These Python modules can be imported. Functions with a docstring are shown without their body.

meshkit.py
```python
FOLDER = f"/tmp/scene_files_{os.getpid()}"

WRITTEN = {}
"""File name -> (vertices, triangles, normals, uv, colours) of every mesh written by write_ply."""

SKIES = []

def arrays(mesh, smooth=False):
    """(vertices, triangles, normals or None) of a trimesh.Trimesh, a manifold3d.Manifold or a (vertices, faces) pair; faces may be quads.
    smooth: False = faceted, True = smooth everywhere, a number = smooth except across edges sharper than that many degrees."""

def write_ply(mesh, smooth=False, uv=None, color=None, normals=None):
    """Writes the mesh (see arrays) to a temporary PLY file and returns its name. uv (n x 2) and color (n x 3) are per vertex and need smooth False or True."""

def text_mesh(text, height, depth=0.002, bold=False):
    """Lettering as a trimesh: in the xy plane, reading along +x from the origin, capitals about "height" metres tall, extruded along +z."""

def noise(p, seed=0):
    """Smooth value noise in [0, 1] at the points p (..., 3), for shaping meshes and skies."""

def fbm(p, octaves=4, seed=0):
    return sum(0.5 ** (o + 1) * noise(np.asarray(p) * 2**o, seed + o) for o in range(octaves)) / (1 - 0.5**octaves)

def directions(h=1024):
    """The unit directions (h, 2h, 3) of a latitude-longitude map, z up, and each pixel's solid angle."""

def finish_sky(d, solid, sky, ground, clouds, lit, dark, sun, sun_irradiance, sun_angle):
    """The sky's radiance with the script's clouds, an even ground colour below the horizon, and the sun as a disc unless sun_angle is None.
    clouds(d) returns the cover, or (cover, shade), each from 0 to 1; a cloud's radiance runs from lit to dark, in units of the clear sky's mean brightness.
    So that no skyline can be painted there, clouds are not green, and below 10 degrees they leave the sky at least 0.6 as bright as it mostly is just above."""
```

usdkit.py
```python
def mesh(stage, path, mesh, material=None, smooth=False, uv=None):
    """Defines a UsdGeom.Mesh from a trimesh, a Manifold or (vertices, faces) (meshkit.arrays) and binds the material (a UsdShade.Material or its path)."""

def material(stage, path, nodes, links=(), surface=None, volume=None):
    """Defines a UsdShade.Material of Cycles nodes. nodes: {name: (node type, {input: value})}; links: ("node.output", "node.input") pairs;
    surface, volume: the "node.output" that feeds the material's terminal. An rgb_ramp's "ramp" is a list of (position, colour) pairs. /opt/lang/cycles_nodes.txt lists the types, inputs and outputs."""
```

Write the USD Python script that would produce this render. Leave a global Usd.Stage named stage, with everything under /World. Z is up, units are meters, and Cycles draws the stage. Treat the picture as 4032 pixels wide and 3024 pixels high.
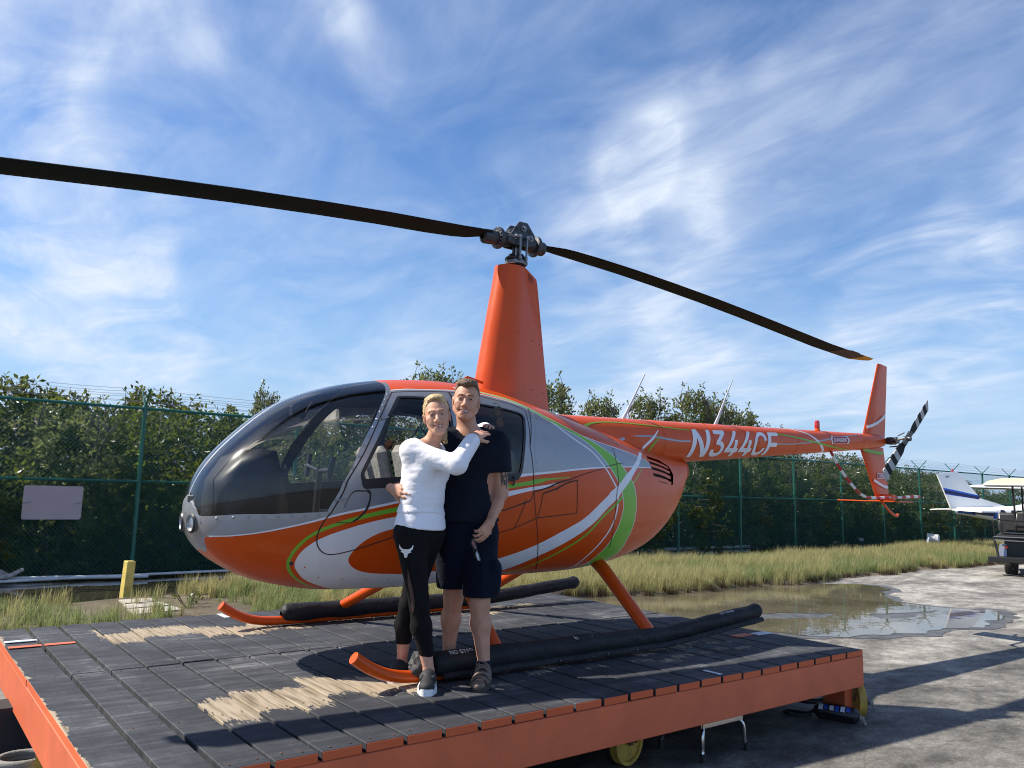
import math, random, numpy as np, trimesh, shapely, manifold3d, usdkit, meshkit
from shapely import affinity
from shapely.geometry import Polygon, LineString, box as sbox, Point
from pxr import Usd, UsdGeom, UsdLux, UsdShade, Gf, Sdf, Vt

stage = Usd.Stage.CreateInMemory()
UsdGeom.SetStageUpAxis(stage, UsdGeom.Tokens.z)
UsdGeom.SetStageMetersPerUnit(stage, 1.0)
UsdGeom.Xform.Define(stage, '/World')
UsdGeom.Scope.Define(stage, '/World/Looks')
PI = math.pi

# ---------------------------------------------------------------- camera
def make_camera(loc, yaw, pitch, roll, focal):
    yaw, pitch, roll = map(math.radians, (yaw, pitch, roll))
    f = np.array([math.sin(yaw) * math.cos(pitch), math.cos(yaw) * math.cos(pitch), math.sin(pitch)])
    r = np.array([math.cos(yaw), -math.sin(yaw), 0.0])
    u = np.cross(r, f)
    r2 = math.cos(roll) * r + math.sin(roll) * u
    u2 = -math.sin(roll) * r + math.cos(roll) * u
    m = Gf.Matrix4d(*r2, 0, *u2, 0, *(-f), 0, *loc, 1)
    c = UsdGeom.Camera.Define(stage, '/World/camera')
    c.AddTransformOp().Set(m)
    c.CreateHorizontalApertureAttr(36.0)
    c.CreateVerticalApertureAttr(27.0)
    c.CreateFocalLengthAttr(focal)
    c.CreateClippingRangeAttr(Gf.Vec2f(0.05, 5000))
    return c
EXPOSURE = 0.76
camera = make_camera((-3.968, -5.136, 1.603), 37.64, 7.56, 1.57, 28.173)
camera.CreateExposureAttr(EXPOSURE)

# ---------------------------------------------------------------- sun and sky
SUN = np.array([-0.775, 0.63, 1.0]); SUN /= np.linalg.norm(SUN)
SUN_EL = math.asin(SUN[2]); SUN_ROT = math.atan2(SUN[0], SUN[1])
SUN_I, SKY_K = 1.25, 0.055

def mat(name, nodes, links=(), surface=None, volume=None):
    return usdkit.material(stage, '/World/Looks/' + name, nodes, links, surface=surface, volume=volume)

def build_sky():
    n, l = {}, []
    n['tc'] = ('texture_coordinate', {})
    n['sky'] = ('sky_texture', {'sky_type': 'single_scattering', 'sun_disc': False, 'sun_elevation': SUN_EL, 'sun_rotation': SUN_ROT,
                                'altitude': 50.0, 'air_density': 1.0, 'aerosol_density': 0.25, 'ozone_density': 1.6})
    n['grade'] = ('hsv', {'hue': 0.508, 'saturation': 1.30, 'value': 1.72})
    l.append(('sky.color', 'grade.color'))
    # cirrus: direction projected onto a high plane
    n['sep'] = ('separate_xyz', {}); l.append(('tc.generated', 'sep.vector'))
    n['zc'] = ('math', {'math_type': 'maximum', 'value2': 0.0}); l.append(('sep.z', 'zc.value1'))
    n['za'] = ('math', {'math_type': 'add', 'value2': 0.16}); l.append(('zc.value', 'za.value1'))
    n['px'] = ('math', {'math_type': 'divide'}); l += [('sep.x', 'px.value1'), ('za.value', 'px.value2')]
    n['py'] = ('math', {'math_type': 'divide'}); l += [('sep.y', 'py.value1'), ('za.value', 'py.value2')]
    n['pl'] = ('combine_xyz', {}); l += [('px.value', 'pl.x'), ('py.value', 'pl.y')]
    # large soft patches
    n['m1'] = ('mapping', {'location': CLOUD_OFF1, 'rotation': (0, 0, 0.5), 'scale': (1.0, 0.7, 1)}); l.append(('pl.vector', 'm1.vector'))
    n['n1'] = ('noise_texture', {'scale': 1.1, 'detail': 4.0, 'roughness': 0.5, 'distortion': 0.6}); l.append(('m1.vector', 'n1.vector'))
    # wisps, combed along one direction
    n['m2'] = ('mapping', {'location': CLOUD_OFF2, 'rotation': (0, 0, 0.95), 'scale': (1.1, 0.8, 1)}); l.append(('pl.vector', 'm2.vector'))
    n['n2'] = ('noise_texture', {'scale': 2.5, 'detail': 9.0, 'roughness': 0.56, 'distortion': 1.2}); l.append(('m2.vector', 'n2.vector'))
    n['mx'] = ('mix_float', {'fac': 0.5}); l += [('n1.fac', 'mx.a'), ('n2.fac', 'mx.b')]
    n['rg'] = ('map_range', {'range_type': 'smoothstep', 'from_min': 0.30, 'from_max': 0.66, 'to_min': 0.0, 'to_max': 1.0, 'clamp': True}); l.append(('mx.result', 'rg.value'))
    # banks of cirrus: how much of the veil each part of the sky carries
    n['wn'] = ('noise_texture', {'scale': 2.6, 'detail': 3.0, 'roughness': 0.5}); l.append(('tc.generated', 'wn.vector'))
    n['wv'] = ('vector_math', {'math_type': 'multiply_add', 'vector2': (0.20, 0.20, 0.20)}); l += [('wn.color', 'wv.vector1'), ('tc.generated', 'wv.vector3')]
    n['ws'] = ('vector_math', {'math_type': 'subtract', 'vector2': (0.10, 0.10, 0.10)}); l.append(('wv.vector', 'ws.vector1'))
    n['base'] = ('value', {'value': VEIL}); acc = 'base.value'
    for i, (d, outer, gain) in enumerate(BANKS):
        d = np.array(d, float) / np.linalg.norm(d)
        n[f'd{i}'] = ('vector_math', {'math_type': 'dot_product', 'vector2': tuple(d)}); l.append(('ws.vector', f'd{i}.vector1'))
        n[f'r{i}'] = ('map_range', {'range_type': 'smootherstep', 'from_min': math.cos(math.radians(outer)) - .012, 'from_max': 1.012, 'to_min': 0.0, 'to_max': gain, 'clamp': True})
        l.append((f'd{i}.value', f'r{i}.value'))
        n[f'a{i}'] = ('math', {'math_type': 'add'}); l += [(acc, f'a{i}.value1'), (f'r{i}.result', f'a{i}.value2')]
        acc = f'a{i}.value'
    n['cl'] = ('clamp', {'min': 0.03, 'max': 1.0}); l.append((acc, 'cl.value'))
    # fine fibres
    n['m3'] = ('mapping', {'rotation': (0, 0, 0.75), 'scale': (2.0, 0.9, 1)}); l.append(('pl.vector', 'm3.vector'))
    n['n3'] = ('noise_texture', {'scale': 2.8, 'detail': 9.0, 'roughness': 0.62, 'distortion': 1.3}); l.append(('m3.vector', 'n3.vector'))
    n['fb'] = ('map_range', {'range_type': 'smoothstep', 'from_min': 0.25, 'from_max': 0.75, 'to_min': 0.62, 'to_max': 1.18, 'clamp': True}); l.append(('n3.fac', 'fb.value'))
    n['cv'] = ('math', {'math_type': 'multiply'}); l += [('rg.result', 'cv.value1'), ('cl.result', 'cv.value2')]
    n['cov'] = ('math', {'math_type': 'multiply', 'use_clamp': True}); l += [('cv.value', 'cov.value1'), ('fb.result', 'cov.value2')]
    # paler blue air low over the horizon
    n['hz'] = ('map_range', {'range_type': 'smoothstep', 'from_min': -0.05, 'from_max': 0.36, 'to_min': 0.92, 'to_max': 0.0, 'clamp': True}); l.append(('sep.z', 'hz.value'))
    n['hcol'] = ('color', {'value': (3.2, 5.4, 9.0)})
    n['low'] = ('mix_color', {'blend_type': 'mix', 'use_clamp': False}); l += [('hz.result', 'low.fac'), ('grade.color', 'low.a'), ('hcol.color', 'low.b')]
    n['cloud'] = ('color', {'value': CLOUD_COL})
    n['mixc'] = ('mix_color', {'blend_type': 'mix'}); l += [('cov.value', 'mixc.fac'), ('low.result', 'mixc.a'), ('cloud.color', 'mixc.b')]
    n['bg'] = ('background_shader', {'strength': SKY_K}); l.append(('mixc.result', 'bg.color'))
    m = mat('sky_look', n, l, surface='bg.background')
    d = UsdLux.DomeLight.Define(stage, '/World/sky')
    UsdShade.MaterialBindingAPI.Apply(d.GetPrim()).Bind(m)
    d.GetPrim().SetCustomDataByKey('kind', 'structure')
    d.GetPrim().SetCustomDataByKey('label', 'blue sky with thin white cirrus clouds')
CLOUD_OFF1, CLOUD_OFF2 = (0.3, 1.7, 0.0), (2.1, 0.4, 0.0)
CLOUD_COL = (8.6, 9.6, 11.2)
BANKS = [((.07, .904, .421), 17, .75), ((.18, .91, .40), 13, .55), ((.26, .90, .34), 9, .35), ((.477, .834, .277), 9, .55), ((.445, .82, .359), 8, .35), ((.71, .654, .262), 12, .45), ((.654, .718, .24), 10, .30),
         ((.749, .595, .291), 9, .25), ((.606, .726, .326), 8, .30), ((.573, .691, .44), 6, .40), ((.605, .631, .485), 5, .4), ((.754, .5, .427), 8, .6), ((.809, .45, .378), 8, .55), ((.104, .969, .225), 10, .4), ((.909, .358, .215), 10, .5), ((.872, .452, .188), 9, .45),
         ((.35, .84, .42), 10, -.25), ((.85, .383, .362), 10, -.25), ((.218, .954, .207), 7, -.2), ((.365, .917, .158), 6, .45)]
VEIL = 0.36
build_sky()
sun = UsdLux.DistantLight.Define(stage, '/World/sun')
sun.CreateIntensityAttr(SUN_I); sun.CreateAngleAttr(0.53); sun.CreateColorAttr(Gf.Vec3f(1.0, 0.93, 0.82))
sun.GetPrim().CreateAttribute('inputs:normalize', Sdf.ValueTypeNames.Bool).Set(True)
z = SUN; x = np.cross([0, 0, 1.0], z); x /= np.linalg.norm(x); y = np.cross(z, x)
sun.AddTransformOp().Set(Gf.Matrix4d(*x, 0, *y, 0, *z, 0, 0, 0, 50, 1))

# ---------------------------------------------------------------- helpers: prims
_used = set()
def uname(parent, name):
    path, k = f'{parent}/{name}', 0
    while path in _used:
        k += 1; path = f'{parent}/{name}_{k:03d}'
    _used.add(path)
    return path
def tag(prim, label=None, cat=None, group=None, kind=None):
    for k, v in (('label', label), ('category', cat), ('group', group), ('kind', kind)):
        if v: prim.SetCustomDataByKey(k, v)
    return prim
def thing(name, label, cat, loc=(0, 0, 0), rotz=0.0, group=None, scale=None, parent='/World'):
    p = uname(parent, name)
    x = UsdGeom.Xform.Define(stage, p)
    x.AddTranslateOp().Set(Gf.Vec3d(*map(float, loc)))
    if rotz: x.AddRotateZOp().Set(float(rotz))
    if scale is not None: x.AddScaleOp().Set(Gf.Vec3f(*map(float, scale)))
    tag(x.GetPrim(), label, cat, group)
    return p
def dup(src, name, label, loc, rotz=0.0, cat=None, group=None, scale=None):
    p = thing(name, label, cat, loc, rotz, group, scale)
    prim = stage.GetPrimAtPath(p)
    prim.GetReferences().AddInternalReference(src)
    prim.SetInstanceable(True)
    return p
def obj(name, mesh, m, parent='/World', smooth=32, label=None, cat=None, group=None, kind=None, normals=None):
    """one mesh prim"""
    p = uname(parent, name)
    pr = usdkit.mesh(stage, p, mesh, m, smooth=False if normals is not None else smooth)
    if normals is not None:
        pr.CreateNormalsAttr(Vt.Vec3fArray.FromNumpy(np.asarray(normals, np.float32))); pr.SetNormalsInterpolation('vertex')
    tag(pr.GetPrim(), label, cat, group, kind)
    return p

# ---------------------------------------------------------------- helpers: shapes
def cat(*ms):
    ms = [m if isinstance(m, trimesh.Trimesh) else trimesh.Trimesh(np.asarray(m[0], float), tri(m[1]), process=False) for m in ms]
    return trimesh.util.concatenate(ms)
def tri(f):
    f = np.asarray(f, int)
    return np.vstack([f[:, [0, 1, 2]], f[:, [0, 2, 3]]]) if f.shape[1] == 4 else f
def bx(x0, x1, y0, y1, z0, z1, bevel=0.0):
    if bevel <= 0:
        m = trimesh.creation.box([x1 - x0, y1 - y0, z1 - z0])
        m.apply_translation([(x0 + x1) / 2, (y0 + y1) / 2, (z0 + z1) / 2]); return m
    b = min(bevel, .49 * min(x1 - x0, y1 - y0, z1 - z0))
    pts = [(X + sx * b * (i != 0), Y + sy * b * (i != 1), Z + sz * b * (i != 2)) for X, sx in ((x0, 1), (x1, -1)) for Y, sy in ((y0, 1), (y1, -1)) for Z, sz in ((z0, 1), (z1, -1)) for i in range(3)]
    return trimesh.convex.convex_hull(np.array(pts))
def tube(pts, r, sides=10, caps=True):
    P = np.asarray(pts, float); n = len(P); R = np.broadcast_to(np.asarray(r, float), (n,))
    T = np.gradient(P, axis=0); T /= np.linalg.norm(T, axis=1, keepdims=True) + 1e-12
    a = np.cross(T[0], [0, 0, 1.0]);
    if np.linalg.norm(a) < 1e-3: a = np.cross(T[0], [1.0, 0, 0])
    a /= np.linalg.norm(a); V = []
    ang = np.arange(sides) * 2 * PI / sides
    for i in range(n):
        a = a - T[i] * (a @ T[i]); a /= np.linalg.norm(a); b = np.cross(T[i], a)
        V.append(P[i] + R[i] * (np.cos(ang)[:, None] * a + np.sin(ang)[:, None] * b))
    V = np.vstack(V)
    i, j = np.meshgrid(np.arange(n - 1), np.arange(sides), indexing='ij')
    F = tri(np.stack([i * sides + j, i * sides + (j + 1) % sides, (i + 1) * sides + (j + 1) % sides, (i + 1) * sides + j], -1).reshape(-1, 4))
    if caps:
        k = len(V); V = np.vstack([V, P[0], P[-1]]); q = np.arange(sides); e = (n - 1) * sides
        F = np.vstack([F, np.stack([(q + 1) % sides, q, np.full(sides, k)], 1), np.stack([e + q, e + (q + 1) % sides, np.full(sides, k + 1)], 1)])
    return trimesh.Trimesh(V, F, process=False)
def cyl(a, b, r, sides=16, r2=None):
    return tube([a, b], [r, r if r2 is None else r2], sides)
def spline(pts, n=40):
    from scipy.interpolate import CubicSpline
    P = np.asarray(pts, float); t = np.r_[0, np.cumsum(np.linalg.norm(np.diff(P, axis=0), axis=1))]
    return CubicSpline(t, P)(np.linspace(0, t[-1], n))
def lathe(prof, center=(0, 0, 0), axis='z', sides=28):
    """prof: (radius, height) pairs"""
    prof = np.asarray(prof, float); n = len(prof); a = np.arange(sides) * 2 * PI / sides
    V = np.stack([prof[:, None, 0] * np.cos(a), prof[:, None, 0] * np.sin(a), np.repeat(prof[:, 1:2], sides, 1)], -1).reshape(-1, 3)
    i, j = np.meshgrid(np.arange(n - 1), np.arange(sides), indexing='ij')
    F = tri(np.stack([i * sides + j, i * sides + (j + 1) % sides, (i + 1) * sides + (j + 1) % sides, (i + 1) * sides + j], -1).reshape(-1, 4))
    if axis == 'x': V = V[:, [2, 0, 1]]
    if axis == 'y': V = V[:, [1, 2, 0]]
    return trimesh.Trimesh(V + np.asarray(center), F, process=False)
def prism(poly, d, bevel=0.0):
    """polygon in xy extruded along z from 0 to d"""
    if not isinstance(poly, Polygon): poly = Polygon(poly)
    return trimesh.creation.extrude_polygon(poly, d, engine='earcut')
def xf(m, M):
    m = m.copy(); m.apply_transform(np.asarray(M, float)); return m
def mv(m, x=0, y=0, z=0):
    m = m.copy(); m.apply_translation([x, y, z]); return m
def rot(ang, axis, pt=(0, 0, 0)):
    return trimesh.transformations.rotation_matrix(ang, axis, pt)
def basis(o, ex, ey, ez):
    M = np.eye(4); M[:3, 0], M[:3, 1], M[:3, 2], M[:3, 3] = ex, ey, ez, o; return M
def grid_sheet(x0, x1, y0, y1, nx, ny, zf):
    X, Y = np.meshgrid(np.linspace(x0, x1, nx), np.linspace(y0, y1, ny), indexing='ij')
    V = np.stack([X, Y, zf(X, Y)], -1).reshape(-1, 3); i, j = np.meshgrid(np.arange(nx - 1), np.arange(ny - 1), indexing='ij'); a = i * ny + j
    return V, tri(np.stack([a, a + ny, a + ny + 1, a + 1], -1).reshape(-1, 4))

# ---------------------------------------------------------------- helpers: materials
def plain(name, col, rough=0.5, metal=0.0, coat=0.0, spec=0.5, vary=0.0, vscale=6.0, bump=0.0, bscale=60.0, coat_rough=0.03, trans=0.0, **kw):
    n = {'p': ('principled_bsdf', dict({'base_color': col, 'roughness': rough, 'metallic': metal, 'coat_weight': coat, 'coat_roughness': coat_rough, 'specular_ior_level': spec}, **kw))}
    l = []
    if vary or bump: n['tc'] = ('texture_coordinate', {})
    if vary:
        n['n'] = ('noise_texture', {'scale': vscale, 'detail': 5.0, 'roughness': 0.6})
        c = np.array(col)
        n['r'] = ('rgb_ramp', {'ramp': [(0.3, tuple(c * (1 - vary))), (0.7, tuple(np.minimum(c * (1 + vary), 0.95)))]})
        l += [('tc.object', 'n.vector'), ('n.fac', 'r.fac'), ('r.color', 'p.base_color')]
    if bump:
        n['b'] = ('noise_texture', {'scale': bscale, 'detail': 4.0}); n['bm'] = ('bump', {'strength': bump, 'distance': 0.01})
        l += [('tc.object', 'b.vector'), ('b.fac', 'bm.height'), ('bm.normal', 'p.normal')]
    return mat(name, n, l, surface='p.BSDF')
# ================================================================ the setting
rng = np.random.default_rng(7)

def ground_mats():
    # bleached, stained old asphalt
    n = {'g': ('geometry', {}),
         'm': ('mapping', {'scale': (0.8, 1.2, 1.0), 'rotation': (0, 0, 0.1)}),
         'a': ('noise_texture', {'scale': 0.75, 'detail': 8.0, 'roughness': 0.66, 'distortion': 0.1}),
         'b': ('noise_texture', {'scale': 3.2, 'detail': 8.0, 'roughness': 0.78, 'distortion': 0.15}),
         'c': ('noise_texture', {'scale': 46.0, 'detail': 6.0, 'roughness': 0.85}),
         'mix': ('mix_float', {'fac': 0.55}),
         'ramp': ('rgb_ramp', {'ramp': [(0.34, (0.06, 0.057, 0.053)), (0.44, (0.13, 0.122, 0.112)), (0.52, (0.25, 0.235, 0.21)), (0.64, (0.50, 0.475, 0.43))]}),
         'spk': ('rgb_ramp', {'ramp': [(0.28, (0.42, 0.42, 0.42)), (0.5, (1, 1, 1)), (0.72, (1.7, 1.65, 1.58))]}),
         'mul': ('mix_color', {'blend_type': 'multiply', 'fac': 1.0, 'use_clamp': False}),
         'vo': ('voronoi_texture', {'feature': 'distance_to_edge', 'scale': 0.42, 'randomness': 1.0}),
         'vw': ('noise_texture', {'scale': 1.7, 'detail': 6.0}),
         'vadd': ('vector_math', {'math_type': 'multiply_add', 'vector2': (0.9, 0.9, 0.0)}),
         'crk': ('rgb_ramp', {'ramp': [(0.0, (0.70, 0.69, 0.66)), (0.003, (0.80, 0.79, 0.77)), (0.006, (1, 1, 1))]}),
         'mul2': ('mix_color', {'blend_type': 'multiply', 'fac': 1.0, 'use_clamp': False}),
         'bump': ('bump', {'strength': 0.5, 'distance': 0.006}),
         'hm': ('mix_float', {'fac': 0.35}),
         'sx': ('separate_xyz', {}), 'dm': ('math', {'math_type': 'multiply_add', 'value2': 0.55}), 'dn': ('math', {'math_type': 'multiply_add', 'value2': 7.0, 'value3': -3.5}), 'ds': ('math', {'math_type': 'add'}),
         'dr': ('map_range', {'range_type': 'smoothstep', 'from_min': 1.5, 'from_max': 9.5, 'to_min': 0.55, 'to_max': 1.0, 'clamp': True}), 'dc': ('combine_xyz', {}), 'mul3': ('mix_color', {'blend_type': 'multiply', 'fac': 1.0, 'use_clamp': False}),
         'p': ('principled_bsdf', {'roughness': 0.85, 'specular_ior_level': 0.3})}
    # stained dark asphalt round the platform; grazing brightness further out put in the colour
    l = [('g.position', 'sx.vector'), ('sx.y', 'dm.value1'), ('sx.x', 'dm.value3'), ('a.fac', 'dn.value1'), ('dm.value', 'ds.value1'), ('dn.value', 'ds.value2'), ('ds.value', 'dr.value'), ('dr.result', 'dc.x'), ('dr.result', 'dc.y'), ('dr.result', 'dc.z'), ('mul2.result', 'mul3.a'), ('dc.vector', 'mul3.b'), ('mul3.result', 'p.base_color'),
         ('g.position', 'm.vector'), ('m.vector', 'a.vector'), ('m.vector', 'b.vector'), ('g.position', 'c.vector'), ('a.fac', 'mix.a'), ('b.fac', 'mix.b'), ('mix.result', 'ramp.fac'),
         ('c.fac', 'spk.fac'), ('ramp.color', 'mul.a'), ('spk.color', 'mul.b'), ('g.position', 'vw.vector'), ('vw.color', 'vadd.vector1'), ('g.position', 'vadd.vector3'), ('vadd.vector', 'vo.vector'),
         ('vo.distance', 'crk.fac'), ('mul.result', 'mul2.a'), ('crk.color', 'mul2.b'), ('c.fac', 'hm.a'), ('b.fac', 'hm.b'), ('hm.result', 'bump.height'), ('bump.normal', 'p.normal')]
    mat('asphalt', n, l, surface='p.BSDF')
    n = {'g': ('geometry', {}), 'a': ('noise_texture', {'scale': 1.1, 'detail': 8.0, 'roughness': 0.65}), 'b': ('noise_texture', {'scale': 40.0, 'detail': 4.0}),
         'mix': ('mix_float', {'fac': 0.4}),
         'ramp': ('rgb_ramp', {'ramp': [(0.32, (0.03, 0.024, 0.014)), (0.5, (0.085, 0.066, 0.038)), (0.7, (0.19, 0.155, 0.095))]}),
         'bump': ('bump', {'strength': 0.8, 'distance': 0.03}), 'p': ('principled_bsdf', {'roughness': 0.9})}
    l = [('g.position', 'a.vector'), ('g.position', 'b.vector'), ('a.fac', 'mix.a'), ('b.fac', 'mix.b'), ('mix.result', 'ramp.fac'), ('ramp.color', 'p.base_color'), ('mix.result', 'bump.height'), ('bump.normal', 'p.normal')]
    mat('soil', n, l, surface='p.BSDF')
    def water(name, c0, c1, sc, rough, bumpd):
        n = {'g': ('geometry', {}), 'a': ('noise_texture', {'scale': sc, 'detail': 6.0, 'roughness': 0.6}),
             'ramp': ('rgb_ramp', {'ramp': [(0.35, c0), (0.65, c1)]}),
             'w': ('noise_texture', {'scale': 3.0, 'detail': 3.0}), 'bump': ('bump', {'strength': 0.25, 'distance': bumpd}),
             'p': ('principled_bsdf', {'roughness': rough, 'ior': 1.33, 'specular_ior_level': 0.5})}
        l = [('g.position', 'a.vector'), ('a.fac', 'ramp.fac'), ('ramp.color', 'p.base_color'), ('g.position', 'w.vector'), ('w.fac', 'bump.height'), ('bump.normal', 'p.normal')]
        mat(name, n, l, surface='p.BSDF')
    water('puddle_water', (0.075, 0.062, 0.040), (0.15, 0.13, 0.09), 0.9, 0.012, 0.004)
    water('flood_water', (0.02, 0.018, 0.01), (0.05, 0.045, 0.028), 0.6, 0.02, 0.006)
ground_mats()

def edge_y(x):
    """where the asphalt ends and the grass begins"""
    return 3.85 + 0.20 * np.sin(x * 0.45 + 0.6) + 0.12 * np.sin(x * 1.7) + 0.06 * np.sin(x * 4.9 + 1)
obj('ground', grid_sheet(-400, 600, -300, 700, 3, 3, lambda X, Y: 0 * X - 0.30), '/World/Looks/soil', label='dark wet earth that the apron and mangroves stand on', kind='structure', smooth=False)
xs = np.linspace(-90, 140, 900)
V = np.concatenate([np.stack([xs, edge_y(xs) + 0.25, 0 * xs], 1), np.stack([xs, 0 * xs - 90, 0 * xs], 1)])
k = len(xs); i = np.arange(k - 1)
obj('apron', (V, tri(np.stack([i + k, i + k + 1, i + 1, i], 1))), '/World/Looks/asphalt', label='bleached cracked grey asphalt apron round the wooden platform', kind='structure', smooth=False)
def back_y(X):
    return 7.85 + 0.35 * np.sin(X * 0.31) + 0.22 * np.sin(X * 0.83 + 2) - .75 * np.clip((3.0 - X) / 3, 0, 1)
# grass bank: rises off the asphalt, sinks into the flooded ditch
def bank_z(X, Y):
    t = Y - edge_y(X)
    back = back_y(X)
    z = 0.055 * np.clip(t / 0.25, 0, 1) + 0.05 * (meshkit.fbm(np.stack([X, Y, 0 * X], -1) * 0.9, 4) - 0.5)
    z = np.where(t < 0, -0.05, z)
    return z - 0.24 * np.clip((Y - back + .6) / 1.0, 0, 1) ** 1.3
obj('grass_bank', grid_sheet(-30, 70, 3.4, 12.0, 500, 70, bank_z), '/World/Looks/soil', label='low earth bank under the grass beside the apron', kind='structure', smooth=True)
obj('flood_water', grid_sheet(-60, 120, 6.0, 26.0, 2, 2, lambda X, Y: 0 * X - 0.085), '/World/Looks/flood_water', label='dark flood water standing along the foot of the fence', kind='structure', smooth=False)
def mud_z(X, Y):
    t = Y - (11.3 + 0.4 * np.sin(X * 0.6) + 0.25 * np.sin(X * 1.9))
    return -0.25 + 0.28 * np.clip(t / 1.2, 0, 1) + 0.10 * (meshkit.fbm(np.stack([X, Y, 0 * X], -1) * 1.3, 4) - 0.5)
obj('mud_bank', grid_sheet(-40, 90, 10.6, 24.0, 420, 50, mud_z), '/World/Looks/soil', label='dark mud bank under the mangroves behind the fence', kind='structure', smooth=True)
# the puddle on the apron
PUD = [(2.6, 4.2), (3.0, 2.6), (3.9, 1.5), (4.38, 1.03), (4.66, .45), (5.2, .12), (5.78, -.1), (6.6, -.33), (7.53, -.37), (8.2, -.22), (8.8, -.15), (9.3, .0), (9.5, .25), (9.1, .6), (8.88, .9), (8.93, 1.45), (9.5, 1.8), (9.9, 2.0),
       (10.4, 2.3), (10.95, 2.65), (10.9, 3.15), (10.0, 3.6), (9.3, 4.2)]
def wiggly(poly, amp, seed, step=0.04):
    g = Polygon(poly).buffer(0.12).buffer(-0.12)
    L = g.exterior; pts = [L.interpolate(d) for d in np.arange(0, L.length, step)]
    P = np.array([(q.x, q.y) for q in pts]); c = P.mean(0)
    w = meshkit.fbm(np.c_[P * 1.6, np.zeros(len(P))], 5, seed) - 0.5
    d = np.gradient(P, axis=0); nrm = np.stack([d[:, 1], -d[:, 0]], 1); nrm /= np.linalg.norm(nrm, axis=1, keepdims=True)
    q = shapely.make_valid(Polygon(P + nrm * (w * amp * 2)[:, None])); q = q.buffer(.03).buffer(-.03); return max(getattr(q, 'geoms', [q]), key=lambda a: a.area)
pud = wiggly(PUD, 0.32, 3)
isl = wiggly([(4.9, 1.55), (6.3, 1.05), (6.9, 1.25), (6.2, 1.6), (5.2, 1.95)], 0.25, 9)
isl2 = wiggly([(6.9, .62), (8.4, .5), (8.6, .64), (7.2, .86)], 0.2, 19)
pud = pud.difference(isl).difference(isl2)
rim_ = wiggly(np.array(pud.buffer(.16).exterior.coords) if pud.geom_type == 'Polygon' else PUD, 0.22, 23, .05)
plain('damp_asphalt', (.085, .08, .072), rough=.42, spec=.4, vary=.55, vscale=5.0, bump=.3, bscale=70)
obj('damp_margin', mv(prism(rim_, .001), z=.0035), '/World/Looks/damp_asphalt', label='damp dark margin of asphalt round the rain puddle', kind='structure', smooth=False)
for g in getattr(pud, 'geoms', [pud]):
    if g.area > 0.3:
        obj('puddle', mv(prism(g, 0.001), z=0.008), '/World/Looks/puddle_water', label='wide shallow tan rain puddle between the platform and the grass', kind='structure', smooth=False)

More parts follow.
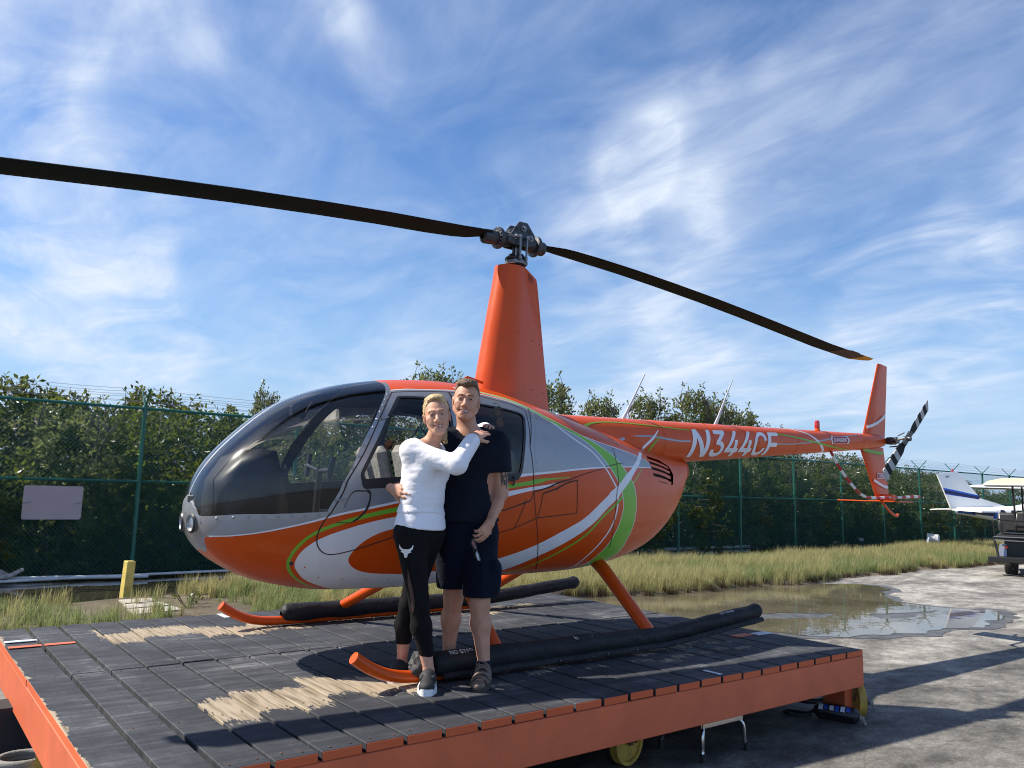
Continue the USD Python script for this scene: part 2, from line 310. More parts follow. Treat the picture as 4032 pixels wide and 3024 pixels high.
# ---------------------------------------------------------------- grass
def grass_proto(name, seed, n, h0, h1, spread, cols, parent):
    r = np.random.default_rng(seed); V, F = [], []
    for q in range(n):
        x, y = r.normal(0, spread, 2); a = r.uniform(0, 2 * PI); h = r.uniform(h0, h1); w = r.uniform(.0024, .0044)
        lean = r.uniform(.05, .55) * h; d = np.array([math.cos(a), math.sin(a)]); s = np.array([-d[1], d[0]]) * w
        b = len(V)
        for t, ww in ((0, 1), (.55, .8)):
            c = np.array([x, y]) + d * lean * t ** 2
            V += [(*(c - s * ww), h * t), (*(c + s * ww), h * t)]
        c = np.array([x, y]) + d * lean; V.append((*c, h * (1 - .25 * lean / h)))
        F += [(b, b + 1, b + 3), (b, b + 3, b + 2), (b + 2, b + 3, b + 4)]
    return usdkit.mesh(stage, f'{parent}/{name}', (np.array(V), np.array(F)), '/World/Looks/' + cols)
def blade_mat(name, ramp, tr):
    n = {'g': ('geometry', {}), 'r': ('rgb_ramp', {'ramp': ramp}), 'd': ('principled_bsdf', {'roughness': 0.55, 'specular_ior_level': 0.3}), 't': ('translucent_bsdf', {}), 'm': ('mix_closure', {'fac': tr}),
         'o': ('object_info', {}), 'ad': ('math', {'math_type': 'multiply_add', 'value2': 0.55})}
    mat(name, n, [('o.random', 'ad.value3'), ('g.random_per_island', 'ad.value1'), ('ad.value', 'fr.value1'), ('fr.value', 'r.fac'), ('r.color', 'd.base_color'), ('r.color', 't.color'), ('d.BSDF', 'm.closure1'), ('t.BSDF', 'm.closure2')] if False else
        [('g.random_per_island', 'r.fac'), ('r.color', 'd.base_color'), ('r.color', 't.color'), ('d.BSDF', 'm.closure1'), ('t.BSDF', 'm.closure2')], surface='m.closure')
blade_mat('grass_green', [(0, (.24, .28, .11)), (.5, (.42, .43, .20)), (.8, (.60, .54, .30)), (1, (.72, .63, .42))], .5)
blade_mat('grass_straw', [(0, (.38, .35, .16)), (.4, (.64, .55, .30)), (.75, (.78, .68, .44)), (1, (.45, .32, .18))], .5)
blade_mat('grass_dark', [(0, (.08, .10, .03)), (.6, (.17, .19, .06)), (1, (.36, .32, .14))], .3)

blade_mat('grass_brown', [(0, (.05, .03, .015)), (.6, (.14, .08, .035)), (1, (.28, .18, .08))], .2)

def scatter_grass():
    path = uname('/World', 'grass')
    pi = UsdGeom.PointInstancer.Define(stage, path)
    tag(pi.GetPrim(), 'knee-high green and straw coloured grass growing along the apron', 'grass', kind='stuff')
    sets = []
    for k in range(3): sets.append(grass_proto(f'green_tuft_{k:03d}', 10 + k, 34, .14, .34, .05, 'grass_green', path))
    for k in range(3): sets.append(grass_proto(f'straw_tuft_{k:03d}', 20 + k, 34, .20, .42, .05, 'grass_straw', path))
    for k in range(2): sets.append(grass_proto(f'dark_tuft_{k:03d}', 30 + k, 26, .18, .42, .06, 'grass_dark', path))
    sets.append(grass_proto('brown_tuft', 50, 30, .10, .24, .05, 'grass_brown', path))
    pi.CreatePrototypesRel().SetTargets([s.GetPath() for s in sets])
    r = np.random.default_rng(5)
    P = []
    for x0, x1, dens in ((-6, 3, 95), (3, 12, 110), (12, 24, 85), (24, 48, 45)):
        n = int((x1 - x0) * 6.2 * dens)
        P.append(np.c_[r.uniform(x0, x1, n), r.uniform(3.6, 9.8, n)])
    P = np.vstack(P); X, Y = P.T
    t = Y - edge_y(X)
    nz = meshkit.fbm(np.c_[X * .55, Y * .9, 0 * X], 4, 11); nz2 = meshkit.fbm(np.c_[X * 1.6, Y * 1.6, 0 * X + 7], 3, 5)
    back = back_y(X)
    keep = (t > 0.02) & (Y < back + 1.3) & (r.uniform(size=len(X)) < np.where(Y > back + .3, .05, np.where(Y > back - .2, .25, 1.0))) & (nz2 > np.where(X < 1.0, .40, .22))
    keep &= ~((X > -2.0) & (X < -.6) & (Y > 4.9) & (Y < 6.9) & (r.uniform(size=len(X)) < .93))       # the slabs and the trodden soil round them
    keep &= ~((X < -.2) & (Y < 5.9) & (r.uniform(size=len(X)) < .6))
    P, t, nz, X, Y, back = P[keep], t[keep], nz[keep], X[keep], Y[keep], back[keep]
    straw = np.clip((nz - .42) * 5 + .35 * (t < 2.4) * (X > 1) + .12, .05, .93)
    kind = np.where(r.uniform(size=len(X)) < straw, 3 + r.integers(0, 3, len(X)), r.integers(0, 3, len(X)))
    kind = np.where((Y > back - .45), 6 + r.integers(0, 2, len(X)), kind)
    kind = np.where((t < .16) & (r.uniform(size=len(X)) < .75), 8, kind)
    z = bank_z(X, Y)
    sc = r.uniform(.6, 1.0, len(X)) * np.where(t < .25, .75, 1.0) * np.where(X < 0, .85, 1.0) * np.where(Y > back - .6, .7, 1.0)
    ang = r.uniform(0, 2 * PI, len(X))
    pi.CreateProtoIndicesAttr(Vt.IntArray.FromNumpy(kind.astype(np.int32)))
    pi.CreatePositionsAttr(Vt.Vec3fArray.FromNumpy(np.c_[X, Y, z].astype(np.float32)))
    pi.CreateScalesAttr(Vt.Vec3fArray.FromNumpy(np.repeat(sc[:, None], 3, 1).astype(np.float32)))
    pi.CreateOrientationsAttr(Vt.QuathArray([Gf.Quath(float(math.cos(a / 2)), 0, 0, float(math.sin(a / 2))) for a in ang]))
scatter_grass()

# ---------------------------------------------------------------- chain link fence
FY, FTOP, FMID = 10.43, 2.894, 1.58
plain('fence_green', (0.014, 0.105, 0.072), rough=0.35, spec=0.5)
plain('wire_green', (0.022, 0.12, 0.088), rough=0.4)
plain('galvanised', (0.33, 0.34, 0.35), rough=0.45, metal=0.8)
def build_fence():
    F = thing('chain_link_fence', 'tall dark green chain link fence with Y-shaped arms of barbed wire', 'fence')
    posts = -0.365 + 2.92 * np.arange(-5, 19)
    for px in posts:
        a = obj('post', cat(cyl((px, FY, -.3), (px, FY, FTOP + .03), .038, 10), lathe([(0, .05), (.03, .04), (.042, 0)], (px, FY, FTOP + .02), sides=10)), '/World/Looks/fence_green', F)
        arms = [cyl((px, FY, FTOP + .02), (px, FY + s * .30, FTOP + .34), .016, 6) for s in (-1, 1)]
        obj('arm', cat(*arms), '/World/Looks/fence_green', a)
    x0, x1 = posts[0], posts[-1]
    obj('top_rail', cyl((x0, FY, FTOP), (x1, FY, FTOP), .026, 8), '/World/Looks/fence_green', F)
    obj('middle_rail', cyl((x0, FY, FMID), (x1, FY, FMID), .024, 8), '/World/Looks/fence_green', F)
    # woven wires: two families of straight diagonals
    s, zb, zt = .0707, -.02, FTOP - .01
    X = np.arange(max(x0, -10), min(x1, 48), s); V, Fc = [], []
    H = zt - zb
    for sg, yo in ((1, .0022), (-1, -.0022)):
        A = np.stack([X, np.full_like(X, FY - .034 + yo), np.full_like(X, zb)], 1); B = A + np.array([sg * H * .92, 0, H])
        w = np.array([.0023, 0, -.0023 * sg]); u = np.array([0, .0023, 0])
        for k, (off) in enumerate((w, u, -w, -u)): V += [A + off, B + off]
    n = len(X); V = np.vstack(V)
    for fam in range(2):
        b = fam * 8 * n; q = np.arange(n)
        for k in range(4):
            a0, b0 = b + 2 * k * n, b + (2 * k + 1) * n; k2 = (k + 1) % 4; a1, b1 = b + 2 * k2 * n, b + (2 * k2 + 1) * n
            Fc.append(np.stack([a0 + q, a1 + q, b1 + q, b0 + q], 1))
    p = obj('wire_mesh', (V, tri(np.vstack(Fc))), '/World/Looks/wire_green', F, smooth=False, kind='stuff')
    for s in (-1, 1):
        for k in range(3):
            y, zz = FY + s * (.11 + .09 * k), FTOP + .13 + .10 * k
            ms = []; px = np.r_[posts]
            for a, b in zip(px[:-1], px[1:]):
                t = np.linspace(0, 1, 6); ms.append(tube(np.c_[a + (b - a) * t, 0 * t + y, zz - .05 * t * (1 - t) * 4 * (.4 + .2 * k)], .0028, 4, caps=False))
            for bxp in np.arange(max(x0, -8), 24, .14):
                t = ((bxp - px[0]) % 2.92) / 2.92; zc = zz - .05 * t * (1 - t) * 4 * (.4 + .2 * k)
                ms.append(trimesh.Trimesh([(bxp - .012, y, zc - .016), (bxp + .012, y, zc + .016), (bxp, y - .004, zc), (bxp - .012, y, zc + .016), (bxp + .012, y, zc - .016), (bxp, y + .004, zc)], [(0, 1, 2), (3, 4, 5)], process=False))
            obj('barbed_wire', cat(*ms), '/World/Looks/galvanised', F, smooth=False)
build_fence()
plain('sign_back', (0.40, 0.31, 0.30), rough=0.6, vary=.06, vscale=3, bump=.05)
def build_sign():
    S = thing('sign_panel', 'blank pinkish grey rectangular panel with rounded corners wired to the fence', 'sign', (-1.70, FY - .075, 1.19))
    g = sbox(-.44, -.28, .44, .28).buffer(-.03).buffer(.03)
    obj('panel', xf(prism(g, .006), basis((0, 0, 0), (1, 0, 0), (0, 0, 1), (0, -1, 0))), '/World/Looks/sign_back', S)
    for x in (-.38, .38): obj('wire_tie', tube([(x - .05, -.014, -.01), (x, -.02, .0), (x + .05, -.012, .012)], .006, 6), '/World/Looks/galvanised', S)
    for zz in (-.2, .2): obj('rivet', lathe([(0, .006), (.012, .002), (.012, 0)], (0, -.008, zz), 'y', 8), '/World/Looks/galvanised', S)
build_sign()
# ================================================================ wooden landing platform
PX0, PX1, PY0, PY1, PZ = -3.24, 1.90, -1.886, 1.872, 0.5
SEAM, PITCH = 0.11, 0.2045
def platform_mats():
    n = {'g': ('geometry', {}), 'sep': ('separate_xyz', {}), 'oi': ('object_info', {}),
         'mg': ('mapping', {'scale': (42.0, 2.6, 6.0)}), 'grain': ('noise_texture', {'scale': 1.0, 'detail': 5.0, 'roughness': 0.6, 'distortion': 0.3}),
         'mg2': ('mapping', {'scale': (60.0, 7.0, 6.0)}), 'grain2': ('noise_texture', {'scale': 1.0, 'detail': 6.0, 'roughness': 0.7}),
         'ms': ('mapping', {'scale': (5.0, 5.0, 5.0)}), 'scuff': ('noise_texture', {'scale': 1.0, 'detail': 8.0, 'roughness': 0.72, 'distortion': 0.5}),
         'mst': ('mapping', {'scale': (2.0, 26.0, 5.0), 'rotation': (0, 0, 0.25)}), 'streak': ('noise_texture', {'scale': 1.0, 'detail': 5.0, 'roughness': 0.6}),
         'big': ('noise_texture', {'scale': 1.3, 'detail': 4.0}),
         'paint': ('rgb_ramp', {'ramp': [(0.3, (0.018, 0.020, 0.024)), (0.47, (0.034, 0.036, 0.042)), (0.56, (0.060, 0.063, 0.070)), (0.66, (0.18, 0.182, 0.188))]}),
         'pm': ('mix_float', {'fac': 0.5}), 'pm2': ('mix_float', {'fac': 0.3}),
         'wood': ('rgb_ramp', {'ramp': [(0.28, (0.09, 0.068, 0.045)), (0.42, (0.23, 0.182, 0.125)), (0.58, (0.36, 0.295, 0.21)), (0.75, (0.30, 0.255, 0.19))]}),
         'mixw': ('mix_color', {}), 'mixo': ('mix_color', {}),
         'orange': ('rgb_ramp', {'ramp': [(0.3, (0.49, 0.092, 0.031)), (0.7, (0.57, 0.124, 0.045))]}),
         'bump': ('bump', {'strength': 0.5, 'distance': 0.004}), 'p': ('principled_bsdf', {'roughness': 0.72, 'specular_ior_level': 0.25})}
    l = [('g.position', 'sep.vector'), ('g.position', 'mg.vector'), ('mg.vector', 'grain.vector'), ('g.position', 'mg2.vector'), ('mg2.vector', 'grain2.vector'), ('g.position', 'ms.vector'), ('ms.vector', 'scuff.vector'), ('g.position', 'mst.vector'), ('mst.vector', 'streak.vector'), ('g.position', 'big.vector'),
         ('scuff.fac', 'pm.a'), ('streak.fac', 'pm.b'), ('pm.result', 'pm2.a'), ('big.fac', 'pm2.b'), ('pm2.result', 'paint.fac'), ('grain.fac', 'wood.fac'), ('big.fac', 'orange.fac')]
    # worn bands under the skids: paint rubbed off to bare wood, ragged along the grain
    def M(name, t, a, b=None, c=None, **kw):
        d = {'math_type': t, **kw}; ins = {}
        for k, v in (('value1', a), ('value2', b), ('value3', c)):
            if v is None: continue
            if isinstance(v, str): l.append((v, f'{name}.{k}'))
            else: d[k] = v
        n[name] = ('math', d); return f'{name}.value'
    prev = None
    rnd = M('rnd', 'multiply_add', 'oi.random', 0.40, -0.20)
    rag = M('rag', 'multiply_add', 'grain2.fac', 0.46, -0.23)
    rag2 = M('rag2', 'multiply_add', 'scuff.fac', 0.34, -0.17)
    for i, (yc, hw, x0, x1, g) in enumerate(((-1.00, .20, -2.62, -1.42, 1), (-1.25, .01, -1.2, 1.3, 1), (1.13, .19, -2.66, -1.5, 1), (1.05, .05, -1.5, 1.2, 1), (-1.0, .02, .2, 1.2, 1))):
        d = M(f'w{i}a', 'add', M(f'w{i}b', 'add', 'sep.y', -yc), rnd)
        e = M(f'w{i}c', 'subtract', hw, M(f'w{i}d', 'absolute', d))
        e = M(f'w{i}e', 'add', M(f'w{i}f', 'add', e, rag), rag2)
        xm = M(f'w{i}g', 'multiply', M(f'w{i}h', 'greater_than', M(f'w{i}hh', 'add', 'sep.x', M(f'w{i}hx', 'multiply', rag, .4)), x0), M(f'w{i}i', 'less_than', 'sep.x', x1))
        s = M(f'w{i}j', 'multiply', M(f'w{i}k', 'greater_than', e, 0.0), xm)
        prev = s if prev is None else M(f'w{i}l', 'maximum', prev, s)
    # chips along the plank ends
    edge = M('ed', 'less_than', M('edx', 'add', 'sep.x', M('edr', 'multiply_add', 'scuff.fac', -0.16, M('edb', 'multiply_add', 'big.fac', -0.16, 0.172))), PX0 + .012)
    edge = M('edz', 'multiply', edge, M('edt', 'greater_than', 'sep.z', PZ - .004))
    prev = M('wedge', 'maximum', prev, edge)
    front = M('fr', 'less_than', 'sep.y', PY0 + .0015); leftf = M('lf', 'less_than', 'sep.x', PX0 + .0015); rightf = M('rf', 'greater_than', 'sep.x', PX1 - .0015); backf = M('bf', 'greater_than', 'sep.y', PY1 - .0015)
    om = M('om', 'maximum', M('om1', 'maximum', front, leftf), M('om2', 'maximum', rightf, backf))
    l += [(prev, 'mixw.fac'), ('paint.color', 'mixw.a'), ('wood.color', 'mixw.b'), (om, 'mixo.fac'), ('mixw.result', 'mixo.a'), ('orange.color', 'mixo.b'), ('mixo.result', 'p.base_color'), ('grain.fac', 'bump.height'), ('bump.normal', 'p.normal')]
    mat('plank_paint', n, l, surface='p.BSDF')
    plain('platform_orange', (0.53, 0.108, 0.038), rough=0.55, vary=.12, vscale=4.0, bump=.12, bscale=90)
    plain('deck_grey', (.05, .052, .057), rough=.8, vary=.3, vscale=8)
    plain('paint_orange', (0.58, 0.13, 0.06), rough=.6, vary=.15, vscale=20); plain('paint_white', (0.55, 0.57, 0.62), rough=.6, vary=.35, vscale=14)
    plain('wheel_yellow', (0.42, 0.27, 0.045), rough=.5, vary=.35, vscale=12); plain('rust', (0.10, 0.04, 0.02), rough=.8, vary=.4, vscale=25)
    plain('black_rubber', (0.012, 0.012, 0.013), rough=.6, bump=.2); plain('raw_wood', (0.36, 0.26, 0.14), rough=.8, vary=.3, vscale=12)
platform_mats()

def build_platform():
    P = thing('landing_platform', 'low wooden landing platform of black painted planks with a red orange skirt', 'platform')
    r = np.random.default_rng(3)
    edges = [PX0] + [1.9 - PITCH * k + (.0 if k else 0) for k in range(24, -1, -1)]
    edges[1:] = [1.878 - PITCH * (24 - k) for k in range(24)] + [PX1]
    # edges: 25 planks across the length
    for i in range(len(edges) - 1):
        x0, x1 = edges[i] + (0 if i == 0 else .009 + .004 * (i in (1, 2))), edges[i + 1] - (0 if i == len(edges) - 2 else .009 + .004 * (i in (0, 1)))
        if x1 - x0 < .06: continue
        for y0, y1 in ((PY0, SEAM - .010), (SEAM + .010, PY1)):
            dz = r.normal(0, .0014)
            m = bx(x0, x1, y0, y1, PZ - .042, PZ, .0035)
            m.apply_translation([0, 0, dz])
            obj('plank', m, '/World/Looks/plank_paint', P, smooth=False)
    # skirt boards and joists
    zt = PZ - .0428; zb = PZ - .262
    obj('skirt_board', bx(PX0 - .004, PX1 + .004, PY0 + .001, PY0 + .036, zb, zt, .004), '/World/Looks/platform_orange', P)
    obj('skirt_board', bx(PX0 - .004, PX1 + .004, PY1 - .036, PY1 + .004, zb, zt, .004), '/World/Looks/platform_orange', P)
    obj('skirt_board', bx(PX0 + .001, PX0 + .036, PY0 + .038, PY1 - .038, zb, zt, .004), '/World/Looks/platform_orange', P)
    obj('skirt_board', bx(PX1 - .036, PX1 + .004, PY0 + .038, PY1 - .038, zb, zt, .004), '/World/Looks/platform_orange', P)
    obj('sub_deck', bx(PX0 + .04, PX1 - .04, PY0 + .04, SEAM - .012, zt - .012, zt - .001), '/World/Looks/deck_grey', P); obj('sub_deck', bx(PX0 + .04, PX1 - .04, SEAM + .012, PY1 - .04, zt - .012, zt - .001), '/World/Looks/deck_grey', P)
    for x in np.linspace(PX0 + .6, PX1 - .6, 6): obj('joist', bx(x - .025, x + .025, PY0 + .04, PY1 - .04, zb + .03, zt), '/World/Looks/platform_orange', P)
    for x, y in ((1.77, -1.81), (1.77, 1.62), (-3.05, 1.62), (-3.05, -1.70)):
        g = obj('leg', bx(x, x + .10, y, y + .18, .0, zb - .001, .004), '/World/Looks/platform_orange', P)
    # painted marks on the deck
    for (x0, x1, y0, y1, c) in ((-3.228, -3.035, 1.27, 1.33, 'white'), (-3.228, -2.84, 1.055, 1.115, 'orange'), (1.47, 1.69, -1.09, -1.01, 'orange'), (1.70, 1.895, -1.12, -1.03, 'white'), (.225, .275, -1.86, -1.73, 'white'), (-1.65, -1.585, 1.64, 1.85, 'white')):
        x = x0
        for e in edges[1:]:
            if e <= x0 + .01: continue
            xe = min(x1, e - .008)
            if xe > x + .01: obj('painted_mark', bx(x, xe, y0, y1, PZ + .002, PZ + .006), '/World/Looks/paint_' + c, P, smooth=False)
            x = e + .008
            if x >= x1: break
    # screw heads along the ends of the planks
    sc = []
    for i in range(len(edges) - 1):
        xm = (edges[i] + edges[i + 1]) / 2
        for y in (PY0 + .05, PY0 + .75, SEAM - .05, SEAM + .05, PY1 - .05):
            for s in (-.055, .055):
                sc.append(lathe([(0, .0012), (.006, .0008), (.0065, 0)], (xm + s + r.normal(0, .008), y + r.normal(0, .012), PZ + .002), sides=6))
    obj('screw_head', cat(*sc), '/World/Looks/rust', P, kind='stuff')
    # wheels on plywood brackets
    for (x, y, rad, ang) in ((-.30, -1.60, .135, 8), (1.955, -1.80, .128, 50), (-3.10, .05, .135, 62), (-3.02, 1.2, .13, 60)):
        w = thing('wheel', None, None, (x, y, rad), ang, parent=P)
        W = obj('disc', lathe([(0, .022), (rad * .30, .022), (rad * .32, .012), (rad * .80, .012), (rad * .84, .026), (rad, .026), (rad, -.026), (rad * .84, -.026), (rad * .8, -.012), (0, -.012)], (0, 0, 0), 'y', 32), '/World/Looks/wheel_yellow', w)
        obj('axle', cat(lathe([(0, .05), (.014, .048), (.018, .03), (.018, -.03), (0, -.03)], (0, 0, 0), 'y', 8), tube(spline([(.01, -.055, 0), (.03, -.06, .02), (.0, -.06, .035), (-.02, -.06, .01)], 12), .006, 5)), '/World/Looks/rust', w)
        obj('bracket', cat(bx(-.02, .02, -.036, -.030, -.02, .15), bx(-.02, .02, .030, .036, -.02, .15)), '/World/Looks/raw_wood' if x > 1.5 else '/World/Looks/rust', w)
build_platform()
# ================================================================ mangroves behind the fence
def leaf_mat(name, ramp, tr=.58, rough=.28):
    n = {'g': ('geometry', {}), 'r': ('rgb_ramp', {'ramp': ramp}), 'd': ('principled_bsdf', {'roughness': rough, 'specular_ior_level': 0.5}), 't': ('translucent_bsdf', {}), 'm': ('mix_closure', {'fac': tr}),
         'hs': ('hsv', {'saturation': 1.1, 'value': 1.5})}
    mat(name, n, [('g.random_per_island', 'r.fac'), ('r.color', 'd.base_color'), ('r.color', 'hs.color'), ('hs.color', 't.color'), ('d.BSDF', 'm.closure1'), ('t.BSDF', 'm.closure2')], surface='m.closure')
leaf_mat('leaf_mangrove', [(0, (.07, .085, .02)), (.35, (.16, .18, .035)), (.7, (.30, .30, .06)), (.9, (.46, .42, .11)), (1, (.46, .33, .10))])
leaf_mat('leaf_mangrove_pale', [(0, (.11, .125, .05)), (.45, (.24, .26, .10)), (.8, (.40, .40, .18)), (1, (.50, .45, .22))])
plain('bark_grey', (0.10, 0.085, 0.07), rough=.9, vary=.35, vscale=12)

def make_tree(name, label, seed, h, w, ntip, lsize, leafm, loc, rz, sc, low=.15, nleaf=13, group=None):
    r = np.random.default_rng(seed)
    T = thing(name, label, 'mangrove', loc, rz, group, sc)
    nst = int(r.integers(4, 7)); stems, bark = [], []
    for k in range(nst):
        a = 2 * PI * k / nst + r.uniform(-.4, .4); b0 = np.array([.18 * math.cos(a), .18 * math.sin(a), -.05]); rad = w * r.uniform(.25, .75)
        top = np.array([rad * math.cos(a), rad * math.sin(a), h * r.uniform(.65, .95)])
        m1 = b0 + (top - b0) * .4 + np.array([*(r.normal(0, .12, 2)), 0]); m2 = b0 + (top - b0) * .75 + np.array([*(r.normal(0, .12, 2)), 0])
        c = spline([b0, m1, m2, top], 14); stems.append(c); bark.append(tube(c, np.linspace(.045, .012, 14), 6, caps=False))
    for k in range(5):      # prop roots
        a = r.uniform(0, 2 * PI); q = np.array([math.cos(a), math.sin(a), 0]); bark.append(tube(spline([q * .08 + [0, 0, .7], q * .35 + [0, 0, .5], q * .55 + [0, 0, -.1]], 8), .014, 5, caps=False))
    S = np.vstack(stems); V, F = [], []
    for i in range(ntip):
        # tips: denser near the crown's skin, in lobes
        a, e = r.uniform(0, 2 * PI), r.uniform(low, 1.0); lobe = 1 + .25 * math.sin(3 * a + seed) + .18 * math.sin(7 * e + 2 * a)
        prof = math.sqrt(max(0.0, 1 - max(0, (e - .55) / .47) ** 2)) * (.72 + .28 * min(1, e / .4))
        rr_ = w * lobe * prof * r.uniform(.35, 1.0) ** .55
        tip = np.array([rr_ * math.cos(a), rr_ * math.sin(a), h * (e + r.normal(0, .03))])
        d = np.linalg.norm(S - tip - [0, 0, -.25], axis=1); s0 = S[np.argmin(d + (S[:, 2] > tip[2]) * 2)]
        if i % 3 == 0 or e > .85: bark.append(tube(np.array([s0, (s0 + tip) / 2 + [0, 0, .06], tip]), [.010, .007, .004], 4, caps=False))
        up = np.array([*(tip[:2] / (np.linalg.norm(tip[:2]) + .3)) * .8, .75]) + r.normal(0, .25, 3); up /= np.linalg.norm(up)
        if e > .9: up = np.array([0, 0, 1.0]) + r.normal(0, .25, 3); up /= np.linalg.norm(up)
        nl = int(nleaf * r.uniform(.6, 1.3)); spread = .11 + (.07 if e > .85 else 0)
        for q in range(nl):
            o = tip - up * r.uniform(0, spread * 1.8) + r.normal(0, .025, 3)
            ld = r.normal(0, 1, 3); ld -= up * (ld @ up) * .7; ld += up * .75; ld /= np.linalg.norm(ld)
            sd = np.cross(ld, r.normal(0, 1, 3)); sd /= np.linalg.norm(sd) + 1e-9; nn = np.cross(ld, sd)
            L_ = lsize * r.uniform(.7, 1.25); W_ = L_ * r.uniform(.22, .30); b = len(V)
            o = o + ld * .03
            V += [o, o + ld * L_ * .5 + sd * W_ + nn * .006, o + ld * L_, o + ld * L_ * .5 - sd * W_ + nn * .006]; F += [(b, b + 1, b + 2), (b, b + 2, b + 3)]
    obj('trunk', cat(*bark), '/World/Looks/bark_grey', T, smooth=50)
    obj('crown', (np.array(V), np.array(F)), '/World/Looks/' + leafm, T, smooth=False)
    return T

def build_hedge():
    r = np.random.default_rng(21)
    protos = {}
    lab = ['rounded mangrove', 'broad leafy mangrove', 'ragged-topped mangrove', 'tall open mangrove', 'pale grey-green mangrove', 'low spreading mangrove']
    spec = [(3.3, 1.25, 560, .108, 'leaf_mangrove', .06), (3.1, 1.5, 640, .105, 'leaf_mangrove', .05), (3.5, 1.1, 520, .11, 'leaf_mangrove', .08), (3.9, .85, 420, .10, 'leaf_mangrove_pale', .12), (3.2, 1.4, 560, .10, 'leaf_mangrove_pale', .06), (2.5, 1.5, 520, .105, 'leaf_mangrove', .03)]
    # wanted top height above the apron along the fence
    def top(x):
        return np.interp(x, [-9, -4, -2.4, -2.0, -1.2, -.55, 0, .5, 1.5, 2.4, 3.0, 3.4, 4.5, 6, 7.5, 8.6, 9.2, 10.4, 11.9, 12.8, 14.0, 15.0, 16.2, 18.6, 19.8, 21, 22.4, 24, 25, 29, 34, 38, 44, 60],
                            [3.8, 3.7, 3.65, 3.6, 3.5, 3.35, 3.35, 3.5, 3.6, 3.55, 3.85, 3.7, 3.7, 4.2, 4.85, 4.75, 4.5, 4.3, 5.0, 4.35, 4.7, 4.4, 5.0, 5.4, 5.3, 4.9, 4.8, 4.0, 3.65, 3.5, 3.2, 2.95, 2.95, 2.9])
    where = lambda x: ('at the far left' if x < -3 else 'behind the blank sign panel' if x < -.6 else 'left of the helicopter nose' if x < 1.6 else 'seen through the windshield' if x < 4 else 'behind the cabin and the couple' if x < 7 else
                       'right of the mast fairing' if x < 9.5 else 'above the tail boom' if x < 13.5 else 'under the tail boom' if x < 18 else 'behind the tail fin' if x < 24 else 'behind the parked aeroplane' if x < 33 else 'at the far right')
    slots = []
    for row, (y, step) in enumerate(((12.0, 1.15), (13.5, 1.4), (15.3, 2.0))):
        x = -9.0 + .4 * row
        while x < 44:
            slots.append((x + r.uniform(-.25, .25), y + r.uniform(-.35, .35), row)); x += step * (1 + max(0, x - 18) * .035) * r.uniform(.85, 1.15)
    plan, seen = [], {}
    for (x, y, row) in slots:
        k = int(r.integers(0, 6))
        if 6 < x < 23 and row > 0:
            if r.uniform() < .28: continue
            k = int(r.choice([3, 4, 3, 3]))
        if 6 < x < 23 and row == 0: k = int(r.choice([0, 1, 5, 4, 2]))
        if row == 0 and r.uniform() < .35: k = 5
        xe = -3.97 + (x + 3.97) * 18.54 / (y + 5.136)
        hgt = (1.6 + (top(xe) - 1.6) * (y + 5.136) / 18.54) * (1.0 if row == 1 else (r.uniform(.62, .78) if 6 < x < 23 else r.uniform(.80, .96)) if row == 0 else r.uniform(.92, 1.04)) * r.uniform(.90, 1.06)
        if k == 5: hgt *= .8
        if 6 < x < 23 and row > 0: hgt *= .86
        if x < 3: hgt *= .965
        plan.append((x, y, row, k, hgt)); seen.setdefault((k, where(x), row), []).append(x)
    for (xe, hz, lb) in ((7.5, 4.95, 'left of the bare sapling above the cabin roof'), (8.5, 4.85, 'above the head of the person in navy'), (11.9, 5.1, 'right of the mast fairing base'), (13.9, 4.8, 'left of the front aerial'), (16.2, 5.1, 'between the two aerials, left one'), (18.5, 5.5, 'between the two aerials, tallest one'), (19.9, 5.3, 'touching the rear aerial'), (21.4, 5.0, 'right of the rear aerial'), (2.95, 3.95, 'above the windshield edge')):
        y = 13.6; plan.append((-3.97 + (xe + 3.97) * (y + 5.136) / 18.54, y, lb, 3, 1.6 + (hz - 1.6) * (y + 5.136) / 18.54))
    order = ['leftmost', 'second from left', 'third from left', 'fourth from left', 'fifth from left', 'sixth from left', 'seventh from left', 'eighth from left']
    for (x, y, row, k, hgt) in plan:
        s = hgt / (spec[k][0] * 1.01); sc = (r.uniform(.95, 1.2), r.uniform(.95, 1.2), s) if not isinstance(row, str) else (1.15 if x > 4 else .6, 1.15 if x > 4 else .6, s); rz = r.uniform(0, 360)
        w = where(x); same = sorted(seen.get((k, w, row), [x])); rowt = ('front row' if row == 0 else 'second row' if row == 1 else 'back row')
        w = w.replace('behind the cabin and the couple', 'behind cabin and couple').replace('behind the parked aeroplane', 'behind the aeroplane')
        label = f'{lab[k]} {w}, {rowt}' + ('' if len(same) < 2 else ', ' + order[same.index(x)] + '')
        if isinstance(row, str): label = 'feathery tall mangrove top ' + row
        loc = (x, y, -.10); g = 'mangroves behind the fence'
        if k not in protos:
            h, w_, nt, ls, lm, low = spec[k]
            protos[k] = make_tree('mangrove_tree', label, 40 + k, h, w_, nt, ls, lm, loc, rz, sc, low, group=g)
        else: dup(protos[k], 'mangrove_tree', label, loc, rz, 'mangrove', g, sc)
build_hedge()
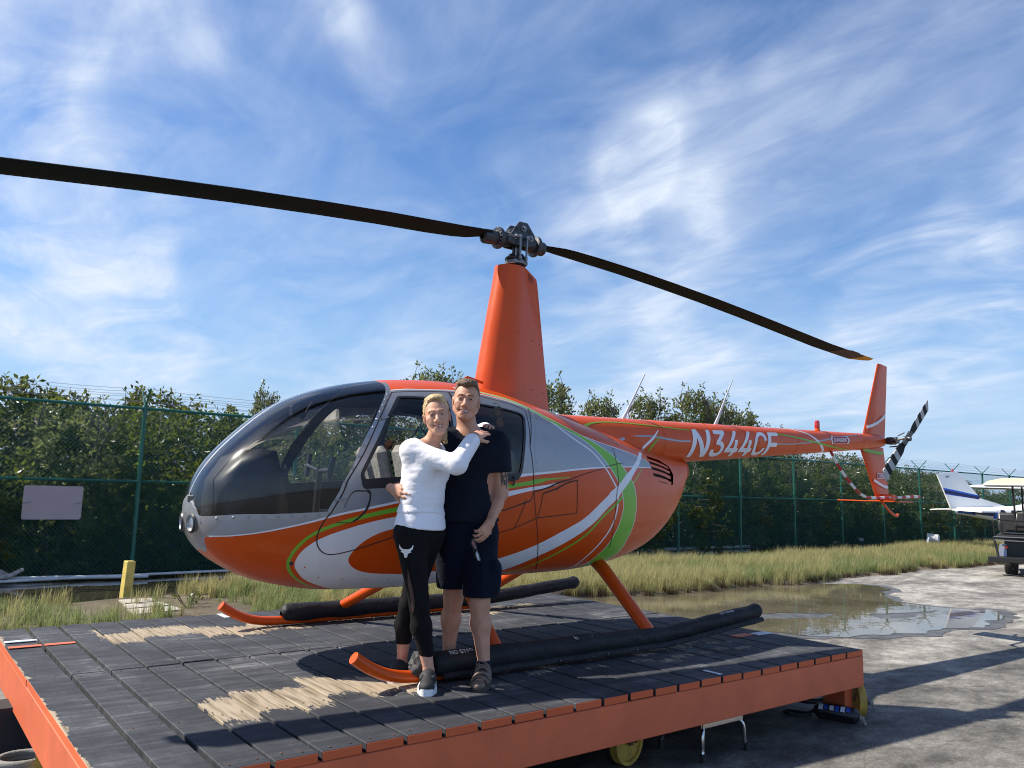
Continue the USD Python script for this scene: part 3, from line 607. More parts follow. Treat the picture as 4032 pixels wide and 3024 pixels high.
# leafless twigs standing above the cabin roof
def bare_tree(loc, seed, h):
    r = np.random.default_rng(seed); T = thing('bare_sapling', 'thin leafless grey sapling standing above the helicopter roof', 'sapling', loc); ms = []
    def grow(p, d, l, rad, lev):
        q = p + d * l; ms.append(tube(np.array([p, (p + q) / 2 + r.normal(0, .02, 3), q]), [rad, rad * .85, rad * .7], 4, caps=False))
        if lev == 0: return
        for _ in range(int(r.integers(2, 4))):
            e = d + r.normal(0, .38, 3); e[2] = abs(e[2]) + .25; e /= np.linalg.norm(e); grow(q, e, l * r.uniform(.55, .8), rad * .62, lev - 1)
    grow(np.zeros(3), np.array([.05, 0, 1.0]), h * .5, .022, 4)
    obj('branches', cat(*ms), '/World/Looks/bark_grey', T, smooth=60)
bare_tree((5.0, 12.6, 1.2), 4, 1.9)
# ================================================================ the helicopter
def heli_mats():
    def paint(name, col, rough=.34, coat=.24, metal=0.0):
        n = {'tc': ('texture_coordinate', {}), 'a': ('noise_texture', {'scale': 2.2, 'detail': 3.0}), 'b': ('noise_texture', {'scale': 7.0, 'detail': 6.0, 'roughness': .65}),
             'bm': ('bump', {'strength': .10, 'distance': .02}), 'rr': ('map_range', {'from_min': .35, 'from_max': .75, 'to_min': rough, 'to_max': rough + .12}),
             'cr': ('rgb_ramp', {'ramp': [(.3, tuple(np.array(col) * .93)), (.7, tuple(np.array(col) * 1.04))]}),
             'p': ('principled_bsdf', {'coat_weight': coat, 'coat_roughness': .07, 'specular_ior_level': .25, 'metallic': metal})}
        l = [('tc.object', 'a.vector'), ('tc.object', 'b.vector'), ('a.fac', 'bm.height'), ('bm.normal', 'p.normal'), ('bm.normal', 'p.coat_normal'), ('b.fac', 'rr.value'), ('rr.result', 'p.roughness'), ('b.fac', 'cr.fac'), ('cr.color', 'p.base_color')]
        mat(name, n, l, surface='p.BSDF')
    paint('orange_paint', (0.58, 0.070, 0.004))
    paint('silver_paint', (0.30, 0.305, 0.32), rough=.34, metal=.55)
    paint('white_paint', (0.72, 0.72, 0.74))
    paint('green_paint', (0.17, 0.42, 0.035))
    plain('frame_metal', (0.34, 0.345, 0.355), rough=.42, metal=.8, bump=.05)
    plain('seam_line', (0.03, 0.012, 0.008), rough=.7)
    plain('cabin_lining', (0.022, 0.023, 0.026), rough=.8)
    plain('instrument_black', (0.014, 0.014, 0.016), rough=.45)
    plain('seat_fabric', (0.30, 0.28, 0.26), rough=.9, vary=.25, vscale=30, bump=.4, bscale=80)
    plain('blade_black', (0.003, 0.006, 0.006), rough=.65, spec=.2, vary=.3, vscale=5)
    plain('blade_worn', (0.055, 0.035, 0.026), rough=.6, vary=.4, vscale=14)
    plain('blade_yellow', (0.62, 0.34, 0.03), rough=.6, vary=.2, vscale=20)
    plain('hub_grey', (0.045, 0.047, 0.05), rough=.38, metal=.4)
    plain('hub_light', (0.22, 0.22, 0.22), rough=.35, metal=.8)
    plain('vinyl_black', (0.010, 0.010, 0.012), rough=.6, spec=.3, bump=1.0, bscale=22)
    plain('bunched_cloth', (0.03, 0.03, 0.032), rough=.7, bump=.6, bscale=30)
    plain('stripe_white', (0.62, 0.62, 0.60), rough=.5); plain('stripe_red', (0.36, 0.015, 0.012), rough=.45)
    plain('stripe_grey', (0.34, 0.34, 0.33), rough=.6, vary=.2, vscale=30)
    plain('beacon_red', (0.42, 0.01, 0.008), rough=.12, coat=1.0)
    plain('lamp_lens', (0.55, 0.57, 0.6), rough=.12, metal=.9, bump=.5, bscale=120)
    plain('placard_red', (0.30, 0.012, 0.03), rough=.5)
    n = {'f': ('fresnel', {'IOR': 1.5}), 't': ('transparent_bsdf', {'color': (0.86, 0.88, 0.88)}), 'g': ('glossy_bsdf', {'roughness': 0.015, 'color': (1, 1, 1)}), 'm': ('mix_closure', {}),
         'fm': ('math', {'math_type': 'multiply_add', 'value2': 1.05, 'value3': 0.0, 'use_clamp': True})}
    n['g2'] = ('glossy_bsdf', {'roughness': 0.20, 'color': (1, 1, 1)}); n['gm'] = ('mix_closure', {'fac': 0.07})
    mat('cabin_glass', n, [('f.fac', 'fm.value1'), ('fm.value', 'm.fac'), ('t.BSDF', 'm.closure1'), ('g.BSDF', 'gm.closure1'), ('g2.BSDF', 'gm.closure2'), ('gm.closure', 'm.closure2')], surface='m.closure')
heli_mats()

from scipy.interpolate import PchipInterpolator
XN = -2.50
def _sp(k, v):
    f = PchipInterpolator(np.sqrt(np.array(k) - XN + 1e-9), v); return lambda x: f(np.sqrt(np.maximum(x - XN, 0)))
ZT = _sp([-2.5, -2.25, -1.9, -1.5, -1.15, -.8, -.4, .0, .5, 1.0, 1.5, 2.0], [.916, 1.392, 1.669, 1.81, 1.87, 1.893, 1.875, 1.801, 1.696, 1.599, 1.513, 1.439])
ZB = _sp([-2.5, -2.3, -2.0, -1.6, -1.1, -.4, .4, .9, 1.3, 1.65, 1.88, 2.0], [.916, .613, .481, .421, .412, .448, .467, .519, .617, .798, 1.019, 1.22])
HW = _sp([-2.5, -2.25, -1.9, -1.5, -1.1, -.5, .1, .6, 1.1, 1.6, 2.0], [0, .416, .543, .614, .645, .651, .644, .589, .461, .304, .15])
KT = .68
def body_pt(x, th):
    x, th = np.broadcast_arrays(np.asarray(x, float), np.asarray(th, float))
    zt, zb, w = ZT(x), ZB(x), HW(x); zm = zb + .52 * (zt - zb); up = th >= 0
    n = np.where(up, 2.5, 2.7); h = np.where(up, zt - zm, zm - zb)
    c = np.maximum(np.cos(th), 0) ** (2 / n); q = np.abs(np.sin(th)) ** (2 / n)
    return np.stack([x, -w * c, zm + np.sign(th) * h * q], -1)
def body_nrm(x, th):
    x, th = np.broadcast_arrays(np.asarray(x, float), np.asarray(th, float))
    e = .006; x0 = np.clip(x, XN + .004, 2.0 - e); ex = np.minimum(e, (x0 - XN) * .5); t0 = np.clip(th, -PI / 2 + .03, PI / 2 - .03)
    du = body_pt(x0 + ex, t0) - body_pt(x0 - ex, t0); dv = body_pt(x0, t0 + e) - body_pt(x0, t0 - e)
    n = np.cross(du, dv); n /= np.linalg.norm(n, axis=-1, keepdims=True) + 1e-12
    return n * np.where(n[..., 1:2] > 0, -1, 1)
def P2(pts):
    """(u, angle) pairs -> the flat chart (length along the body, height round it)"""
    p = np.asarray(pts, float); return np.c_[p[:, 0] ** 2, p[:, 1] * KT]
def curve(pts, n=60, smooth=True):
    p = P2(pts); return spline(p, n) if smooth and len(p) > 3 else p
def band(a, b): return Polygon(np.vstack([a, b[::-1]])).buffer(0)
def stripe(pts, w, n=80): return LineString(curve(pts, n)).buffer(w / 2, cap_style='flat')
TOP = PI / 2 * KT
def taper(pts, wa, wb, wc, n=160):
    c = curve(pts, n); d = np.gradient(c, axis=0); nn = np.stack([d[:, 1], -d[:, 0]], 1); nn /= np.linalg.norm(nn, axis=1, keepdims=True)
    w = np.interp(np.linspace(0, 1, n), [0, .35, 1], [wa, wb, wc])[:, None] / 2
    return Polygon(np.vstack([c + nn * w, (c - nn * w)[::-1]])).buffer(0)
GX = np.arange(0, 2.1214, .0265) ** 2; GX[-1] = 4.5
GZ = np.linspace(-TOP, TOP, 64)
_cells = np.array([[sbox(GX[i], GZ[j], GX[i + 1], GZ[j + 1]) for j in range(len(GZ) - 1)] for i in range(len(GX) - 1)]).ravel()
ALL = sbox(0, -TOP, 4.5, TOP)
def skin(poly, off=0.0):
    """the part of the cabin skin that POLY covers, on the near side: vertices, faces, normals"""
    if poly.is_empty: return None
    shapely.prepare(poly)
    inside = shapely.covers(poly, _cells); cut = ~inside & shapely.intersects(poly, _cells)
    T = []
    for c in _cells[inside]:
        x0, y0, x1, y1 = c.bounds; T += [((x0, y0), (x1, y0), (x1, y1)), ((x0, y0), (x1, y1), (x0, y1))]
    for g in shapely.intersection(_cells[cut], poly):
        for q in getattr(g, 'geoms', [g]):
            if q.geom_type == 'Polygon' and q.area > 1e-8:
                for t in shapely.constrained_delaunay_triangles(q).geoms:
                    xy = np.array(t.exterior.coords)[:3]
                    if np.cross(xy[1] - xy[0], xy[2] - xy[0]) < 0: xy = xy[::-1]
                    T.append(tuple(map(tuple, xy)))
    if not T: return None
    A = np.round(np.array(T, float).reshape(-1, 2), 6)
    U, inv = np.unique(A, axis=0, return_inverse=True); F = inv.reshape(-1, 3)
    x = XN + U[:, 0]; th = np.clip(U[:, 1] / KT, -PI / 2, PI / 2)
    V = body_pt(x, th); N = body_nrm(x, th)
    V = V + N * off
    return V, F, N
def both(s):
    V, F, N = s; m = np.array([1, -1, 1.0])
    return np.vstack([V, V * m]), np.vstack([F, F[:, ::-1] + len(V)]), np.vstack([N, N * m])
def far(s):
    V, F, N = s; m = np.array([1, -1, 1.0]); return V * m, F[:, ::-1], N * m

WS_LOW = [(0.175, -0.146), (0.398, -0.106), (0.580, -0.119), (0.703, -0.138), (0.821, -0.143)]
WS_REAR = [(0.821, -0.143), (0.860, -0.020), (0.892, 0.068), (0.927, 0.251), (0.973, 0.477), (1.016, 0.711), (1.048, 0.90), (1.066, 1.05), (1.074, 1.25)]
FR_REAR = [(0.834, -0.157), (0.868, -0.042), (0.921, 0.126), (0.968, 0.350), (1.021, 0.643), (1.072, 0.96), (1.085, 1.1), (1.09, 1.25)]
FR_LOW = [(0.160, -0.30), (0.193, -0.27), (0.441, -0.180), (0.645, -0.174), (0.835, -0.180)]
SILVER_LOW = [(0.31, -1.57), (0.30, -1.1), (0.286, -0.680), (0.415, -0.453), (0.524, -0.353), (0.650, -0.275), (0.763, -0.224), (0.841, -0.181), (0.964, -0.139), (1.063, -0.108), (1.404, -0.002), (1.485, 0.028), (1.602, 0.117), (1.738, 0.260), (1.821, 0.344), (1.945, 0.448)]
SILVER_TOP = [(1.076, 0.981), (1.115, 0.99), (1.199, 0.975), (1.287, 0.984), (1.367, 0.978), (1.459, 0.917), (1.514, 0.866), (1.585, 0.73), (1.682, 0.660), (1.796, 0.655), (1.890, 0.630), (1.927, 0.551), (1.945, 0.448)]
GREEN_L = [(1.30, 1.06), (1.390, 1.02), (1.463, 0.945), (1.517, 0.859), (1.60, 0.70), (1.673, 0.575), (1.702, 0.481), (1.732, 0.342), (1.755, 0.217), (1.775, 0.101), (1.788, 0.013), (1.795, -0.051), (1.792, -0.156), (1.784, -0.286), (1.770, -0.468), (1.757, -0.650), (1.740, -0.849), (1.732, -1.076), (1.71, -1.35), (1.70, -1.57)]
GREEN_R = [(1.30, 1.075), (1.394, 1.045), (1.470, 0.98), (1.524, 0.905), (1.590, 0.784), (1.65, .69), (1.712, 0.595), (1.744, 0.526), (1.777, 0.426), (1.801, 0.300), (1.815, 0.220), (1.828, 0.155), (1.843, 0.046), (1.849, -0.047), (1.848, -0.160), (1.843, -0.335), (1.832, -0.546), (1.826, -0.800), (1.814, -1.010), (1.807, -1.130), (1.795, -1.35), (1.79, -1.57)]
W1 = [(1.539, 0.837), (1.585, 0.706), (1.631, 0.548), (1.690, 0.415), (1.715, 0.308), (1.738, 0.191), (1.756, 0.091), (1.769, 0.017), (1.772, -0.017), (1.771, -0.082), (1.764, -0.205), (1.751, -0.353), (1.734, -0.507), (1.715, -0.690), (1.703, -0.847), (1.693, -1.267), (1.68, -1.57)]
SW_TOP = [(1.903, 0.777), (1.882, 0.598), (1.855, 0.429), (1.828, 0.293), (1.800, 0.180), (1.777, 0.078), (1.725, -0.032), (1.688, -0.129), (1.654, -0.234), (1.591, -0.393), (1.530, -0.558), (1.470, -0.690), (1.405, -0.79), (1.275, -0.87), (1.125, -0.895)]
SW_BOT = [(1.917, 0.796), (1.896, 0.596), (1.870, 0.407), (1.846, 0.275), (1.823, 0.152), (1.789, 0.022), (1.741, -0.087), (1.692, -0.261), (1.661, -0.370), (1.583, -0.625), (1.529, -0.808), (1.480, -0.997), (1.42, -1.18), (1.33, -1.35), (1.25, -1.57)]
LOOP_OUT = [(1.575, 0.007), (1.486, -0.030), (1.400, -0.068), (1.267, -0.121), (1.067, -0.213), (0.969, -0.252), (0.873, -0.317), (0.800, -0.404), (0.753, -0.531), (0.736, -0.705), (0.738, -0.754), (0.762, -0.881), (0.805, -1.023), (0.872, -1.156), (0.95, -1.32), (1.02, -1.57)]
LOOP_IN = [(1.575, 0.007), (1.486, -0.047), (1.401, -0.100), (1.269, -0.188), (1.063, -0.310), (0.999, -0.361), (0.955, -0.442), (0.929, -0.553), (0.924, -0.626), (0.937, -0.708), (0.976, -0.805), (1.041, -0.868), (1.125, -0.895)]
G1 = [(1.602, 0.056), (1.486, -0.009), (1.404, -0.036), (1.266, -0.077), (1.065, -0.158), (0.966, -0.193), (0.894, -0.228), (0.820, -0.287), (0.760, -0.383), (0.720, -0.536), (0.710, -0.741), (0.734, -0.900), (0.790, -1.082), (0.856, -1.242), (0.93, -1.42), (0.98, -1.57)]
G2 = [(1.926, 0.704), (1.904, 0.510), (1.872, 0.296), (1.837, 0.125), (1.787, -0.014), (1.746, -0.116), (1.710, -0.234), (1.680, -0.382), (1.665, -0.448), (1.593, -0.731), (1.545, -0.947), (1.49, -1.2), (1.42, -1.42), (1.36, -1.57)]
GRILL = [(1.930, 0.742), (1.985, 0.72), (2.022, 0.561), (2.035, 0.299), (2.029, 0.068), (1.939, 0.221), (1.933, 0.339), (1.930, 0.545)]

def build_helicopter():
    H = thing('helicopter', 'orange, silver and green four-seat helicopter parked on the black wooden platform', 'helicopter', (0, 0, .5))
    L = '/World/Looks/'
    # ------------------------------------------------ regions of the skin, in the flat chart
    strip = .012
    ws = Polygon(np.vstack([curve(WS_LOW), curve(WS_REAR)[1:], P2([(1.076, 1.5)]), [[1.158, TOP - strip], [.04, TOP - strip], [.014, TOP - .03]], P2([(0.106, .942), (.128, .153)])])).buffer(0)
    ws = ws.buffer(-.012).buffer(.012)
    frame = band(curve(WS_REAR), curve(FR_REAR)).union(band(curve(WS_LOW), curve(FR_LOW)))
    bow = sbox(.03, TOP - strip - .03, 1.16, TOP)
    frame = frame.union(bow).difference(ws)
    plate = Polygon(np.vstack([[[0, -TOP]], P2([(.20, -1.57), (.20, -.75), (.225, -.40), (.175, -.146), (.128, .153), (.106, .942)]), [[.014, TOP - .03], [.03, TOP], [0, TOP]]])).buffer(0).difference(ws)
    silver = Polygon(np.vstack([[[0, -TOP]], curve(SILVER_LOW, 120), curve(SILVER_TOP, 120)[::-1], [[1.158, TOP], [0, TOP]]])).buffer(0)
    win1 = Polygon(np.vstack([P2([(0.922, -.005), (0.943, 0.077), (0.990, 0.299), (1.036, 0.557), (1.088, 0.836), (1.182, .803), (1.238, .80), (1.232, -.012), (1.062, -.009)])])).buffer(-.03).buffer(.03)
    win2 = Polygon(P2([(1.300, .765), (1.342, .748), (1.429, 0.723), (1.476, 0.695), (1.480, 0.630), (1.475, 0.556), (1.449, 0.055), (1.444, 0.012), (1.40, .0), (1.296, -.01)])).buffer(-.035).buffer(.035)
    grill = Polygon(P2(GRILL)).buffer(0)
    green = band(curve(GREEN_L, 160), curve(GREEN_R, 160)); gline = green.exterior.buffer(.0065)
    sw = band(curve(SW_TOP, 160), curve(SW_BOT, 160)); 
    loop = Polygon(np.vstack([curve(LOOP_OUT, 160), [[1.25 ** 2, -TOP]], curve(SW_BOT, 160)[::-1][:90], curve(SW_TOP, 160)[70:], curve(LOOP_IN, 160)[::-1]])).buffer(0)
    loop = loop.union(sbox(1.02 ** 2, -TOP, 1.26 ** 2, -1.45 * KT))
    swl = sw.union(loop).buffer(.001)
    g1, g2, w1 = taper(G1, .004, .024, .018), taper(G2, .006, .018, .018), stripe(W1, .016, 160)
    grey = swl.buffer(.004)
    red_roof = sbox(1.157, .95 * KT, 4.5, TOP)
    order = [('windshield', ws, None), ('side_window', win1.union(win2), None), ('cooling_grille', grill, None), ('windshield_frame', frame, 'frame_metal'), ('nose_plate', plate, 'frame_metal'),
             ('white_swoosh', swl, 'white_paint'), ('green_swoosh', green, 'green_paint'), ('swoosh_outline', gline.union(stripe(SILVER_LOW[2:], .011, 160)).union(stripe(SILVER_TOP, .009, 140)), 'white_paint'),
             ('green_line', g1.union(g2), 'green_paint'), ('white_line', w1, 'white_paint'), ('silver_panel', silver, 'silver_paint'), ('fuselage_skin', ALL, 'orange_paint')]
    door1 = Polygon(np.vstack([curve([(0.834, -0.157), (0.868, -0.042), (0.921, 0.126), (0.968, 0.350), (1.021, 0.643), (1.074, 0.93)]), P2([(1.12, .93), (1.262, .93), (1.262, -.20), (1.20, -.28)]), curve([(1.063, -0.392), (0.936, -0.511), (0.888, -0.551), (0.843, -0.563), (0.812, -0.503), (0.797, -0.421), (0.799, -0.300), (0.834, -0.157)])])).buffer(0)
    door2 = Polygon(P2([(1.266, .93), (1.37, .91), (1.47, .84), (1.497, .80), (1.478, .26), (1.489, -.056), (1.48, -.12), (1.40, -.2), (1.266, -.2)])).buffer(0).difference(door1.buffer(.004))
    taken = Polygon(); reg = {}
    for name, g, m in order:
        reg[name] = g.intersection(ALL).difference(taken); taken = taken.union(g).buffer(0)
    doors = [(door1, thing('front_door', None, None, parent=H)), (door2, thing('rear_door', None, None, parent=H))]
    dall = door1.union(door2)
    def emit(name, poly, m, parent, off=0.0, sides=(0, 1)):
        for g in getattr(poly, 'geoms', [poly]):
            if g.geom_type != 'Polygon' or g.area < 2e-5: continue
            s = skin(g, off)
            for sd in sides:
                if s: t = far(s) if sd else s; obj(name, (t[0], t[1]), L + m, parent, normals=t[2])
    for name, g, m in order:
        if m is None: continue
        r = reg[name]
        emit(name, r.difference(dall), m, H)
        for d, dp in doors:
            emit('door_skin' if name == 'fuselage_skin' else name, r.intersection(d), m, dp, .0012, sides=(0,))
            emit('door_panel', r.intersection(d), m, H, .0012, sides=(1,))
    for side in (0, 1):
        s = skin(ws)
        if side: s = far(s)
        obj('windshield', (s[0], s[1]), L + 'cabin_glass', H, normals=s[2])
    for w, (d, dp) in zip((win1, win2), doors):
        s = skin(w, -.004); obj('window', (s[0], s[1]), L + 'cabin_glass', dp, normals=s[2])
        V, F, N = far(s); obj('window', (V, F), L + 'cabin_glass', H, normals=N)
    # lining inside the cabin
    lin = ALL.intersection(sbox(.02, -.75 * KT, 3.0, TOP)).difference(ws.buffer(.002)).difference(win1.union(win2).buffer(.002)).difference(sbox(0, TOP - .2, 1.12, TOP))
    emit('cabin_lining', lin, 'cabin_lining', H, -.014)
    # door gaps and panel seams
    def seam(g, parent, name='panel_seam', w=.0045, m='seam_line'):
        s = skin(g.buffer(w, cap_style='flat'), .002)
        if s: obj(name, (s[0], s[1]), L + m, parent, normals=s[2])
    seam(LineString(np.array(door1.exterior.coords)), doors[0][1], 'door_gap', .004)
    seam(LineString(np.array(door2.exterior.coords)), doors[1][1], 'door_gap', .0035)
    seam(win1.exterior, doors[0][1], 'window_seal', .012, 'instrument_black'); seam(win2.exterior, doors[1][1], 'window_seal', .010, 'instrument_black')
    pocket0 = Polygon(P2([(0.900, -0.032), (0.960, -0.034), (0.972, -0.056), (0.967, -0.090), (0.933, -0.210), (0.919, -0.238), (0.856, -0.237), (0.866, -0.167)]))
    seam(LineString(curve([(0.880, -0.12), (0.897, -0.05), (0.906, -0.033), (0.940, -0.031), (0.962, -0.040), (0.967, -0.090), (0.933, -0.210), (0.915, -0.236), (0.885, -.240), (0.858, -0.237)], 60)), doors[0][1], 'pocket_edge', .0022)
    seam(LineString(curve([(0.955, -0.034), (0.966, -0.050), (0.965, -0.090), (0.933, -0.205), (0.915, -0.234)], 40)), doors[0][1], 'pocket_edge', .0055, 'instrument_black')
    for pts in ([(1.517, 0.884), (1.478, 0.259), (1.489, -0.056), (1.502, -0.262), (1.537, -0.698), (1.574, -1.076)], [(1.489, -0.056), (1.602, 0.036), (1.720, 0.225)], [(1.518, -0.058), (1.626, 0.043), (1.628, -0.184), (1.507, -0.261), (1.518, -0.058)], [(1.507, -0.261), (1.441, -0.367), (1.373, -0.439)], [(1.440, -0.362), (1.466, -0.112)], [(1.778, 0.622), (1.773, 0.354), (1.773, 0.088), (1.764, -0.025), (1.761, -0.283), (1.770, -0.659)], [(1.729, 0.257), (1.772, 0.337), (1.801, 0.384)]):
        seam(LineString(P2(pts)), H, w=.0028)
    # rivets
    def rivets(c, step, rad, off=.0):
        ln = LineString(c); D = np.arange(step / 2, ln.length, step); q = np.array([(ln.interpolate(d).x, ln.interpolate(d).y) for d in D])
        x, th = XN + q[:, 0], q[:, 1] / KT; V, N = body_pt(x, th), body_nrm(x, th); ms = []
        for v, nn in zip(V, N):
            e = np.cross(nn, [0, 0, 1.0]); e /= np.linalg.norm(e); f = np.cross(nn, e)
            ms.append(xf(lathe([(0, rad * .55), (rad * .7, rad * .4), (rad, 0)], sides=7), basis(v + nn * off, e, f, nn)))
        return ms
    mid = lambda a, b: (curve(a) + curve(b)) / 2
    R = rivets(mid(WS_REAR, FR_REAR)[2:48], .07, .010) + rivets(mid(WS_LOW, FR_LOW)[4:], .075, .010) + rivets(P2([(.20, -.35), (.15, -.1), (.11, .2), (.09, .8)]), .014, .008) + rivets(np.array([[x, TOP - .016] for x in np.linspace(.05, 1.1, 20)]), .05, .006)
    obj('frame_rivet', cat(*R), L + 'frame_metal', H, kind='stuff')
    R = rivets(P2([(1.527, .84), (1.492, .259), (1.50, -.03)]), .035, .0065) + rivets(P2([(1.505, .84), (1.472, .259)]), .05, .004)
    obj('panel_rivet', cat(*R), L + 'silver_paint', H, kind='stuff')
    R = rivets(P2([(1.52, -.262), (1.55, -.698), (1.58, -1.0)]), .05, .0045) + rivets(P2([(1.13, -1.0), (.85, -.95), (.7, -.6)]), .16, .006) + rivets(P2([(1.62, .06), (1.73, .24)]), .06, .005)
    obj('panel_rivet', cat(*R), L + 'orange_paint', H, kind='stuff')
    # handle and hinges of the doors
    def at_skin(u, th, off=0.0): q = np.array(XN + u * u); return body_pt(q, th) + body_nrm(q, th) * off
    obj('door_handle', cat(tube([at_skin(1.424, .005, .004), at_skin(1.4235, .0, .016), at_skin(1.421, -.022, .018)], .007, 6), tube([at_skin(1.421, -.024, .018), at_skin(1.416, -.026, .016)], .006, 6)), L + 'instrument_black', doors[1][1])
    obj('door_handle', cat(tube([at_skin(1.21, -.03, .004), at_skin(1.21, -.035, .016), at_skin(1.207, -.057, .018)], .007, 6)), L + 'instrument_black', doors[0][1])
    for (u0, t0, u1, t1) in ((.852, -.071, .880, -.062), (1.008, .528, 1.032, .548)):
        obj('hinge', cat(tube([at_skin(u0, t0, .006), at_skin(u1, t1, .006)], .006, 6), lathe([(0, .008), (.012, .005), (.014, -.004)], at_skin(u0, t0), 'y', 8)), L + 'frame_metal', doors[0][1])
    # landing lights in the nose plate
    for th0 in (-.28,):
        for sgn in (-1, 1):
            c = body_pt(XN + .118 ** 2, -.72); nn = body_nrm(XN + .118 ** 2, -.72); c, nn = (c, nn) if sgn < 0 else (c * [1, -1, 1], nn * [1, -1, 1]); nn = nn * 1.0 + [-.25, 0, .12]; nn /= np.linalg.norm(nn); e = np.cross([0, 0, 1.0], nn); e /= np.linalg.norm(e); f = np.cross(nn, e); c = c - nn * .006
            B = basis(c + nn * .004, e, f, nn)
            ln = obj('landing_light', xf(lathe([(.050, -.03), (.054, .0), (.054, .012), (.046, .014), (.042, .004), (.036, -.004)], sides=24), B), L + 'frame_metal', H)
            obj('lamp_recess', xf(lathe([(.0475, .0142), (.054, .0127), (.060, .004)], sides=24), B), L + 'instrument_black', ln)
            obj('lens', xf(lathe([(0, .012), (.03, .010), (.05, .005)], sides=20), B @ np.eye(4)) if False else xf(lathe([(0, .010), (.025, .007), (.043, .002)], sides=20), B), L + 'lamp_lens', ln)
    obj('nose_vent', xf(bx(-.03, .03, -.02, .02, -.002, .006, .004), basis((-2.49, -.06, 1.0), (.3, -.95, 0), (0, 0, 1), (-.95, -.3, 0))), L + 'instrument_black', H)
    # cooling grille with louvres
    emit('grille_back', grill, 'seam_line', H, -.05)  # dark sheet puts the shaded recess behind the louvres into colour
    for k in range(5):
        t0 = .70 - .135 * k
        c = np.array([(1.936, t0 - .05), (1.97, t0 - .07), (2.0, t0 - .12), (2.024, t0 - .2)])
        g = LineString(P2(c)).buffer(.024, cap_style='flat').intersection(grill)
        emit('louvre', g, 'orange_paint', H, -.008)
    # closed tail end of the cowling with a lip
    th = np.linspace(-PI / 2, PI / 2, 50); e = body_pt(2.0, th); ring = np.vstack([e, (e * [1, -1, 1])[::-1]])
    c = ring.mean(0); k = len(ring); q = np.arange(k)
    obj('cowling_end', (np.vstack([ring - [.03, 0, 0], c - [.03, 0, 0]]), np.stack([q, (q + 1) % k, np.full(k, k)], 1)), L + 'seam_line', H, smooth=False)
    obj('cowling_lip', tube(np.vstack([ring, ring[:1]]), .006, 6), L + 'orange_paint', H)

    # ------------------------------------------------ mast fairing
    def airfoil(x0, x1, w, n=40):
        t = np.linspace(0, PI, n // 2); X = (1 - np.cos(t)) / 2
        h = w * np.where(X < .36, np.sqrt(np.maximum(1 - ((X - .36) / .36) ** 2, 0)), 1 - (np.maximum(X - .36, 0) / .64) ** 1.12 * .9)
        return np.vstack([np.c_[x0 + (x1 - x0) * X, -h], np.c_[x0 + (x1 - x0) * X[::-1], h[::-1]][:-1]])
    lv = []
    for tt in np.linspace(0, 1, 14):
        zz = 1.70 + tt * 1.215; s = (zz - 1.80) / 1.115
        a = airfoil(-.385 + s * .19, .372 - s * .158, .175 - .055 * s)
        zo = np.where(tt > .97, .04 * (a[:, 0] < .03) * 1.0 - .012, 0)
        lv.append(np.c_[a, np.full(len(a), zz) + (0.0 if tt < .99 else .012 - .05 * np.clip((a[:, 0] - .03) / .18, 0, 1))])
    n = len(lv[0]); V = np.vstack(lv); i, j = np.meshgrid(np.arange(len(lv) - 1), np.arange(n), indexing='ij')
    F = tri(np.stack([i * n + j, i * n + (j + 1) % n, (i + 1) * n + (j + 1) % n, (i + 1) * n + j], -1).reshape(-1, 4))
    mf = obj('mast_fairing', (V, F), L + 'orange_paint', H, smooth=40)
    q = np.arange(n); topc = lv[-1].mean(0); obj('fairing_cap', (np.vstack([lv[-1] - [0, 0, .004], topc]), np.stack([q, (q + 1) % n, np.full(n, n)], 1)), L + 'orange_paint', mf, smooth=False)
    for k in range(5):
        x = .080 + .0165 * k; y = -(.165 - .055) * 1.0
        # slots near the rear top edge, on the near face
        s = (2.86 - 1.80) / 1.115; a = airfoil(-.385 + s * .19, .372 - s * .158, .175 - .055 * s); near = a[:20]; yy = np.interp(x, near[:, 0], near[:, 1])
        obj('vent_slot', bx(x - .0026, x + .0026, yy - .0025, yy + .004, 2.825 - .004 * k, 2.892 - .006 * k, .001), L + 'instrument_black', mf)
    rv = [lathe([(0, .004), (.005, .002), (.006, 0)], (x, np.interp(x, airfoil(-.385 + (zz - 1.8) / 1.115 * .19, .372 - (zz - 1.8) / 1.115 * .158, .175 - .055 * (zz - 1.8) / 1.115)[:20, 0], airfoil(-.385 + (zz - 1.8) / 1.115 * .19, .372 - (zz - 1.8) / 1.115 * .158, .175 - .055 * (zz - 1.8) / 1.115)[:20, 1]) - .001, zz), 'y', 6) for x, zz in ((-.1, 2.36), (-.06, 2.36), (.12, 2.33), (.15, 2.33), (.24, 2.32), (-.2, 1.95), (0, 1.93), (.1, 1.92), (.13, 1.92), (.27, 1.91), (.3, 1.91))]
    obj('fairing_rivet', cat(*rv), L + 'seam_line', mf, kind='stuff')

    # ------------------------------------------------ rotor head
    M = thing('rotor_head', None, None, parent=H)
    obj('mast', cyl((0, 0, 2.9), (0, 0, 3.16), .036, 18), L + 'hub_grey', M)
    obj('boot', lathe([(.05, 2.905), (.085, 2.915), (.088, 2.93), (.07, 2.945), (.088, 2.96), (.07, 2.975)], sides=24), L + 'black_rubber', M)
    obj('swashplate', lathe([(.05, 2.955), (.094, 2.96), (.098, 2.965), (.098, 2.99), (.092, 2.996), (.06, 3.0)], sides=8), L + 'hub_light', M)
    obj('boot', lathe([(.05, 2.995), (.092, 3.003), (.095, 3.018), (.08, 3.03), (.066, 3.035), (.064, 3.05), (.05, 3.056), (.038, 3.06)], sides=24), L + 'black_rubber', M)
    a = math.radians(-2.4); ex = np.array([math.cos(a), math.sin(a), 0]); ey = np.array([-math.sin(a), math.cos(a), 0]); ez = np.array([0, 0, 1.0])
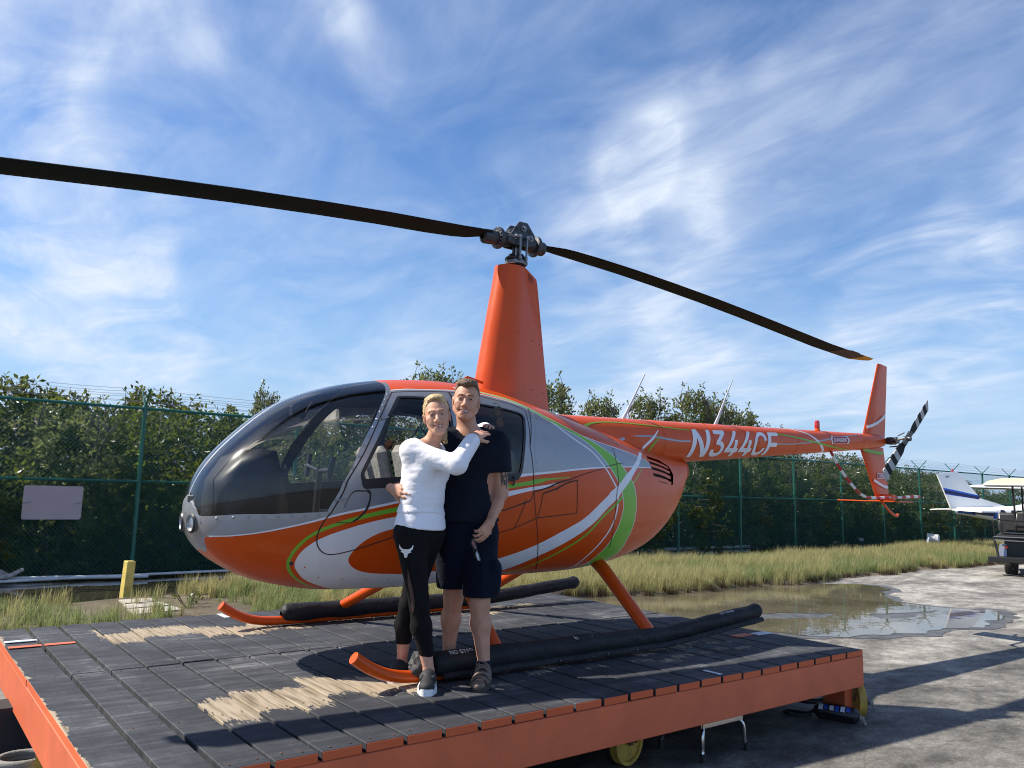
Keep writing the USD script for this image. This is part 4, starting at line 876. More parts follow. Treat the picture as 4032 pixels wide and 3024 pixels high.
    B = basis((0, 0, 3.2), ex, ey, ez)
    # hub: two cheek plates with bolt holes
    pr = Polygon([(-.13, -.055), (-.06, .05), (-.02, .105), (.05, .105), (.12, .02), (.135, -.05), (.06, -.075), (-.07, -.075)]).buffer(.012)
    for yy in (-.075, .055):
        pl = obj('hub_plate', xf(xf(prism(pr, .02), basis((0, yy + .02, 0), (1, 0, 0), (0, 0, 1), (0, -1, 0))), B), L + 'hub_grey', M)
        for (x, zz) in ((.013, .062), (.087, -.012), (-.065, -.02)):
            obj('bolt', xf(cat(lathe([(0, .03), (.012, .03), (.014, .01), (.026, .01), (.028, 0)], (0, 0, 0), sides=14)), B @ basis((x, yy, zz), (1, 0, 0), (0, 0, -1), (0, -1, 0)) if yy < 0 else B @ basis((x, yy + .02, zz), (1, 0, 0), (0, 0, 1), (0, 1, 0))), L + 'hub_light', pl)
        if yy < 0:
            for (x, zz) in ((-.06, .045), (.075, .045)):
                obj('hub_hole', xf(lathe([(0, .001), (.019, .001), (.021, 0)], sides=14), B @ basis((x, yy - .0005, zz), (1, 0, 0), (0, 0, -1), (0, -1, 0))), L + 'black_rubber', pl)
    obj('hub_core', xf(bx(-.10, .10, -.055, .055, -.06, .05, .012), B), L + 'hub_grey', M)
    for sgn in (-1, 1):
        d = np.array([sgn, 0, -.085]); d /= np.linalg.norm(d); up = np.array([.085 * sgn, 0, 1.0]); up /= np.linalg.norm(up)
        b = basis((sgn * .06, 0, -.03), np.cross([0, 1.0, 0], d) * 1.0, (0, 1, 0), d)
        g = obj('blade_grip', xf(xf(lathe([(.035, 0), (.062, .015), (.062, .11), (.088, .115), (.09, .122), (.09, .138), (.088, .144), (.06, .15), (.06, .26 if sgn < 0 else .205), (.055, .275 if sgn < 0 else .22), (.03, .285 if sgn < 0 else .23)], sides=26), b), B), L + 'hub_grey', M)
        obj('flange_bolt', cat(*[xf(xf(lathe([(0, .01), (.006, .01), (.0065, 0)], (.075 * math.cos(t), .075 * math.sin(t), .144), sides=6), b), B) for t in np.arange(16) * PI / 8]), L + 'hub_light', g, kind='stuff')
        obj('pitch_link', xf(cat(cyl((sgn * .03, -.1, -.21), (sgn * .035, -.105, -.03), .009, 8), lathe([(0, .02), (.014, .012), (.014, -.012), (0, -.02)], (sgn * .035, -.105, -.02), sides=8), lathe([(0, .02), (.014, .012), (.014, -.012), (0, -.02)], (sgn * .03, -.1, -.2), sides=8), cyl((sgn * .035, -.105, -.02), (sgn * .12, -.06, -.02), .012, 8)), B), L + 'hub_light', M)
    obj('drive_scissor', cat(cyl((-.05, -.06, 3.0), (-.06, -.075, 3.08), .008, 6), cyl((-.06, -.075, 3.08), (-.03, -.03, 3.13), .008, 6), cyl((.05, .06, 3.0), (.06, .075, 3.08), .008, 6)), L + 'hub_light', M)
    # main blades, drooping
    RR = np.array([.28, .33, .42, .56, .75, 1.2, 1.69, 2.3, 2.91, 3.64, 4.2, 4.55, 4.56, 4.72, 4.73, 4.89, 4.97, 5.03])
    ZZ = np.interp(RR, [.28, .53, 1.2, 1.69, 2.3, 2.91, 3.64, 4.2, 4.89, 5.03], [3.175, 3.158, 3.12, 3.083, 3.03, 2.968, 2.885, 2.822, 2.765, 2.755])
    from scipy.ndimage import gaussian_filter1d
    def blade(sgn, r0, r1):
        V = []; t = np.linspace(0, PI, 12); X = (1 - np.cos(t)) / 2; h = .030 * 1.48 * np.sqrt(X) * (1 - X) ** .9 + .0012
        prof = np.vstack([np.c_[X, h], np.c_[X[::-1], -h[::-1]][1:-1]]); n = len(prof)
        rs = np.unique(np.r_[RR[(RR > r0) & (RR < r1)], r0, r1, np.arange(r0, r1, .25)])
        for r_ in rs:
            ch = np.interp(r_, [.28, .33, .45, .8], [.13, .16, .23, .254]); z_ = np.interp(r_, RR, ZZ)
            te = .022 if 4.555 < r_ < 4.725 else 0.0
            sw = np.clip((r_ - 4.89) / .14, 0, 1)            # swept tip
            xx = -.27 * .254 + (prof[:, 0]) * ch; xx = np.where(prof[:, 0] > .9, xx + te, xx); xx = xx + sw ** 1.3 * .14 * (1 - prof[:, 0])
            tw = math.radians(np.interp(r_, [.3, 5], [5, 3]))
            c, s = math.cos(tw), math.sin(tw); hh = prof[:, 1] * np.interp(r_, [.28, .6], [1.6, 1.0]) * (ch / .254)
            # leading edge lies on the side the blade advances to
            yl = sgn * (xx * c - hh * s) * 1.0; zl = -xx * s * 1.0 + hh * c
            V.append(np.c_[np.full(n, sgn * r_), -yl, z_ - 3.2 + zl])
        k = len(rs); V = np.vstack(V); i, j = np.meshgrid(np.arange(k - 1), np.arange(n), indexing='ij')
        F = tri(np.stack([i * n + j, i * n + (j + 1) % n, (i + 1) * n + (j + 1) % n, (i + 1) * n + j], -1).reshape(-1, 4))
        q = np.arange(1, n - 1); F = np.vstack([F, np.stack([0 * q, q + 1, q], 1), (k - 1) * n + np.stack([0 * q, q, q + 1], 1)])
        if sgn < 0: pass
        m = trimesh.Trimesh(V, F, process=False); m.fix_normals() if len(F) < 20000 else None
        return xf(m, B)
    for sgn in (1, -1):
        bl = obj('rotor_blade', blade(sgn, .28, 4.45), L + 'blade_black', H, smooth=50)
        obj('worn_section', blade(sgn, 4.45, 4.86), L + 'blade_worn', bl, smooth=50)
        obj('tip', blade(sgn, 4.86, 5.03), L + 'blade_yellow', bl, smooth=50)

    # ------------------------------------------------ tail boom
    bz = lambda x: 1.52 + (1.843 - 1.52) * (x - .6) / 5.35
    br = lambda x: .238 + (.084 - .238) * (x - .6) / 5.35
    BX = np.r_[np.linspace(.2, 5.6, 40), 5.75, 5.85, 5.92, 5.96, 5.985, 5.99]
    def ring(x, off=0., k=40):
        r_ = br(x) * (1.0 if x < 5.7 else math.sqrt(max(0, 1 - ((x - 5.7) / .292) ** 2 * .96))) + off; t = np.arange(k) * 2 * PI / k
        return np.c_[np.full(k, x), -r_ * np.cos(t), bz(min(x, 5.9)) + r_ * np.sin(t)]
    lv = [ring(x) for x in BX]; n = 40; V = np.vstack(lv); i, j = np.meshgrid(np.arange(len(lv) - 1), np.arange(n), indexing='ij')
    F = tri(np.stack([i * n + j, (i + 1) * n + j, (i + 1) * n + (j + 1) % n, i * n + (j + 1) % n], -1).reshape(-1, 4))
    q = np.arange(1, n - 1); F = np.vstack([F, (len(lv) - 1) * n + np.stack([0 * q, q + 1, q], 1)[:, ::-1]])
    mb = trimesh.Trimesh(V, F, process=False)
    T = obj('tail_boom', mb, L + 'orange_paint', H, smooth=40)
    def on_boom(poly, m, name, off=.0015, parent=T, side=-1):
        """a flat figure in (x, angle) wrapped on the boom"""
        cells = [c for g in getattr(poly, 'geoms', [poly]) for c in [g]]
        out = []
        x0, y0, x1, y1 = poly.bounds
        for a_ in np.arange(x0, x1, .06):
            for b_ in np.arange(y0, y1, .12):
                g = poly.intersection(sbox(a_, b_, min(a_ + .06, x1), min(b_ + .12, y1)))
                for qd in getattr(g, 'geoms', [g]):
                    if qd.geom_type == 'Polygon' and qd.area > 1e-7:
                        for t in shapely.constrained_delaunay_triangles(qd).geoms:
                            xy = np.array(t.exterior.coords)[:3]
                            if np.cross(xy[1] - xy[0], xy[2] - xy[0]) < 0: xy = xy[::-1]
                            out.append(xy)
        A = np.array(out).reshape(-1, 2); r_ = br(A[:, 0]) + off
        V = np.c_[A[:, 0], side * r_ * np.cos(A[:, 1]), bz(A[:, 0]) + r_ * np.sin(A[:, 1])]
        F = np.arange(len(V)).reshape(-1, 3); F = F if side < 0 else F[:, ::-1]
        N = np.c_[0 * A[:, 0], side * np.cos(A[:, 1]), np.sin(A[:, 1])]
        obj(name, (V, F), L + m, parent, normals=N)
    def bl_line(pts, w, m, name):
        g = np.array(pts, float); c = spline(g, 50) if len(g) > 2 else g
        on_boom(LineString(c).buffer(w / 2, cap_style='flat'), m, name)
    BOOM_LINES(bl_line, on_boom)
    obj('boom_ring', cat(*[tube(np.vstack([ring(x, .0006), ring(x, .0006)[:1]]), .0016, 4) for x in (1.62, 2.35, 3.1, 3.85, 4.6, 5.3)]), L + 'orange_paint', T)
    rv = []
    for x in (1.6, 2.33, 3.08, 3.83, 4.58):
        for t in np.linspace(-1.2, 1.3, 18): rv.append(lathe([(0, .0035), (.0035, .002), (.0045, 0)], (x, -(br(x) - .001) * math.cos(t), bz(x) + (br(x)) * math.sin(t)), sides=5))
    obj('boom_rivet', cat(*rv), L + 'orange_paint', T, kind='stuff')
    # air scoop on the fairing between cowling and boom
    sc = obj('air_scoop', trimesh.convex.convex_hull([(.95, -.20, 1.50), (1.25, -.25, 1.49), (1.25, -.25, 1.60), (.95, -.19, 1.62), (.72, -.17, 1.60), (.95, -.05, 1.55), (1.25, -.1, 1.55)]), L + 'orange_paint', H)
    obj('scoop_mouth', bx(1.246, 1.254, -.243, -.13, 1.50, 1.595, .002), L + 'instrument_black', sc)

    # ------------------------------------------------ tail
    def fin(pts, th, name, m='orange_paint', parent=H):
        """pts: root LE, root TE, tip TE, tip LE in xz"""
        (ax, az), (bx_, bz_), (cx, cz), (dx, dz) = pts; lv = []
        for t in np.linspace(0, 1, 8):
            l0 = np.array([ax + (dx - ax) * t, az + (dz - az) * t]); l1 = np.array([bx_ + (cx - bx_) * t, bz_ + (cz - bz_) * t])
            s = np.linspace(0, PI, 12); X = (1 - np.cos(s)) / 2; h = th * (1 - .35 * t) * np.where(X < .3, np.sqrt(np.maximum(1 - ((X - .3) / .3) ** 2, 0)), 1 - (np.maximum(X - .3, 0) / .7) ** 1.15 * .9)
            c = l0 + X[:, None] * (l1 - l0)
            lv.append(np.vstack([np.c_[c[:, 0], -h, c[:, 1]], np.c_[c[::-1, 0], h[::-1], c[::-1, 1]][:-1]]))
        n = len(lv[0]); V = np.vstack(lv); i, j = np.meshgrid(np.arange(len(lv) - 1), np.arange(n), indexing='ij')
        F = tri(np.stack([i * n + j, i * n + (j + 1) % n, (i + 1) * n + (j + 1) % n, (i + 1) * n + j], -1).reshape(-1, 4))
        q = np.arange(1, n - 1); F = np.vstack([F, np.stack([0 * q, q + 1, q], 1), (len(lv) - 1) * n + np.stack([0 * q, q, q + 1], 1)])
        mm = trimesh.Trimesh(V, F, process=False); mm.fix_normals()
        return obj(name, mm, L + m, parent, smooth=25)
    uf = fin([(5.44, 1.88), (5.975, 1.88), (6.094, 2.815), (5.855, 2.83)], .028, 'upper_fin')
    lf = fin([(5.36, 1.76), (5.93, 1.76), (6.045, 1.10), (5.735, 1.10)], .028, 'lower_fin')
    def fin_strip(pts, w, m, parent, y=-.031):
        c = spline(np.array(pts, float), 24) if len(pts) > 2 else np.array(pts, float)
        g = LineString(c).buffer(w / 2, cap_style='flat')
        obj('fin_stripe', xf(prism(g, .003), basis((0, y + .003, 0), (1, 0, 0), (0, 0, 1), (0, -1, 0))), L + m, parent)
    fin_strip([(5.50, 1.995), (5.65, 2.03), (5.82, 2.095), (5.955, 2.17)], .035, 'white_paint', uf, -.032)
    fin_strip([(5.63, 1.35), (5.75, 1.31), (5.87, 1.278), (5.965, 1.27)], .033, 'white_paint', lf, -.030)
    fin_strip([(5.39, 1.72), (5.6, 1.695), (5.87, 1.69)], .04, 'green_paint', lf, -.032)
    obj('stabilizer', bx(5.55, 5.93, -.36, .42, 1.088, 1.102, .006), L + 'orange_paint', H)
    obj('tail_skid', tube(spline([(5.84, 0, 1.10), (5.90, 0, 1.06), (5.98, 0, 1.01), (6.08, 0, .955), (6.17, 0, .92), (6.225, 0, .915), (6.25, 0, .935)], 30), .016, 10), L + 'orange_paint', H)
    gd = spline([(4.62, -.04, 1.69), (4.70, -.05, 1.585), (4.80, -.07, 1.455), (4.95, -.09, 1.315), (5.10, -.11, 1.20), (5.22, -.125, 1.145), (5.36, -.135, 1.130), (5.6, -.135, 1.136), (5.95, -.135, 1.146), (6.25, -.135, 1.155), (6.55, -.135, 1.163)], 130)
    D = np.r_[0, np.cumsum(np.linalg.norm(np.diff(gd, axis=0), axis=1))]; G = thing('tail_rotor_guard', None, None, parent=H)
    cuts = np.arange(0, D[-1], .105)
    for k, c0 in enumerate(cuts):
        t = np.linspace(c0, min(c0 + .105, D[-1]), 8); p = np.stack([np.interp(t, D, gd[:, i]) for i in range(3)], 1)
        obj('red_band' if k % 2 == 0 else 'white_band', tube(p, .0165, 12), L + ('stripe_red' if k % 2 == 0 else 'stripe_white'), G, smooth=50)
    obj('guard_clamp', bx(5.80, 5.90, -.16, .03, 1.10, 1.18, .01), L + 'orange_paint', G)
    # tail rotor
    TR = thing('tail_rotor', None, None, parent=H)
    obj('gearbox', cat(cyl((5.93, 0, 1.845), (5.93, -.2, 1.845), .035, 12), bx(5.86, 6.0, -.16, -.06, 1.80, 1.89, .02)), L + 'hub_grey', TR)
    obj('shaft', cyl((5.89, -.1, 1.855), (5.835, -.37, 1.86), .014, 10), L + 'hub_light', TR)
    obj('pitch_control', cat(lathe([(.014, 0), (.035, .005), (.035, .02), (.016, .03)], (5.87, -.22, 1.855), 'y', 14), cyl((5.90, -.22, 1.80), (5.87, -.33, 1.82), .007, 6), cyl((5.84, -.24, 1.90), (5.80, -.34, 1.93), .007, 6), cyl((5.9, -.10, 1.77), (5.88, -.26, 1.775), .008, 6)), L + 'hub_light', TR)
    hc = np.array([5.822, -.36, 1.858]); dv = np.array([6.395 - 5.25, 0, 2.335 - 1.397]); dv /= np.linalg.norm(dv); wv = np.array([-dv[2], 0, dv[0]])
    obj('hub', xf(cat(bx(-.13, .13, -.03, .03, -.025, .025, .01), cyl((0, 0, -.04), (0, 0, .045), .03, 12), lathe([(0, .02), (.02, .02), (.02, -.02), (0, -.02)], (.11, .0, 0), 'y', 10), lathe([(0, .02), (.02, .02), (.02, -.02), (0, -.02)], (-.11, 0, 0), 'y', 10)), basis(hc, dv, wv, np.cross(dv, wv))), L + 'hub_grey', TR)
    for sgn in (-1, 1):
        bm = basis(hc, dv * sgn, wv * sgn, np.cross(dv, wv))
        ed = np.array([.12, .20, .30, .39, .48, .57, .66, .735]); tb = None
        for k in range(len(ed) - 1):
            r0, r1 = ed[k], ed[k + 1]
            w0, w1 = [np.interp(r_, [.12, .22, .74], [.035, .062, .062]) for r_ in (r0, r1)]
            sh = lambda r_: .03 if r_ > .73 else 0.0
            pts = [(r0, -w0, .010), (r0, w0, .003), (r0, -w0, -.010), (r0, w0, -.003), (r1 - sh(r1), -w1, .009), (r1 + sh(r1), w1, .003), (r1 - sh(r1), -w1, -.009), (r1 + sh(r1), w1, -.003)]
            m = trimesh.convex.convex_hull(np.array(pts)); m = xf(xf(m, rot(math.radians(9), [1, 0, 0])), bm)
            if tb is None: tb = obj('tail_blade', m, L + 'blade_black', TR, smooth=20)
            else: obj('grey_band' if k % 2 == 0 else 'black_band', m, L + ('stripe_grey' if k % 2 == 0 else 'blade_black'), tb if False else TR, smooth=20)
    # beacon, aerials
    bk = obj('beacon', lathe([(0, .10), (.018, .098), (.027, .088), (.031, .05), (.029, .015), (.026, .0)], (4.45, 0, 1.900), sides=20), L + 'beacon_red', H)
    obj('beacon_base', cat(lathe([(.027, .014), (.029, .010), (.029, .004), (.034, 0), (.036, -.02)], (4.45, 0, 1.89), sides=20)), L + 'orange_paint', bk)
    for (x0, z0, x1, z1) in ((1.262, 1.735, 1.568, 2.222), (2.594, 1.795, 2.888, 2.306)):
        pts = [np.array([x0 + (x1 - x0) * t, 0, z0 + (z1 - z0) * t]) for t in (0, .08, .2, .6, 1)]
        m = tube(pts, [.028, .022, .016, .010, .006], 10); m.vertices[:, 1] *= .6
        obj('antenna', cat(m, lathe([(.06, -.01), (.055, .006), (.03, .016), (0, .02)], (x0, 0, z0 + .005), sides=16)), L + 'stripe_white', H, smooth=50)
    obj('temperature_probe', tube([(-.62, -.08, 1.88), (-.52, -.1, 1.955), (-.38, -.11, 1.925)], .012, 8), L + 'orange_paint', H)

    # ------------------------------------------------ landing gear
    def prof_tube(a, b, r1, r2):
        return tube([a, b], [r1, r2], 16)
    for s in (-1, 1):
        nm = 'strut'
        obj(nm, tube([(-.60, s * .20, .50), (-.74, s * .56, .385), (-.885, s * 1.06, .13), (-.893, s * 1.09, .09)], [.046, .044, .040, .038], 16), L + 'orange_paint', H, smooth=60)
        obj(nm, tube([(.70, s * .20, .60), (.63, s * .44, .495), (.475, s * 1.06, .13), (.466, s * 1.09, .09)], [.056, .053, .046, .044], 16), L + 'orange_paint', H, smooth=60)
        K = thing('skid', None, None, parent=H)
        tip = spline([(-1.875, s * 1.09, .185), (-1.80, s * 1.09, .135), (-1.70, s * 1.09, .085), (-1.55, s * 1.09, .05), (-1.35, s * 1.09, .04)], 22)
        obj('skid_tube', tube(np.vstack([tip, [(-1.0, s * 1.09, .04), (.62, s * 1.09, .045)]]), .034, 16), L + 'orange_paint', K, smooth=50)
        # stowed float under a black cover
        px = np.r_[-1.40, -1.385, -1.36, np.linspace(-1.3, 1.62, 70), 1.70, 1.735, 1.745]
        rr = np.r_[.02, .055, .072, np.full(70, .072), .066, .05, .015]
        zc = np.interp(px, [-1.4, .55, .75, 1.745], [.092, .092, .105, .19]); rr[3:73] = np.interp(px[3:73], [-1.3, .6, 1.6], [.074, .066, .056])
        nz = meshkit.fbm(np.c_[px * 5, px * 0 + s, px * 0], 4, 3) - .5
        k = 20; t = np.arange(k) * 2 * PI / k; V = []
        for x, r_, z_, q in zip(px, rr, zc, nz):
            rad = r_ * (1 + .22 * q) * (1 + .20 * (meshkit.noise(np.c_[np.full(k, x * 9), np.cos(t) * 1.5 + s * 3, np.sin(t) * 1.5], 4) - .5)) * np.where(np.sin(t) < -.3, .93, 1)
            if abs(x - .66) < .1: rad = rad * (.94 + .06 * abs(x - .66) / .1)
            V.append(np.c_[np.full(k, x) + .004 * q, s * 1.09 + rad * np.cos(t), z_ + rad * np.sin(t)])
        n_ = len(px); i, j = np.meshgrid(np.arange(n_ - 1), np.arange(k), indexing='ij')
        F = tri(np.stack([i * k + j, (i + 1) * k + j, (i + 1) * k + (j + 1) % k, i * k + (j + 1) % k], -1).reshape(-1, 4))
        fc = obj('float_cover', (np.vstack(V), F if True else F), L + 'vinyl_black', K, smooth=60)
        if s < 0:
            r_ = np.random.default_rng(8); pts = []
            for q in range(60):
                d = r_.normal(0, 1, 3); d /= np.linalg.norm(d); pts.append(np.array([-1.45, s * 1.095, .105]) + d * np.array([.065, .085, .088]) * r_.uniform(.8, 1.12))
            cm = trimesh.convex.convex_hull(np.array(pts)).subdivide().subdivide(); v = np.array(cm.vertices); w = meshkit.fbm(v * 26, 3, 6) - .5; nn = cm.vertex_normals
            obj('bunched_end', (v + nn * (w * .045)[:, None], cm.faces), L + 'bunched_cloth', fc, smooth=25)
        # flap with snaps along the lower outer edge
        fp = []
        for x in np.linspace(-1.34, 1.70, 60):
            z_ = np.interp(x, [-1.4, .55, .75, 1.745], [.035, .038, .05, .135]); w = .004 * math.sin(x * 17) + .003 * math.sin(x * 41)
            fp.append([(x, s * (1.09 + .066), z_ + .022), (x, s * (1.09 + .086 + w), z_ + .004), (x, s * (1.09 + .08 + w), z_ - .012)])
        A = np.array(fp); n_ = len(A); V = A.reshape(-1, 3); i, j = np.meshgrid(np.arange(n_ - 1), np.arange(2), indexing='ij'); b = i * 3 + j
        obj('cover_flap', (V, tri(np.stack([b, b + 3, b + 4, b + 1], -1).reshape(-1, 4))), L + 'vinyl_black', fc, smooth=True)
        obj('snap', cat(*[lathe([(0, .006), (.006, .004), (.008, 0)], (x, s * (1.09 + .088), np.interp(x, [-1.4, .55, .75, 1.745], [.035, .038, .05, .135]) + .005), 'y', 7) for x in np.arange(-1.3, 1.7, .14)]), L + 'hub_light', fc, kind='stuff')
        if s < 0:
            for x0 in (-1.28, -.30, 1.22):
                tm = meshkit.text_mesh('NO STEP', .030, .001); w = tm.bounds[1][0]
                V = np.array(tm.vertices); al = .10 + (V[:, 1] / .075); al = np.clip(math.radians(62) + (V[:, 1] - .015) / .074, .1, 1.5)
                x = x0 + V[:, 0] * .95; z_ = np.interp(x, [-1.4, .55, .75, 1.745], [.092, .092, .105, .19]); r_ = np.interp(x, [-1.3, .6, 1.6], [.0775, .0695, .0595]) + V[:, 2]
                V = np.c_[x, -1.09 - r_ * np.cos(al), z_ + r_ * np.sin(al)]
                obj('lettering', (V, tm.faces), L + 'stripe_white', fc, smooth=False)

    # ------------------------------------------------ inside the cabin
    I = thing('cabin_interior', None, None, parent=H)
    obj('floor', bx(-1.95, -.3, -.40, .40, .61, .63, .005), L + 'cabin_lining', I)
    fl = [[(x, y, z_)] for x, y, z_ in ()]
    pts = []
    for x, w, z0, z1 in ((-2.36, .16, .70, 1.12), (-2.25, .24, .62, 1.27), (-2.12, .25, .62, 1.32), (-2.02, .24, .62, 1.31), (-1.93, .20, .62, 1.05)):
        for y in (-w, w): pts += [(x, y, z0), (x, y * .75, z1), (x, y, z1 - .08)]
    obj('instrument_console', trimesh.convex.convex_hull(np.array(pts)).subdivide_loop(1) if False else trimesh.convex.convex_hull(np.array(pts)), L + 'instrument_black', I, smooth=60)
    dl = []
    for y, z_ in ((-.13, 1.22), (-.04, 1.24), (.05, 1.24), (.14, 1.22), (-.12, 1.12), (-.03, 1.13), (.06, 1.13), (.13, 1.12)): dl.append(lathe([(0, .006), (.03, .006), (.036, .0)], (-1.945, y, z_ - .02), 'x', 14))
    obj('dial', cat(*dl), L + 'hub_grey', I, kind='stuff')
    cm = obj('compass', cat(bx(-1.87, -1.79, -.04, .04, 1.55, 1.63, .012)), L + 'instrument_black', I)
    obj('compass_stalk', cyl((-1.79, 0, 1.54), (-1.72, 0, 1.66), .01, 6), L + 'instrument_black', I)
    obj('cyclic', cat(cyl((-1.66, 0, .62), (-1.64, 0, 1.22), .022, 10), cyl((-1.64, .0, 1.2), (-1.68, -.24, 1.20), .014, 8), cyl((-1.68, -.24, 1.14), (-1.66, -.25, 1.29), .02, 8), cyl((-1.64, .0, 1.2), (-1.62, .26, 1.24), .014, 8), cyl((-1.62, .26, 1.16), (-1.60, .26, 1.32), .02, 8)), L + 'instrument_black', I)
    obj('pedal', cat(*[cat(cyl((-1.98, y, .62), (-1.95, y, .86), .011, 6), bx(-1.97, -1.93, y - .05, y + .05, .84, .87, .01)) for y in (-.42, -.22, .22, .42)]), L + 'instrument_black', I)
    for (x, y) in ((-1.15, -.28), (-1.15, .28), (-.40, -.28), (-.40, .28)):
        st = obj('seat', cat(bx(x - .30, x + .20, y - .22, y + .22, .80, .93, .04)), L + 'seat_fabric', I)
        obj('seat_base', bx(x - .28, x + .18, y - .22, y + .22, .62, .80, .01), L + 'cabin_lining', st)
        obj('seat_back', xf(bx(-.05, .05, -.21, .21, 0, .50, .04), basis((x + .16, y, .90), (1, 0, .25), (0, 1, 0), (-.25, 0, 1))), L + 'seat_fabric', st)
        if x < -1:
            obj('headset', cat(cyl((x + .05, y, 1.42), (x + .20, y, 1.42), .035, 10), tube([(x + .05, y, 1.45), (x + .12, y, 1.53), (x + .2, y, 1.45)], .008, 6)), L + 'instrument_black', st)
            obj('harness', tube([(x + .22, y - .12, 1.36), (x + .08, y - .1, 1.2), (x + .02, y - .1, .95)], .014, 6), L + 'instrument_black', st)
    obj('bulkhead', bx(-.22, -.18, -.50, .50, .70, 1.20, .01), L + 'cabin_lining', I)
    return H
def BOOM_LINES(bl_line, on_boom):
    bl_line([(0.58, .50), (0.615, 0.572), (0.713, 0.739), (0.843, 0.832), (1.048, 0.87), (1.249, 0.838), (1.591, 0.732), (1.999, 0.577)], .055, 'green_paint', 'green_line')
    bl_line([(0.90, -.09), (0.981, 0.014), (1.107, 0.165), (1.249, 0.226), (1.391, 0.234), (1.534, 0.184), (1.985, 0.027)], .075, 'silver_paint', 'silver_line')
    on_boom(Polygon([(1.268, -.44), (1.33, -.14), (1.44, .16), (1.546, .516), (1.455, .12), (1.36, -.17), (1.305, -.40)]).buffer(.006), 'white_paint', 'white_swoosh', .0022)
    on_boom(Polygon([(1.352, -.57), (1.43, -.16), (1.545, .27), (1.455, -.15), (1.378, -.53)]).buffer(.004), 'green_paint', 'green_line', .0028)
    bl_line([(3.43, -.178), (3.87, -.15), (4.408, .14), (5.35, .93)], .09, 'silver_paint', 'silver_line')
    bl_line([(3.805, 1.20), (4.012, .81), (4.191, .206), (4.327, -.391), (4.447, -1.101)], .05, 'white_paint', 'white_line')
    g = LineString(spline(np.array([(3.44, .554), (3.875, .231), (4.222, -.112), (4.991, -.975)]), 50)).buffer(.045, cap_style='flat')
    on_boom(g, 'green_paint', 'green_line', .0030)
    # registration letters
    xs = [1.99, 2.30, 2.53, 2.765, 2.995, 3.235]; ws = [.285, .215, .225, .225, .225, .20]
    bz = lambda x: 1.52 + (1.843 - 1.52) * (x - .6) / 5.35
    br = lambda x: .238 + (.084 - .238) * (x - .6) / 5.35
    def lettering(ch, x0, w, a0, a1, shear, m, off=.0032, name='registration_letter', bold=True):
        tm = meshkit.text_mesh(ch, 1.0, .001, bold=bold)
        V, F = trimesh.remesh.subdivide_to_size(tm.vertices, tm.faces, .16, max_iter=14)
        k = V[:, 2].max(); keep = (V[F][:, :, 2] > k * .5).all(1); F = F[keep]
        b0, b1 = V[:, :2].min(0), V[:, :2].max(0); U = (V[:, :2] - b0) / (b1 - b0)
        x = x0 + U[:, 0] * w + shear * U[:, 1]; al = (a0 + (a1 - a0) * U[:, 1]) if not callable(a0) else a0(x) + (a1(x) - a0(x)) * U[:, 1]
        r_ = br(x) + off
        Vn = np.c_[x, -r_ * np.cos(al), bz(x) + r_ * np.sin(al)]
        N = np.c_[0 * x, -np.cos(al), np.sin(al)]
        obj(name, (Vn, F), '/World/Looks/' + m, '/World/helicopter/tail_boom', normals=N)
    for ch, x0, w in zip('N344CF', xs, ws):
        lettering(ch, x0 - .01, w * .93, lambda x: -.80 - .17 * (x - 2.0), lambda x: .64 + 0 * x, .055, 'white_paint')
    # DANGER placard
    fr = Polygon([(4.535, .17), (4.565, .52), (4.575, .47), (4.885, .47), (4.90, .52), (4.93, .13), (4.90, -.26), (4.88, -.20), (4.565, -.17), (4.555, -.22)])
    on_boom(fr.buffer(.012), 'white_paint', 'placard_border', .0032)
    on_boom(fr.buffer(-.016), 'placard_red', 'placard', .0040)
    for k, ch in enumerate('DANGER'):
        lettering(ch, 4.588 + .049 * k, .040, -.05, .33, .004, 'white_paint', .0048, 'placard_letter')
    # the same placard on the lower fin
    fl = '/World/helicopter/lower_fin'; y = -.029
    B = basis((0, y, 0), (1, 0, 0), (0, 0, 1), (0, -1, 0))
    f2 = Polygon([(5.70, 1.40), (5.725, 1.445), (5.735, 1.435), (6.0, 1.435), (6.0, 1.372), (5.735, 1.372), (5.725, 1.36)])
    obj('placard_border', xf(prism(f2, .002), B), '/World/Looks/white_paint', fl); obj('placard', xf(mv(prism(f2.buffer(-.008), .002), z=.0015), B), '/World/Looks/placard_red', fl)
    tm = meshkit.text_mesh('DANGER', .036, .001, bold=True); tm.apply_translation([5.755, 1.387, .0042]); obj('placard_letter', xf(tm, B), '/World/Looks/white_paint', fl)
build_helicopter()
